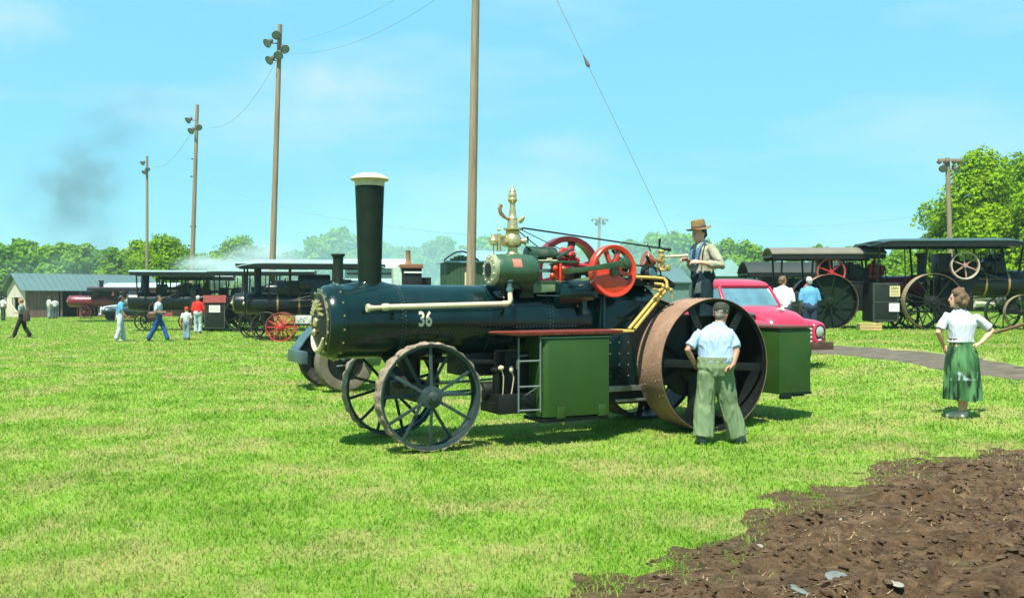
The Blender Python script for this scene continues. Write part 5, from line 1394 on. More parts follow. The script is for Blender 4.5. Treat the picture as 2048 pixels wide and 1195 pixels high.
        for i in range(posts):
            u = ua + .35 + (ub - ua - .7) * i / (posts - 1)
            zb = bz + .3 if uf + .1 < u < uff + .5 else .9
            for s_ in (-1, 1):
                mb = MB(); mb.tube([(u, s_ * min(hw - .08, .45), zb), (u, s_ * (hw - .08), z_ - .03)], .035, 8); obj('canopy_post', mb, M_black, e)
    return e

M_bblack = mat('engine_black_paint', (.004, .010, .012), .3, spec=.35, scale=4, dust=.2, dustc=(.03, .03, .025))
M_lcan = mat('pale_canopy', (.26, .38, .37), .5, var=.1, scale=2)
M_bcan = mat('brown_canopy', (.15, .135, .10), .7, var=.15, scale=2, bump=.1)
M_dcan = mat('dark_teal_canopy', (.035, .065, .065), .35, var=.15, scale=2)
M_fwood = mat('pale_wood_rim', (.42, .36, .26), .6, scale=8)
def sign(e, x, y, z, w, h, m, rx=1):
    mb = MB(); mb.bx(x - w / 2, x + w / 2, y - .008, y + .008, z - h / 2, z + h / 2); return obj('sign', mb, m, e)

# right: big black engine facing right
e5 = bg_engine('traction_engine', 1864, 659, -6, 'black traction engine at right under a long dark canopy, its tender carrying yellow sign', rf=.56, rr=.90, L=2.75, bz=1.50, br=.42, uf=-1.6, uff=1.6, mrim=mat('ochre_rim', (.30, .23, .14), .7, scale=5, bump=.2), canopy=(-.35, 4.75, 2.86, .95, .10, 'bow'), mcan=M_dcan,
               fly=(1.72, 2.06, .45, (M_fwood, mat('pinkish_spoke', (.34, .20, .17), .5)), 6), bands=(.95, .25, -.45), tender=(3.72, 4.55, .25, 1.52), right=True, anchor='rear', nspr=20, posts=4, brass_face=True)
mb = MB(); mb.lathe([(.17, 1.5), (.13, 1.58), (.13, 2.36), (.17, 2.38), (.20, 2.42), (.20, 2.48), (.14, 2.48)], (2.9, .2, 0), n=28); obj('safety_stack', mb, M_black, e5)
M_sy = mat('sign_yellow', (.62, .56, .28), .6, var=.08)
s1 = sign(e5, 3.86, .638, 1.24, .32, .34, M_sy)
def place_text(parent, s, size, loc, rot, m, flip=False, bold=0.0, sx=1.0):
    me = text_mesh(s, size, bold=bold)
    for v in me.vertices: v.co.x *= sx
    me.name = 'lettering'
    return link('lettering', me, m, parent, loc, rot)
M_ink = mat('sign_ink', (.10, .07, .03), .7)
place_text(s1, 'CRIN', .11, (4.0, .650, 1.30), (R(90), 0, R(180)), M_ink, bold=.003, sx=.95)
mb = MB()
for z_ in (1.245, 1.20, 1.13):
    mb.bx(3.74, 3.99, .647, .650, z_ - .006, z_ + .008)
obj('sign_lines', mb, M_ink, s1)
sign(e5, 3.88, .638, .72, .32, .27, mat('sign_white', (.68, .70, .64), .6, var=.04))
# right: red engine facing right under brown arched canopy
e4 = bg_engine('traction_engine', 1657, 657, -4, 'red traction engine under an arched brown canopy, with red flywheel and dark disc wheel', rf=.5, rr=.90, L=2.4, bz=1.42, br=.34, uf=-.9, uff=1.4, mb_=M_maroon, mw=M_dgreen, mfw=M_dgreen, mrim=mat('pink_brown_rim', (.34, .16, .12), .7, scale=5), canopy=(.55, 4.25, 2.50, .85, .22, 'flat'), mcan=M_bcan,
               fly=(2.3, 1.88, .47, (mat('rusty_red_rim', (.33, .06, .05), .5), M_red), 6), tender=(3.25, 4.0, .3, 1.25), right=True, anchor='rear', disc=True, mcyl=M_red, posts=4)
bg_engine('traction_engine', 1516, 641, 4, 'small black engine with a rounded black canopy behind the cab roof of the pickup', rf=.45, rr=.75, L=2.6, bz=1.2, br=.33, uf=-.5, uff=1.8, canopy=(-.5, 4.6, 2.12, .78, .48, 'flat'), mcan=mat('black_canopy', (.012, .02, .018), .6), tender=(2.9, 3.5, .3, 1.1), posts=4, track=.6)
# left rows
e3 = bg_engine('traction_engine', 532, 681, 12, 'black traction engine with copper boiler bands under a pale canopy behind the red-wheeled cart', rf=.56, rr=.85, L=3.2, bz=1.44, br=.41, uf=-.75, canopy=(-1.15, 4.6, 3.02, .95, .16, 'bow'), mcan=M_lcan, chim=(-.35, 2.95, .14), bands=(.42, 1.25), posts=4, wr=.5)
bg_engine('traction_engine', 505, 676, 12, 'black traction engine half hidden behind the copper-banded one, its brass-trimmed smokebox showing', rf=.56, rr=.85, L=3.2, bz=1.44, br=.40, uf=-.75, chim=(-.35, 2.7, .13), posts=2)
e2 = bg_engine('traction_engine', 486, 663, 8, 'black traction engine facing right, its red-topped tender behind the man in the red jacket', rf=.5, rr=.84, L=2.9, bz=1.5, br=.38, uf=-.8, uff=2.0, right=True, anchor='rear', canopy=(-.5, 4.6, 2.95, .9, .06, 'flat'), mcan=M_lcan, tender=(3.75, 4.75, .15, 1.75), nspr=14, posts=4)
mb = MB(); mb.bx(3.72, 4.78, .60, .66, 1.42, 1.78); obj('red_tender_panel', mb, mat('faded_red', (.34, .06, .06), .6), e2)
sg = sign(e2, 4.25, .645, 1.12, .52, .34, M_white)
mb = MB()
for z_ in (1.20, 1.12, 1.04): mb.bx(4.05, 4.45, .655, .658, z_ - .01, z_ + .012)
obj('sign_lines', mb, mat('grey_ink', (.4, .4, .38), .7), sg)
bg_engine('traction_engine', 290, 662, 12, 'black traction engine under the leftmost pale canopy, boiler pointing left behind the striding man', rf=.5, rr=.85, L=2.9, bz=1.48, br=.46, uf=-.85, canopy=(-.75, 3.1, 2.95, .9, .08, 'flat'), mcan=M_lcan, chim=(-.1, 2.9, .18), posts=4)
bg_engine('traction_engine', 376, 660, 12, 'black traction engine with red front wheels behind the child in the red cap', rf=.47, rr=.8, L=2.8, bz=1.40, br=.38, uf=-.6, mfw=M_red, mrim=M_red, mcyl=M_maroon, canopy=(-1.4, 2.2, 2.75, .85, .10, 'flat'), mcan=M_lcan, posts=3)
bg_engine('traction_engine', 168, 637, 14, 'distant dark red traction engine with short black chimney beside the barn', rf=.5, rr=.8, L=3.0, bz=1.35, br=.42, uf=-1.2, mb_=M_maroon, mw=M_maroon, mrim=M_maroon, mcyl=M_maroon, canopy=(.2, 4.2, 2.35, .9, .10, 'flat'), mcan=mat('dark_maroon_roof', (.05, .012, .015), .6), chim=(1.1, 2.95, .16), posts=4)
# portable boiler behind the main engine: its green chimney stands left of the big one
pe = bg_engine('portable_engine', 690, 716, 27, 'portable engine behind the big boiler, only its short dark green chimney showing', rf=.35, rr=.4, L=2.4, bz=1.2, br=.32, uf=-.4, uff=1.6, chim=(-.05, 2.92, .145), tender=False, cyl=False, chim_m=M_dgreen, track=.5)
pe['category'] = 'portable engine'

mb = MB(); mb.bx(1.7, 4.1, -.55, .55, 1.5, 2.35); mb.bx(.4, 1.5, -.35, .35, 1.8, 2.3); mb.lathe([(.3, 1.2), (.34, 1.25), (.34, 2.4), (.3, 2.45)], (0, -.2, 2.25), (1, 0, 0), n=24); obj('canopy_dark_filler', mb, M_bblack, e3, bevel=.03)  # added black masses standing in for the dark interior under the canopy
# cart with red wheels in front of the banded engine
def cart():
    p = ground_at(556, 683)
    e = empty('cart', (p.x, p.y + .55, 0), R(8), 'small cart with red spoked wheels and a pale mottled box left of the tractor', 'cart')
    for s_ in (-1, 1): spoked_wheel('wheel', e, (0, s_ * .5, .55), .55, .10, 12, mat('pale_red_tyre', (.38, .16, .12), .6), M_red, M_red, hub_r=.10, hub_w=.26, hub_flange=.12, sp_w=.045, sp_t=.03, rows=1)
    mb = MB(); mb.tube([(0, -.5, .55), (0, .5, .55)], .035, 8); mb.bx(-.2, 1.6, -.32, .32, .60, .66); mb.bar((1.5, 0, .62), (2.6, 0, .50), .07, .05); mb.bar((1.2, -.3, .62), (1.2, -.3, .1), .05, .05)
    obj('chassis', mb, M_black, e)
    mb = MB(); mb.bx(.55, 1.15, -.34, .34, .67, .98); obj('box', mb, mat('mottled_white_box', (.10, .11, .10), .7, c2=(.75, .76, .72), scale=13), e, bevel=.01)
cart()

# ---------------------------------------------------------------- old tractor behind the smokebox
def tyre(parent, loc, r, w, mt, axis_rot=0, hubm=None, name='wheel'):
    e = empty(name, loc, axis_rot, parent=parent)
    mb = MB(); prof = [(r * .62, -w * .42), (r * .75, -w * .5), (r * .92, -w * .48), (r * .99, -w * .32), (r, -w * .1), (r, w * .1), (r * .99, w * .32), (r * .92, w * .48), (r * .75, w * .5), (r * .62, w * .42)]
    mb.lathe(prof, (0, 0, 0), (0, 1, 0), n=56, cap=False, closed=True); obj('tyre', mb, mt, e)
    mb = MB(); mb.lathe([(r * .64, -w * .38), (r * .58, -w * .34), (r * .5, -w * .1), (r * .25, -w * .12), (r * .2, -w * .3), (0, -w * .3)], (0, 0, 0), (0, 1, 0), n=32, cap=False)
    mb.lathe([(r * .64, w * .38), (r * .58, w * .34), (r * .5, w * .1), (r * .25, w * .12), (r * .2, w * .3), (0, w * .3)], (0, 0, 0), (0, 1, 0), n=32, cap=False); mb.lathe([(r * .6, -w * .3), (r * .6, w * .3)], (0, 0, 0), (0, 1, 0), n=32)
    obj('wheel_rim', mb, hubm or M_black, e); return e
M_tyre = mat('rubber_tyre', (.035, .033, .028), .85, scale=6, dust=.6, dustc=(.15, .13, .085), bump=.2)
M_tyre2 = mat('dusty_tyre', (.13, .115, .075), .9, scale=6, bump=.3)
M_bluegrey = mat('blue_grey_sheet', (.055, .10, .115), .35, var=.25, scale=5, dust=.2, metal=.2)
def tractor():
    p = ground_at(688, 783)
    e = empty('tractor', p, R(27), 'old dark tractor half hidden behind the smokebox, blue-grey mudguard over its black front tyre', 'tractor')
    tyre(e, (0, 0, .53), .53, .26, M_tyre2); tyre(e, (0, 1.15, .53), .53, .26, M_tyre)
    mb = MB(); mb.tube([(0, -.05, .53), (0, 1.2, .53)], .05, 10); mb.bx(.1, 2.6, .25, .9, .6, .85); mb.bx(.2, 1.8, .3, .85, .85, 1.25); obj('chassis', mb, M_black, e, bevel=.03)
    for v0, v1 in ((.86, 1.42),):
        mb = MB(); rings = []
        pts = [(.12, 1.22), (-.10, 1.20), (-.30, 1.11), (-.46, .95), (-.60, .74), (-.66, .66), (-.70, .58)]
        for x, z in pts: rings.append([(x, v0, z), (x, v1, z), (x + .012, v1, z - .02), (x + .012, v0, z - .02)])
        mb.ring_loft(rings); obj('mudguard', mb, M_bluegrey, e)
    mb = MB()
    mb.ring_loft([[(x, y, z) for x, z in ((.15, 1.20), (-.08, 1.14), (-.28, .90), (-.48, .62), (-.44, .52), (-.36, .60), (-.16, .86), (.0, .98), (.15, 1.0))] for y in (.12, .15)])
    mb.bx(-.70, -.58, .30, 1.30, .50, .72); mb.tube([(-.50, .12, .56), (-.30, .05, .62), (.0, .0, .66)], .02, 6)
    obj('front_bracket', mb, M_bluegrey, e, bevel=.008)
    mb = MB(); mb.lathe([(.0, .34), (.19, .35), (.20, .37), (.20, .62), (.19, .63), (0, .64)], (0, -.06, .66), (1, 0, 0), n=28); obj('green_drum', mb, mat('drum_green', (.06, .16, .09), .5), e)
    mb = MB(); mb.tube([(-.25, .0, .45), (.05, -.2, .5)], .02, 8); mb.ball((-.06, -.16, .60), .05, n=8); mb.ball((.03, -.15, .50), .06, n=8); mb.bx(.15, .3, -.16, -.10, .72, .84); obj('hub_fittings', mb, M_bluegrey, e)
tractor()

# ---------------------------------------------------------------- red pickup
def pickup():
    M_rd = mat('pickup_red', (.50, .020, .065), .28, var=.05, scale=3, coat=.5, dust=.12, dustc=(.45, .10, .10))
    n = at(1582, 690, 18.0); gz = g(n.x, n.y)
    e = empty('pickup_truck', (n.x, n.y, gz), R(-68), 'bright red old pickup with rounded bonnet and round headlights parked behind the rear tank', 'pickup truck')
    e.scale = (1, .88, 1)
    def loft(name, secs, parent=e, m=M_rd, bevel=0, ang=50): 
        mb = MB(); mb.ring_loft(secs); return obj(name, mb, m, parent, bevel=bevel, ang=ang)
    def se(x, hw, z0, z1, p=4, n=28, crown=0):
        out = []
        for k in range(n):
            a = 2 * math.pi * k / n; ca, sa = math.cos(a), math.sin(a)
            y = math.copysign(abs(ca) ** (2 / p), ca) * hw; z = (z0 + z1) / 2 + math.copysign(abs(sa) ** (2 / p), sa) * (z1 - z0) / 2
            out.append((x, y, z + (crown * (1 - (y / hw) ** 2) if sa > 0 else 0)))
        return out
    loft('bonnet', [se(-1.22, .74, .70, 1.24, 5, crown=.05), se(-.8, .70, .66, 1.21, 4.5, crown=.06), se(-.35, .63, .62, 1.14, 4, crown=.06), se(-.08, .55, .62, 1.04, 3.6, crown=.04), se(.02, .48, .66, .96, 3.2)])
    for s_ in (-1, 1):
        mb = MB()
        mb.ring_loft([[(x, s_ * (y0 + (y1 - y0) * (.5 - .5 * math.cos(2 * math.pi * k / 20))) , 0) if False else (x, s_ * ((y0 + y1) / 2 + (y1 - y0) / 2 * math.copysign(abs(math.cos(2 * math.pi * k / 20)) ** .6, math.cos(2 * math.pi * k / 20))), (z0 + z1) / 2 + (z1 - z0) / 2 * math.copysign(abs(math.sin(2 * math.pi * k / 20)) ** .6, math.sin(2 * math.pi * k / 20))) for k in range(20)]
                      for x, y0, y1, z0, z1 in ((-1.45, .60, .93, .40, .98), (-1.0, .58, .95, .72, 1.02), (-.55, .56, .95, .74, 1.03), (-.15, .52, .93, .55, 1.0), (.05, .50, .90, .48, .96), (.10, .54, .86, .52, .92))])
        fd = obj('front_wing', mb, M_rd, e, ang=50)
        hl = MB(); hl.lathe([(.0, .135), (.06, .13), (.105, .11), (.115, .09)], (0, s_ * .70, .775), (1, 0, 0), n=28); obj('headlight', hl, mat('headlamp_glass', (.55, .58, .55), .12, metal=.5, var=.2, scale=16), fd)
        hl = MB(); hl.lathe([(.115, .09), (.135, .12), (.14, .09)], (0, s_ * .70, .775), (1, 0, 0), n=28, cap=False); obj('headlight_ring', hl, M_black, fd)
        hl = MB(); hl.ball((.09, s_ * .70, .615), .05, (.6, 1.3, .7), n=10); obj('parking_light', hl, M_white, fd)
        tyre(e, (-.62, s_ * .74, .36), .36, .2, M_tyre)
        tyre(e, (-3.5, s_ * .74, .36), .36, .2, M_tyre)
    mb = MB(); mb.bx(-.02, .09, -.58, .58, .50, .90); gr = obj('grille', mb, M_rd, e, bevel=.02)
    mb = MB()
    for z in (.60, .68, .76, .84): mb.bx(.092, .105, -.48, .48, z - .022, z + .012)
    obj('grille_bars', mb, M_white, gr)
    mb = MB(); mb.bx(.20, .26, -.93, .93, .43, .58); mb.bx(.0, .20, -.4, -.34, .46, .54); mb.bx(.0, .20, .34, .40, .46, .54); obj('bumper', mb, mat('brown_bumper', (.10, .045, .035), .45, scale=5, metal=.2), e, bevel=.012)
    # cab
    cb = loft('cab', [se(-1.15, .84, .50, 1.26, 6), se(-1.30, .86, .45, 1.28, 7), se(-2.35, .86, .45, 1.28, 7), se(-2.42, .84, .50, 1.26, 6)])
    top = []
    def ring(z, xf, xb, hw): return [(xf, -hw * .93, z), (xf + .04, 0, z), (xf, hw * .93, z), (xf - .12, hw, z), (xb + .12, hw, z), (xb, hw * .93, z), (xb, -hw * .93, z), (xb + .12, -hw, z), (xf - .12, -hw, z)]
    loft('roof', [ring(1.62, -1.50, -2.34, .74), ring(1.70, -1.47, -2.34, .745), ring(1.76, -1.56, -2.30, .72), ring(1.81, -1.68, -2.22, .62), ring(1.835, -1.85, -2.05, .40)], cb, bevel=.01, ang=60)
    for y_ in (-.765, .765):
        for a_, b_ in (((-1.20, y_ * 1.02, 1.25), (-1.50, y_ * .92, 1.66)), ((-1.78, y_ * 1.06, 1.25), (-1.80, y_ * .95, 1.66)), ((-2.30, y_ * 1.03, 1.25), (-2.28, y_ * .93, 1.66))):
            mb = MB(); mb.bar(a_, b_, .07, .07); obj('pillar', mb, M_rd, cb, bevel=.012)
    mb = MB(); mb.bar((-1.17, -.76, 1.25), (-1.17, .76, 1.25), .05, .05); obj('screen_rail', mb, M_rd, cb, bevel=.01)
    M_ws = mat('windscreen_glass', (.10, .22, .28), .04, var=.3, scale=2, spec=1.0, coat=1.0)
    mb = MB(); mb.add([(-1.195, -.73, 1.27), (-1.165, 0, 1.27), (-1.195, .73, 1.27), (-1.475, .68, 1.63), (-1.445, 0, 1.63), (-1.475, -.68, 1.63)], [(0, 1, 4, 5), (1, 2, 3, 4)]); obj('windscreen', mb, M_ws, cb)
    for s_ in (-1, 1):
        mb = MB(); mb.add([(-1.28, s_ * .80, 1.27), (-2.28, s_ * .80, 1.27), (-2.26, s_ * .73, 1.63), (-1.52, s_ * .73, 1.63)], [(0, 1, 2, 3)]); obj('side_window', mb, M_ws, cb)
        mb = MB(); mb.bx(-2.22, -1.35, s_ * .862, s_ * .868, .55, 1.24); dd = obj('door', mb, M_rd, e, bevel=.003)
        mb = MB(); mb.bx(-2.15, -2.0, s_ * .87, s_ * .90, 1.02, 1.05); obj('handle', mb, M_steel, dd)
    mb = MB(); mb.bx(-4.4, -2.46, -.86, .86, .55, .62); mb.bx(-4.4, -2.46, -.86, -.80, .62, 1.10); mb.bx(-4.4, -2.46, .80, .86, .62, 1.10); mb.bx(-4.4, -4.34, -.80, .80, .62, 1.10); obj('load_bed', mb, M_rd, e, bevel=.01)
    mb = MB(); mb.lathe([(0, .02), (.03, .015), (.035, 0), (0, -.01)], (-.30, 0, 1.22), (0, 0, 1), n=10); mb.bar((-.42, 0, 1.215), (-.20, 0, 1.20), .035, .03); mb.box((-.26, 0, 1.235), (.05, .05, .09)); obj('bonnet_ornament', mb, M_white, e, bevel=.008)
    mb = MB(); mb.ball((0, 0, 0), 1, (.42, .10, .055), n=16); o = obj('dark_side_oval', mb, mat('oval_dark_teal', (.02, .05, .05), .4), e, (-.75, -.66, 1.10))  # dark teal oval set on the side of the bonnet
pickup()

# ---------------------------------------------------------------- old car far left
def old_car():
    p = ground_at(205, 640); e = empty('old_car', p, R(-150), 'old grey-blue car with white bumper parked by the distant dark red engine', 'car')
    mc = mat('grey_blue_car', (.03, .05, .055), .35, scale=4, coat=.3)
    mp = mat('pale_blue_bonnet', (.42, .56, .60), .35, var=.1)
    def se(x, hw, z0, z1, p=3.4, n=20): return [(x, math.copysign(abs(math.cos(2 * math.pi * k / n)) ** (2 / p), math.cos(2 * math.pi * k / n)) * hw, (z0 + z1) / 2 + math.copysign(abs(math.sin(2 * math.pi * k / n)) ** (2 / p), math.sin(2 * math.pi * k / n)) * (z1 - z0) / 2) for k in range(n)]
    mb = MB(); mb.ring_loft([se(0, .5, .4, .85), se(-.2, .6, .35, .98), se(-1.1, .7, .3, 1.08), se(-2.8, .78, .3, 1.05), se(-3.9, .7, .35, .95), se(-4.2, .55, .4, .8)]); obj('body', mb, mc, e)
    mb = MB(); mb.ring_loft([se(-1.2, .55, 1.0, 1.12), se(-1.5, .62, 1.0, 1.42), se(-2.3, .64, 1.0, 1.48), se(-3.0, .60, 1.0, 1.36), se(-3.5, .5, .9, 1.0)]); obj('cabin', mb, M_glass, e)
    mb = MB(); mb.ring_loft([se(-1.45, .60, 1.40, 1.46), se(-2.3, .64, 1.42, 1.53), se(-3.0, .58, 1.34, 1.42)]); obj('roof', mb, mp, e)
    mb = MB(); mb.ring_loft([se(-.05, .22, .7, .99), se(-.5, .35, .9, 1.06), se(-1.2, .5, 1.0, 1.13)]); obj('bonnet', mb, mp, e)
    for s_ in (-1, 1):
        mb = MB(); mb.ball((0, 0, 0), 1, (.55, .2, .3), n=16); w = obj('wing', mb, mc, e, (-.45, s_ * .70, .62))
        mb = MB(); mb.ball((.45, 0, .20), .15, (.6, 1, 1), n=14); obj('headlight', mb, mat('lamp_white', (.75, .8, .78), .15), w)
        tyre(e, (-.55, s_ * .68, .34), .34, .17, M_tyre); tyre(e, (-3.2, s_ * .68, .34), .34, .17, M_tyre)
    mb = MB(); mb.bx(.12, .18, -.8, .8, .38, .50); mb.bx(.10, .14, -.2, .2, .5, .8); obj('bumper', mb, M_white, e, bevel=.015)
old_car()

# ---------------------------------------------------------------- buildings
M_troof = mat('teal_metal_roof', (.085, .15, .15), .5, var=.1, scale=.8, aniso=(6, 1, 1))
M_boards = mat('pale_boards', (.50, .46, .38), .75, var=.12, scale=3, aniso=(1, 1, .1))
M_pinkb = mat('weathered_pink_boards', (.17, .10, .09), .8, var=.2, scale=3, aniso=(1, 1, .1))
M_dark_in = mat('dark_interior', (.06, .045, .045), .9)
def barn():
    Y = 74; p = ground_at(50, 592 + 1.72 * 1850 / Y)
    # gable end faces left-front; long side runs back to the right
    e = empty('barn', (p.x, p.y, 0), R(44), 'long low barn with teal metal roof and pale gable end at far left', 'barn')
    L_, W_, ez, rz = 11.0, 4.8, 2.25, 3.55       # local x along the ridge to the right, y back
    mb = MB()
    for i in range(24):
        x0 = -.4 + (L_ + .6) * i / 24; x1 = x0 + (L_ + .6) / 24 - .02
        mb.ring_loft([[(x0, -.35, ez - .12), (x1, -.35, ez - .12), (x1, W_ / 2, rz), (x0, W_ / 2, rz)], [(x0, -.35, ez - .06), (x1, -.35, ez - .06), (x1, W_ / 2, rz + .06), (x0, W_ / 2, rz + .06)]])
        mb.ring_loft([[(x0, W_ / 2, rz), (x1, W_ / 2, rz), (x1, W_ + .35, ez - .12), (x0, W_ + .35, ez - .12)], [(x0, W_ / 2, rz + .06), (x1, W_ / 2, rz + .06), (x1, W_ + .35, ez - .06), (x0, W_ + .35, ez - .06)]])
        mb.bx(x1 - .005, x1 + .025, W_ / 2 - .05, W_ / 2 + .05, rz + .02, rz + .10)
    obj('roof', mb, M_troof, e)
    n_ = 14
    for i in range(n_):
        ya, yb = W_ * i / n_ + .01, W_ * (i + 1) / n_ - .01
        za = ez + (rz - ez) * (1 - abs(ya / (W_ / 2) - 1)) - .1; zb = ez + (rz - ez) * (1 - abs(yb / (W_ / 2) - 1)) - .1
        z0 = 1.62 if 2 <= i <= 9 else .0
        mb = MB(); mb.ring_loft([[(0, ya, z0), (0, yb, z0), (0, yb, zb), (0, ya, za)], [(.04, ya, z0), (.04, yb, z0), (.04, yb, zb), (.04, ya, za)]]); obj('gable_board', mb, M_boards, e)
    mb = MB(); mb.bx(.3, L_, W_ - .1, W_, 0, ez); mb.bx(L_ - .1, L_, 0, W_, 0, ez); mb.bx(2.5, 2.6, .5, W_, 0, ez); obj('back_wall', mb, M_dark_in, e)
    for i in range(9):
        mb = MB(); mb.bx(.05 + i * .28, .05 + i * .28 + .26, .0, .03, 0, ez - .1); obj('side_board', mb, M_pinkb, e)
    for x in (2.7, 4.2, 5.7, 7.2, 9.3):
        mb = MB(); mb.bx(x, x + .14, 0, .14, 0, ez - .05); obj('post', mb, M_boards if x > 6 else M_pinkb, e)
    for y in (.3, 3.0, 5.6): mb = MB(); mb.bx(.0, .12, y, y + .14, 0, 1.62); obj('post', mb, M_boards, e)
    mb = MB(); mb.ring_loft([[(-.02, .6, 0), (-.02, W_ - .2, 0), (-.02, W_ - .2, 1.5)], [(-.08, .6, 0), (-.08, W_ - .2, 0), (-.08, W_ - .2, 1.5)]]); obj('ramp_panel', mb, M_boards, e)
barn()
def box_building(name, px0, px1, pytop, pyeave, Y, depth, label, cat, mw, mr, th=0, arch=False, boards=0.0, doors=()):
    """plain building seen from its long side; pixel extents give width and heights"""
    a, b = at(px0, pyeave, Y), at(px1, pyeave, Y); gz = g(a.x, Y); W_ = (b.x - a.x) / math.cos(R(th)); ez = a.z - gz; rz = at(px0, pytop, Y + depth / 2).z - gz
    e = empty(name, (a.x, Y, gz), R(th), label, cat)
    mb = MB()
    if boards:
        n_ = max(2, int(W_ / boards))
        for i in range(n_):
            m2 = MB(); m2.bx(W_ * i / n_ + .006, W_ * (i + 1) / n_ - .006, -.02 - .006 * (i % 2), .02, 0, ez); obj('wall_board', m2, mw, e)
    mb.bx(0, W_, .021, depth, 0, ez); obj('wall', mb, mw, e)
    mb = MB(); o_ = .2
    if arch:
        prof = [(-o_, ez - .06)] + [(depth * t, ez + (rz - ez) * math.sin(math.pi * t) ** .8) for t in [k / 10 for k in range(1, 10)]] + [(depth + o_, ez - .06)]
    else: prof = [(-o_, ez - .08), (depth / 2, rz), (depth + o_, ez - .08)]
    up = [(y, z + .07) for y, z in prof]
    mb.ring_loft([[(x, y, z) for y, z in prof + up[::-1]] for x in (-o_, W_ + o_)]); obj('roof', mb, mr, e)
    mb = MB(); 
    for x in (.0, W_): mb.ring_loft([[(x - .01, y, z - .01) for y, z in [(0, ez - .1)] + [(min(max(y, 0), depth), z) for y, z in prof] + [(depth, ez - .1)]], [(x + .01, y, z - .01) for y, z in [(0, ez - .1)] + [(min(max(y, 0), depth), z) for y, z in prof] + [(depth, ez - .1)]]])
    obj('gable', mb, mw, e)
    for (x0, x1, z0, z1, m_, nm) in doors:
        mb = MB(); mb.bx(x0, x1, -.06, -.03, z0, z1); obj(nm, mb, m_, e)
    return e
M_redsh = mat('dull_red_boards', (.22, .045, .04), .8, var=.2, scale=3, aniso=(1, 1, .1))
M_sky_roof = mat('pale_blue_roof', (.40, .56, .60), .45, var=.08, scale=1)
box_building('red_wagon_shed', 205, 345, 567, 573, 78, 3.0, 'long dull red shed with pale roof behind the distant red engine', 'shed', M_redsh, M_sky_roof, boards=.45, doors=((1.0, 1.5, .6, 1.9, M_dark_in, 'doorway'), (2.2, 3.0, 1.5, 1.7, M_white, 'pale_strip'), (3.4, 4.4, 1.5, 1.7, M_white, 'pale_strip')))
box_building('white_caravan', 690, 803, 521, 534, 42, 2.6, 'white trailer with pale rounded roof behind the tall chimney', 'trailer', mat('pale_cyan_wall', (.52, .66, .66), .6, var=.05), mat('pale_roof', (.62, .72, .72), .5, var=.05), arch=True, doors=((2.2, 2.26, .2, 2.7, M_dark_in, 'door_gap'), (.1, 2.5, 2.72, 2.78, M_dark_in, 'trim_line')))
# dark wagon with rusty chimney
def rusty_wagon():
    Y = 36; a = at(805, 570, Y); e = empty('boiler_wagon', (a.x, Y, 0), R(10), 'dark boxy wagon with rusty roof and short rusty chimney right of the tall chimney', 'wagon')
    mb = MB(); mb.bx(-.35, -.02, 0, 1.6, 0.9, 2.85); obj('pale_end', mb, mat('pale_green_wall', (.36, .48, .40), .6), e, bevel=.02)
    mb = MB(); mb.bx(0, .75, 0, 1.6, .9, 2.80); obj('body', mb, M_black, e, bevel=.02)
    mb = MB(); mb.bx(-.1, .80, -.1, 1.7, 2.81, 2.97); obj('roof', mb, mat('rusty_roof', (.22, .09, .045), .85, scale=5, bump=.3), e, bevel=.02)
    mb = MB(); mb.lathe([(.16, 2.97), (.10, 3.08), (.09, 3.5), (.10, 3.52)], (.25, .5, 0), n=18); obj('chimney', mb, mat('rust_stack', (.25, .12, .06), .8, scale=6), e)
    mb = MB(); mb.bx(.05, .74, -.06, -.02, 2.62, 2.68); obj('white_strip', mb, M_white, e)
    mb = MB(); mb.bx(-.3, 1.9, .1, 1.5, .78, .9); mb.bx(.76, 1.15, .4, .45, .9, 2.45); mb.bx(1.10, 1.15, .4, .45, .9, 2.45); mb.bx(.76, 1.15, .4, .45, 2.41, 2.46); mb.bx(1.15, 3.4, .4, .44, 1.98, 2.02); mb.ball((2.2, .42, 1.98), .08, n=8); obj('frame_rail', mb, M_black, e)
    for x in (0, 1.6):
        for y in (0.0, 1.6): tyre(e, (x, y, .42), .42, .15, M_tyre)
rusty_wagon()
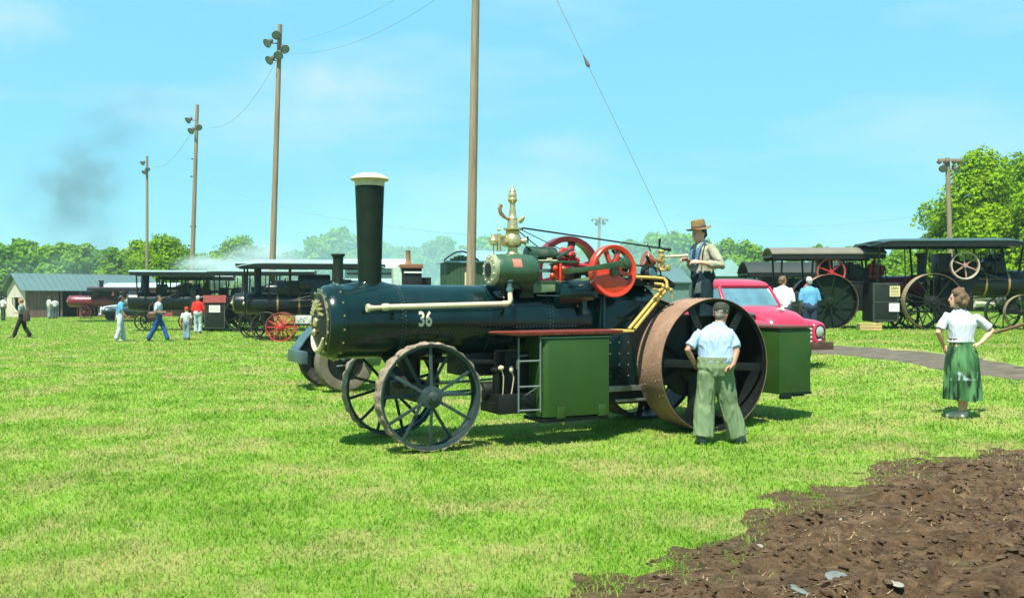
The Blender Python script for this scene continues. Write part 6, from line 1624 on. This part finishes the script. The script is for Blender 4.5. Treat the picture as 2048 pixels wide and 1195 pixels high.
def hut():
    Y = 34; p = at(893, 592, Y)
    e = empty('green_hut', (p.x, Y, 0), R(12), 'dark green wagon hut with arched blue roof and yellow notice below the nearest pole', 'hut')
    W_, D_ = 1.15, 2.6; M_h = mat('hut_green', (.022, .065, .03), .6, var=.15, scale=3, aniso=(1, 1, .2))
    # end wall faces left-front (local -x... drawn along y), side wall along x
    n_ = 8; z1 = 2.98
    A = 1.05      # end wall runs along local x from 0..A; side along to the right from A
    for i in range(8):
        x0, x1 = 0 + 1.05 * i / 8, 1.05 * (i + 1) / 8
        zz = z1 + .25 * math.sin(math.pi * (i + .5) / 8)
        if 5 <= i <= 7: 
            mb = MB(); mb.bx(x0 + .004, x1 - .004, -.02, .02, .8, 2.1); obj('wall_board', mb, M_h, e); mb = MB(); mb.bx(x0 + .004, x1 - .004, -.02, .02, 2.82, zz); obj('wall_board', mb, M_h, e)
        else:
            mb = MB(); mb.bx(x0 + .004, x1 - .004, -.02, .02, .8, zz); obj('wall_board', mb, M_h, e)
    for i in range(9):
        x0 = 1.06 + i * .15; mb = MB(); mb.bx(x0 + .004, x0 + .146, -.01, .03, .8, z1); obj('wall_board', mb, M_h, e)
    mb = MB(); mb.bx(.02, 2.4, .05, 1.9, .8, z1 - .03); obj('body', mb, M_h, e)
    mb = MB(); prof = [(x, z1 + .02 + .33 * math.sin(math.pi * (x + .12) / 1.29)) for x in [-.12 + 1.29 * k / 12 for k in range(13)]]
    mb.ring_loft([[(x, y, z) for x, z in prof] + [(x, y, z + .06) for x, z in prof[::-1]] for y in (-.25, -.10)]); obj('end_hood', mb, M_black, e)
    mb = MB(); mb.ring_loft([[(1.0, -.22, z1 + .02), (2.5, -.22, z1 + .04), (2.5, .9, z1 + .40), (.5, .9, z1 + .45)], [(1.0, -.22, z1 + .06), (2.5, -.22, z1 + .08), (2.5, .9, z1 + .44), (.5, .9, z1 + .49)]]); mb.bx(-.1, 2.5, -.1, 2.0, z1 - .02, z1 + .04); obj('roof', mb, mat('blue_roof', (.20, .38, .55), .4, var=.1, scale=2), e)
    mb = MB(); mb.bx(.67, 1.03, -.05, -.03, 2.1, 2.60); s = obj('yellow_notice', mb, mat('notice_yellow', (.50, .46, .14), .6, c2=(.62, .60, .34), scale=4), e)
    mb = MB(); mb.bx(.66, 1.04, -.045, -.03, 2.62, 2.81); obj('dark_opening', mb, M_dark_in, e)
    mb = MB(); mb.bx(.1, 2.3, .2, 1.7, .62, .8); obj('chassis', mb, M_black, e)
    for x in (.4, 2.0):
        for y in (.1, 1.8): tyre(e, (x, y, .4), .4, .12, M_tyre)
hut()
box_building('teal_shed', 1262, 1378, 538, 563, 58, 8, 'low shed with pale teal roof behind the driver, left of his legs', 'shed', mat('teal_wall', (.09, .17, .16), .7), M_troof)
def tent(px0, px1, pyt, pye, Y, label, m):
    a, b = at(px0, pye, Y), at(px1, pye, Y); W_ = b.x - a.x; gz = g(a.x, Y); ez = a.z - gz; tz = at(px0, pyt, Y + 2).z - gz
    e = empty('tent', (a.x, Y, gz), 0, label, 'tent')
    mb = MB(); mb.ring_loft([[(-.2, -.2, ez), (W_ + .2, -.2, ez), (W_ + .2, 4.2, ez), (-.2, 4.2, ez)], [(W_ * .3, 1.2, ez + (tz - ez) * .55), (W_ * .7, 1.2, ez + (tz - ez) * .55), (W_ * .7, 2.8, ez + (tz - ez) * .55), (W_ * .3, 2.8, ez + (tz - ez) * .55)], [(W_ * .45, 1.8, tz), (W_ * .55, 1.8, tz), (W_ * .55, 2.2, tz), (W_ * .45, 2.2, tz)]]); obj('tent_roof', mb, m, e, ang=60)
    mb = MB(); mb.bx(0, W_, 0, 4, 0, ez - .01); obj('tent_wall', mb, m, e)
M_canvas = mat('green_canvas', (.13, .25, .22), .8, var=.12, scale=1.5, bump=.1)
tent(1436, 1510, 519, 552, 56, 'pale green tent behind the pickup roof, left of the black rounded canopy', M_canvas)
tent(1335, 1446, 545, 556, 66, 'flat dark green awning just right of the driver above the pickup roof', mat('dark_awning', (.035, .08, .06), .8))

# crate, timbers, drawbar
def crate():
    p = ground_at(1737, 661); e = empty('wooden_crate', p, R(-5), 'small pale wooden crate on the grass behind the tender of the black engine', 'crate')
    m = mat('new_wood', (.48, .34, .14), .7, var=.15, scale=5, aniso=(.3, 1, 1))
    for k in range(3): mb = MB(); mb.bx(-.35, .35, -.25 + k * .17, -.10 + k * .17, .20, .235); obj('slat', mb, m, e)
    for z in (.02, .11): mb = MB(); mb.bx(-.33, .33, -.26, -.235, z, z + .075); obj('slat', mb, m, e)
    for x in (-.3, .27): mb = MB(); mb.bx(x, x + .05, -.23, .22, .0, .198); obj('bearer', mb, m, e)
crate()
def plank_log(px0, px1, py, Y, r, label, m, group=None):
    a, b = at(px0, py, Y), at(px1, py, Y + .6)
    mb = MB(); n = 6; mb.tube([a.lerp(b, k / n) + Vector((0, 0, .03 * noise.noise(Vector((k * 1.3, px0, 0))))) for k in range(n + 1)], [r * (1 - .05 * k) for k in range(n + 1)], 10)
    tag(obj('log', mb, m, None), label, 'log', group)
M_log = mat('peeled_log', (.40, .38, .27), .8, c2=(.52, .5, .38), scale=5, bump=.2)
plank_log(1942, 1992, 592, 44, .22, 'pale peeled log at the left of the log pile under the black boiler', M_log, 'logs under the black boiler')
plank_log(1972, 2008, 588, 45, .20, 'pale peeled log at the top of the log pile under the black boiler', M_log, 'logs under the black boiler')
plank_log(1946, 1985, 607, 44, .18, 'thin pale log at the bottom of the log pile under the black boiler', M_log, 'logs under the black boiler')
plank_log(1990, 2035, 598, 47, .30, 'dark weathered log at the right of the log pile', mat('dark_log', (.06, .07, .05), .9), 'logs under the black boiler')
mb = MB(); a_, b_ = ground_at(1985, 668), at(2075, 640, 24.5); a_.z += .02; mb.tube([a_, b_], .045, 8); tag(obj('timber_drawbar', mb, mat('red_brown_timber', (.24, .12, .08), .7, scale=5), None), 'long reddish wooden drawbar sloping up to the right edge beside the woman', 'drawbar')

# ---------------------------------------------------------------- poles and wires
M_pole = mat('pole_wood', (.17, .125, .08), .85, var=.25, scale=4, bump=.5, bscale=20, aniso=(3, 3, .15), c2=(.31, .24, .155))
M_wire = mat('wire', (.22, .24, .25), .6)
M_glas = mat('lamp_housing', (.13, .15, .14), .5, metal=.3, var=.3, scale=14)
POLES = {}
def pole(key, px, pyb_, Y, pxt, pyt, rb, rt_, label, lights=(), cross=None, steps=(), group='timber utility poles'):
    gx = (px - CX) / F * Y; gz = g(gx, Y); 
    # px is given at row pyb_; carry the line down to the ground
    base = at(px, pyb_, Y); top = at(pxt, pyt, Y)
    t = (gz - .3 - base.z) / (top.z - base.z); bot = base.lerp(top, t)
    e = empty('utility_pole', (bot.x, bot.y, bot.z), 0, label, 'pole', group)
    mb = MB(); n = 10; D = top - bot
    mb.tube([D * (k / n) for k in range(n + 1)], [rb + (rt_ - rb) * k / n for k in range(n + 1)], 16); obj('pole_shaft', mb, M_pole, e)
    def on(py): return D * ((at(px, py, Y).z - bot.z) / D.z)
    for (dx, py, s, tiltx) in lights:
        q = on(py); mpx = Y / F
        a = MB(); a.tube([q, q + Vector((dx * mpx, -.15, 0))], .035, 6); obj('lamp_arm', a, M_pole, e)
        d = Vector((tiltx, -.7, -.65)).normalized(); c = q + Vector((dx * mpx, -.25, 0))
        h = MB(); h.lathe([(.03, -.27), (.10, -.24), (.11, -.12), (.17, 0), (.235, .11), (.235, .13), (.21, .13), (.15, .04), (.0, .0)], c, d, n=18); fl = obj('floodlight', h, M_glas, e)
        h = MB(); h.lathe([(0, .085), (.205, .09)], c, d, n=18, cap=False); h.lathe([(0, .10), (.21, .105)], c, d, n=18); obj('lens', h, mat('lamp_lens', (.20, .22, .22), .5, spec=.3), fl)
    if cross:
        py, wpx = cross; q = on(py); w_ = wpx * Y / F / 2
        a = MB(); a.box(q + Vector((0, -rb - .06, 0)), (w_ * 2, .12, .14)); cb = obj('crossarm', a, M_pole, e)
        for k in (-1, -.4, .45, 1):
            i_ = MB(); i_.lathe([(.05, -.25), (.13, -.2), (.14, -.08), (.06, -.06)], q + Vector((k * w_ * .93, -rb - .1, 0)), n=12); obj('insulator', i_, M_leather, cb)
    for (dx, py) in steps:
        q = on(py); a = MB(); a.tube([q, q + Vector((dx * Y / F, 0, 0))], .03, 6); a.ball(q + Vector((dx * Y / F, 0, 0)), .06, n=6); obj('step_bolt', a, M_black, e)
    POLES[key] = (e, bot, top, on)
    return e
pole('a', 294, 535, 90, 294.5, 312, .16, .11, 'farthest timber pole with small floodlights, rising over the leftmost pale canopy', lights=((-6, 326, 1, -.3), (-3, 344, 1, -.2), (3, 338, 1, .3)))
pole('b', 385, 520, 62, 395, 210, .17, .11, 'timber pole with two floodlights above the bright trees, second of the left row', lights=((-13, 241, 1, -.5), (-7, 262, 1, -.3), (6, 255, 1, .5)), steps=((-7, 318), (-8, 353), (4, 453), (-5, 453)))
pole('c', 546, 497, 46, 560.5, 50, .17, .11, 'tall timber pole with a cluster of floodlights above the middle pale canopy', lights=((-19, 88, 1, -.5), (-14, 122, 1, -.5), (12, 100, 1, .6), (2, 112, 1, 0), (-4, 72, 1, .2)), steps=((3, 210),))
pole('d', 943, 500, 30, 957, -330, .16, .11, 'nearest timber pole, rising out of the top of the frame behind the boiler')
pole('e', 1197, 520, 110, 1199, 434, .20, .16, 'small distant timber pole with a T crossarm above the motion work', cross=(439, 32), lights=((-6, 447, .6, -.3), (8, 446, .6, .3)))
pole('f', 1900, 500, 55, 1894.5, 316, .15, .13, 'timber pole with crossarm and lamps in front of the big tree at right', cross=(321, 44), lights=((-13, 337, 1, -.5), (12, 338, 1, .5)))
def wire(p0, p1, sag, r, label, cat='wire', group=None):
    mb = MB(); n = 18
    mb.tube([Vector(p0).lerp(Vector(p1), k / n) - Vector((0, 0, sag * 4 * (k / n) * (1 - k / n))) for k in range(n + 1)], r, 5)
    tag(obj('overhead_wire', mb, M_wire, None), label, cat, group)
def pt(key, py): e, bot, top, on = POLES[key]; return bot + on(py)
wire(pt('c', 105), pt('d', -60), .9, .006, 'thin wire from the floodlight pole up to the nearest pole, upper of the two')
wire(pt('c', 90), pt('d', -110), .6, .005, 'thin wire from the floodlight pole up to the nearest pole, lower of the two')
wire(pt('c', 112), pt('b', 243), 1.6, .009, 'thin sagging wire between the two tallest floodlight poles at left')
wire(pt('b', 243), pt('a', 326), 1.4, .012, 'thin wire between the second and the farthest floodlight pole')
wire(pt('b', 353), pt('d', 470), .6, .005, 'faint low wire crossing behind the tall chimney')
wire(at(1350, 430, 80), at(1900, 421, 60), 1.0, .006, 'faint wire crossing the sky above the pickup')
gt = pt('d', -325); gb = ground_at(1434, 668)
d_ = 1.0
mb = MB(); mb.tube([gt, gb], .009, 6); gw = tag(obj('guy_wire', mb, M_wire, None), 'long slanting guy wire coming down to the right of the nearest pole', 'guy wire')
ip = None
for k in range(1000):
    q = gt.lerp(gb, k / 1000)
    if CX + F * q.x / q.y >= 1173: ip = q; break
mb = MB(); dd = (gb - gt).normalized(); mb.lathe([(.012, -.26), (.03, -.18), (.035, -.1), (.065, .03), (.065, .12), (.02, .18)], ip, dd, n=12); obj('strain_insulator', mb, mat('grey_brown_porcelain', (.14, .12, .10), .5), gw)
# ---------------------------------------------------------------- trees
def leaf_mat(name, a, b, tr=.35):
    m = bpy.data.materials.new(name); m.use_nodes = True; n, l = m.node_tree.nodes, m.node_tree.links
    bs = n['Principled BSDF']; bs.inputs['Roughness'].default_value = .6; bs.inputs['Specular IOR Level'].default_value = .04
    at_ = n.new('ShaderNodeAttribute'); at_.attribute_name = 'tint'
    oi = n.new('ShaderNodeObjectInfo')
    ad = n.new('ShaderNodeMath'); ad.operation = 'MULTIPLY_ADD'; ad.inputs[1].default_value = .6; l.new(at_.outputs['Fac'], ad.inputs[0])
    mu = n.new('ShaderNodeMath'); mu.operation = 'MULTIPLY'; mu.inputs[1].default_value = .4; l.new(oi.outputs['Random'], mu.inputs[0]); l.new(mu.outputs[0], ad.inputs[2])
    mx = n.new('ShaderNodeMix'); mx.data_type = 'RGBA'; mx.inputs[6].default_value = (*a, 1); mx.inputs[7].default_value = (*b, 1); l.new(ad.outputs[0], mx.inputs[0])
    l.new(mx.outputs[2], bs.inputs['Base Color']); t = n.new('ShaderNodeBsdfTranslucent'); l.new(mx.outputs[2], t.inputs[0])
    ms = n.new('ShaderNodeMixShader'); ms.inputs[0].default_value = tr; l.new(bs.outputs[0], ms.inputs[1]); l.new(t.outputs[0], ms.inputs[2]); l.new(ms.outputs[0], n['Material Output'].inputs[0])
    return m
M_leafA = leaf_mat('leaf_spring_green', (.065, .165, .003), (.25, .40, .008))
M_leafB = leaf_mat('leaf_mid_green', (.075, .19, .008), (.20, .36, .014))
M_bark = mat('bark', (.09, .065, .045), .9, scale=5, bump=.4)

def crown_mesh(seed, blobs, nleaf, size, spread=1.0, m=None):
    """leaf faces scattered through clumps. blobs: (x, y, z, r)"""
    rs = np.random.RandomState(seed); B = np.array(blobs, float)
    w = B[:, 3] ** 2.2; w /= w.sum(); idx = rs.choice(len(B), nleaf, p=w)
    d = rs.normal(size=(nleaf, 3)); d /= np.linalg.norm(d, axis=1)[:, None]
    # sub-clumps on the surface of each blob
    rad = B[idx, 3] * (0.55 + .5 * rs.rand(nleaf) ** .6) * (1 + .0 * d[:, 0])
    lump = np.array([noise.noise(Vector((x * 3.1 + i, y * 3.1, z * 3.1))) for (x, y, z), i in zip(d, idx * 1.7)])
    rad *= (1 + .35 * lump)
    c = B[idx, :3] + d * rad[:, None] * np.array([1, 1, .8])
    keep = lump > -.28 - .2 * rs.rand(nleaf)
    c, d, idx2, lump = c[keep], d[keep], idx[keep], lump[keep]; n = len(c)
    nr = d + rs.normal(size=(n, 3)) * .55 + np.array([0, 0, .35]); nr /= np.linalg.norm(nr, axis=1)[:, None]
    t = np.cross(nr, rs.normal(size=(n, 3))); t /= np.linalg.norm(t, axis=1)[:, None]; b = np.cross(nr, t)
    s = size * (.5 + rs.rand(n))[:, None]
    co = np.stack([c - t * s, c - b * s * .55, c + t * s, c + b * s * .55], 1).astype(np.float32)
    me = bpy.data.meshes.new('crown'); me.vertices.add(n * 4); me.vertices.foreach_set('co', co.ravel())
    me.loops.add(n * 4); me.loops.foreach_set('vertex_index', np.arange(n * 4, dtype=np.int32)); me.polygons.add(n); me.polygons.foreach_set('loop_start', np.arange(0, n * 4, 4, dtype=np.int32)); me.update(); me.validate()
    a = me.attributes.new('tint', 'FLOAT', 'POINT'); a.data.foreach_set('value', np.repeat(np.clip(.5 + .5 * lump + .25 * (rs.rand(n) - .5), 0, 1).astype(np.float32), 4))
    if m: me.materials.append(m)
    return me

def blobs_for(seed, h, w, low=.25, n=16):
    r_ = random.Random(seed); out = []
    for k in range(n):
        t = (k + .5) / n; z = h * (low + (1 - low) * t) * .93; env = math.sin(math.pi * min(1, (t * .80 + .18))) ** .7
        a = k * 2.4 + r_.uniform(-.5, .5); q = w * env * r_.uniform(.25, .72)
        out.append((q * math.cos(a), q * math.sin(a), z, w * r_.uniform(.30, .46) * (.55 + .45 * env)))
    out.append((0, 0, h * .55, w * .55)); return out

def trunk_mesh(seed, h, r, blobs):
    mb = MB(); r_ = random.Random(seed); top = Vector((r_.uniform(-.3, .3), r_.uniform(-.3, .3), h * .72))
    mb.tube([(0, 0, -.2), (0.03, 0, h * .15), top * .5, top], [r * 1.3, r, r * .7, r * .25], 10)
    for b in blobs[::2]:
        s = top * r_.uniform(.35, .8); e_ = Vector(b[:3]); mb.tube([s, s.lerp(e_, .5) + Vector((0, 0, -.2)), e_], [r * .35, r * .22, r * .08], 6)
    return mb.mesh('trunk')

def tree(px, Y, pytop, w, seed, label, m, nleaf=7000, leaf=.22, low=.25, group=None, cm=None, nb=16):
    x = (px - CX) / F * Y; gz = g(x, Y); h = at(px, pytop, Y).z - gz
    e = empty('tree', (x, Y, gz), 0, label, 'tree', group)
    bl = blobs_for(seed, h, w, low, nb)
    link('trunk', trunk_mesh(seed, h, .018 * h + .08, bl), M_bark, e)
    link('crown', crown_mesh(seed, bl, nleaf, leaf), m, e)
    return e
# shared crown stock for the far row
STOCK = []
for s in range(7):
    h0 = 10.0; bl = blobs_for(100 + s, h0, 4.6, .12, 15)
    STOCK.append((crown_mesh(100 + s, bl, 8000, .29), trunk_mesh(100 + s, h0, .28, bl), h0))
def far_tree(px, Y, pytop, wscale, k, label, group, m=None):
    x = (px - CX) / F * Y; gz = g(x, Y); h = at(px, pytop, Y).z - gz; cm, tm, h0 = STOCK[k % 7]
    e = empty('tree', (x, Y, gz), rng.uniform(0, 6.28), label, 'tree', group)
    s = h / h0
    for nm, me, mm in (('trunk', tm, M_bark), ('crown', cm, m or M_leafB)):
        if not me.materials: me.materials.append(mm)
        o = bpy.data.objects.new(nm, me); o.parent = e; o.scale = (s * wscale, s * wscale, s); col.objects.link(o)
    return e
# big tree at right
tree(1960, 66, 296, 4.3, 11, 'tallest bright green tree, its ragged top just right of the right-hand pole', M_leafA, 34000, .135, .12, nb=30)
tree(2040, 70, 300, 4.6, 12, 'large bright green tree at the right edge, right of the tallest tree', M_leafA, 30000, .14, .10, nb=26)
tree(1880, 76, 455, 3.2, 13, 'low spreading bright green tree at the left foot of the tallest tree', M_leafA, 15000, .14, .05)
tree(1905, 68, 400, 3.0, 17, 'middle-sized bright green tree whose crown spreads left of the right-hand pole', M_leafA, 16000, .14, .15)
tree(2090, 62, 330, 4.5, 14, 'bright green tree cut by the right edge of the picture', M_leafA, 16000, .15, .05)
# near bright clump at left
tree(330, 104, 474, 5.2, 21, 'bright green broad tree behind the two left poles', M_leafA, 24000, .19, .06, nb=26)
tree(280, 108, 478, 3.6, 22, 'bright green tree left of the farthest pole', M_leafA, 14000, .19, .06)
tree(228, 106, 492, 2.6, 23, 'small round dark green tree left of the bright trees', M_leafB, 5000, .24, .10)
tree(478, 118, 476, 5.0, 24, 'bright green domed tree above the steam between the second and third poles', M_leafA, 20000, .20, .08, nb=22)
FAR = [(-10, 130, 476, 1.2), (45, 140, 474, 1.15), (90, 150, 492, 1.1), (125, 135, 482, 1.1), (165, 140, 484, 1.1), (205, 138, 500, 1.1), (258, 150, 500, 1.1), (400, 150, 506, 1.1), (430, 140, 500, 1.0), (530, 150, 496, 1.1), (575, 160, 502, 1.1),
       (640, 170, 470, 1.2), (680, 165, 456, 1.1), (720, 175, 478, 1.2), (780, 165, 484, 1.2), (830, 170, 490, 1.2), (880, 160, 474, 1.2), (925, 165, 488, 1.2), (985, 150, 466, 1.2), (1040, 165, 480, 1.2), (1090, 170, 490, 1.1), (1145, 165, 492, 1.2),
       (1215, 170, 496, 1.1), (1265, 165, 480, 1.2), (1315, 160, 462, 1.1), (1360, 158, 460, 1.15), (1410, 160, 480, 1.1), (1450, 150, 474, 1.1), (1500, 140, 480, 1.15), (1535, 138, 502, 1.1), (1590, 160, 512, 1.1), (1640, 130, 486, .55), (1705, 120, 487, .8), (1755, 115, 500, .9), (1800, 110, 490, 1.0)]
WH = ['at the left edge', 'over the left end of the barn', 'over the barn gable', 'over the middle of the barn roof', 'over the right half of the barn roof', 'over the right end of the barn', 'low, left of the farthest pole',
      'low, just right of the second pole', 'left of the domed bright tree', 'left of the tall floodlight pole', 'right of the tall floodlight pole',
      'left of the short green chimney', 'over the short green chimney', 'behind the tall chimney', 'just right of the tall chimney', 'over the rusty chimney wagon', 'over the left end of the green hut', 'just left of the nearest pole', 'left of the brass governor', 'just right of the brass governor',
      'over the maroon flywheel', 'between the flywheels', 'behind the T-shaped pole', 'right of the T-shaped pole', 'over the copper funnel', 'behind the driver', 'just right of the driver', 'over the pickup roof', 'over the black rounded canopy', 'left of the brown canopy end',
      'over the left of the brown canopy', 'small and thin over the brown canopy', 'over the right of the brown canopy', 'over the left tip of the long dark canopy', 'under the long dark canopy']
for i, (px, Y, pt_, ws) in enumerate(FAR):
    tone = 'hazy blue-green' if 560 < px < 1480 else ('mid green' if px < 560 else 'light green')
    far_tree(px, Y, pt_, ws, i, f'{tone} tree of the far row, {WH[i]}', 'far row of trees beyond the field')
def distant_woods():
    bl = []
    r_ = random.Random(4)
    for i in range(70):
        px = -120 + i * 34 + r_.uniform(-12, 12); Y = 195 + r_.uniform(-8, 8); top = at(px, 516 + r_.uniform(-8, 10), Y)
        bl.append((top.x, Y, top.z - 3.2, 3.8)); bl.append((top.x + 2, Y - 2, 2.5, 4.2))
    o = link('distant_woods', crown_mesh(77, bl, 60000, .5), M_leafB); tag(o, kind='stuff')
distant_woods()

# ---------------------------------------------------------------- air, smoke and steam
def vol_obj(name, c, size, dens, colr, label=None, nscale=1.2, falloff=True, thr=.42, aniso=.2, detail=3, seed=0.0, emit=0.0):
    mb = MB(); mb.ball((0, 0, 0), 1.0, n=24) if falloff else mb.box((0, 0, 0), (2, 2, 2))
    m = bpy.data.materials.new(name); m.use_nodes = True; n, l = m.node_tree.nodes, m.node_tree.links; n.clear()
    out = n.new('ShaderNodeOutputMaterial'); pv = n.new('ShaderNodeVolumePrincipled'); pv.inputs['Color'].default_value = (*colr, 1); pv.inputs['Anisotropy'].default_value = aniso
    l.new(pv.outputs[0], out.inputs['Volume'])
    if falloff:
        tc = n.new('ShaderNodeTexCoord'); ln = n.new('ShaderNodeVectorMath'); ln.operation = 'LENGTH'; l.new(tc.outputs['Object'], ln.inputs[0])
        r1 = n.new('ShaderNodeMapRange'); r1.interpolation_type = 'SMOOTHSTEP'; r1.inputs[1].default_value = 1.0; r1.inputs[2].default_value = .25; l.new(ln.outputs['Value'], r1.inputs[0])
        mp = n.new('ShaderNodeMapping'); mp.inputs['Location'].default_value = (seed, seed, 0); l.new(tc.outputs['Object'], mp.inputs[0])
        no = n.new('ShaderNodeTexNoise'); no.inputs['Scale'].default_value = nscale; no.inputs['Detail'].default_value = detail; l.new(mp.outputs[0], no.inputs['Vector'])
        r2 = n.new('ShaderNodeMapRange'); r2.inputs[1].default_value = thr; r2.inputs[2].default_value = thr + .25; l.new(no.outputs[0], r2.inputs[0])
        mu = n.new('ShaderNodeMath'); mu.operation = 'MULTIPLY'; l.new(r1.outputs[0], mu.inputs[0]); l.new(r2.outputs[0], mu.inputs[1])
        m3 = n.new('ShaderNodeMath'); m3.operation = 'MULTIPLY'; m3.inputs[1].default_value = dens; l.new(mu.outputs[0], m3.inputs[0]); l.new(m3.outputs[0], pv.inputs['Density'])
    else: pv.inputs['Density'].default_value = dens
    me = mb.mesh(name); o = link(name, me, m, None, c); o.scale = size
    return tag(o, kind='stuff')
sm_c = at(160, 350, 58)
def plume(pts):
    """drifting chimney smoke: overlapping soft puffs, thinner with distance from the stack"""
    for i, (px, py, Y, sx, sz, dn, tl) in enumerate(pts):
        o = vol_obj('smoke', at(px, py, Y), (sx * 1.25, sx * .8, sz * 1.25), dn * .62, (.20, .25, .28), nscale=1.7, thr=.40, seed=4.3 + 3.1 * i, detail=6); o.rotation_euler = (0, R(tl), 0)
plume([(185, 350, 58, 3.0, 2.4, .42, -20), (125, 355, 59, 2.8, 2.2, .36, 15), (150, 405, 60, 2.8, 2.2, .30, 30), (95, 430, 61, 3.0, 2.0, .20, 20), (200, 285, 57, 2.8, 2.4, .20, -40), (255, 235, 58, 3.8, 1.9, .14, -28), (165, 475, 62, 3.6, 2.4, .16, 0), (205, 540, 66, 3.2, 2.4, .14, 0)])
vol_obj('steam', at(450, 535, 50), (3.2, 2.0, 1.0), 1.3, (.75, .92, 1.0), nscale=1.6, thr=.36, seed=1.0)
vol_obj('steam', at(540, 512, 48), (2.6, 1.6, 1.0), .9, (.75, .92, 1.0), nscale=1.6, thr=.40, seed=7.0)
vol_obj('haze', (0, 410, 24.0), (430, 416, 25.6), .0004, (.62, .88, 1.0), falloff=False, aniso=.3)
vol_obj('smoke', at(960, 545, 105), (36, 22, 13), .052, (.55, .82, .90), nscale=1.6, thr=.30, seed=3.0, detail=2)
vol_obj('smoke', at(120, 520, 112), (13, 10, 7), .018, (.55, .82, .90), nscale=1.4, thr=.40, seed=9.0, detail=2)
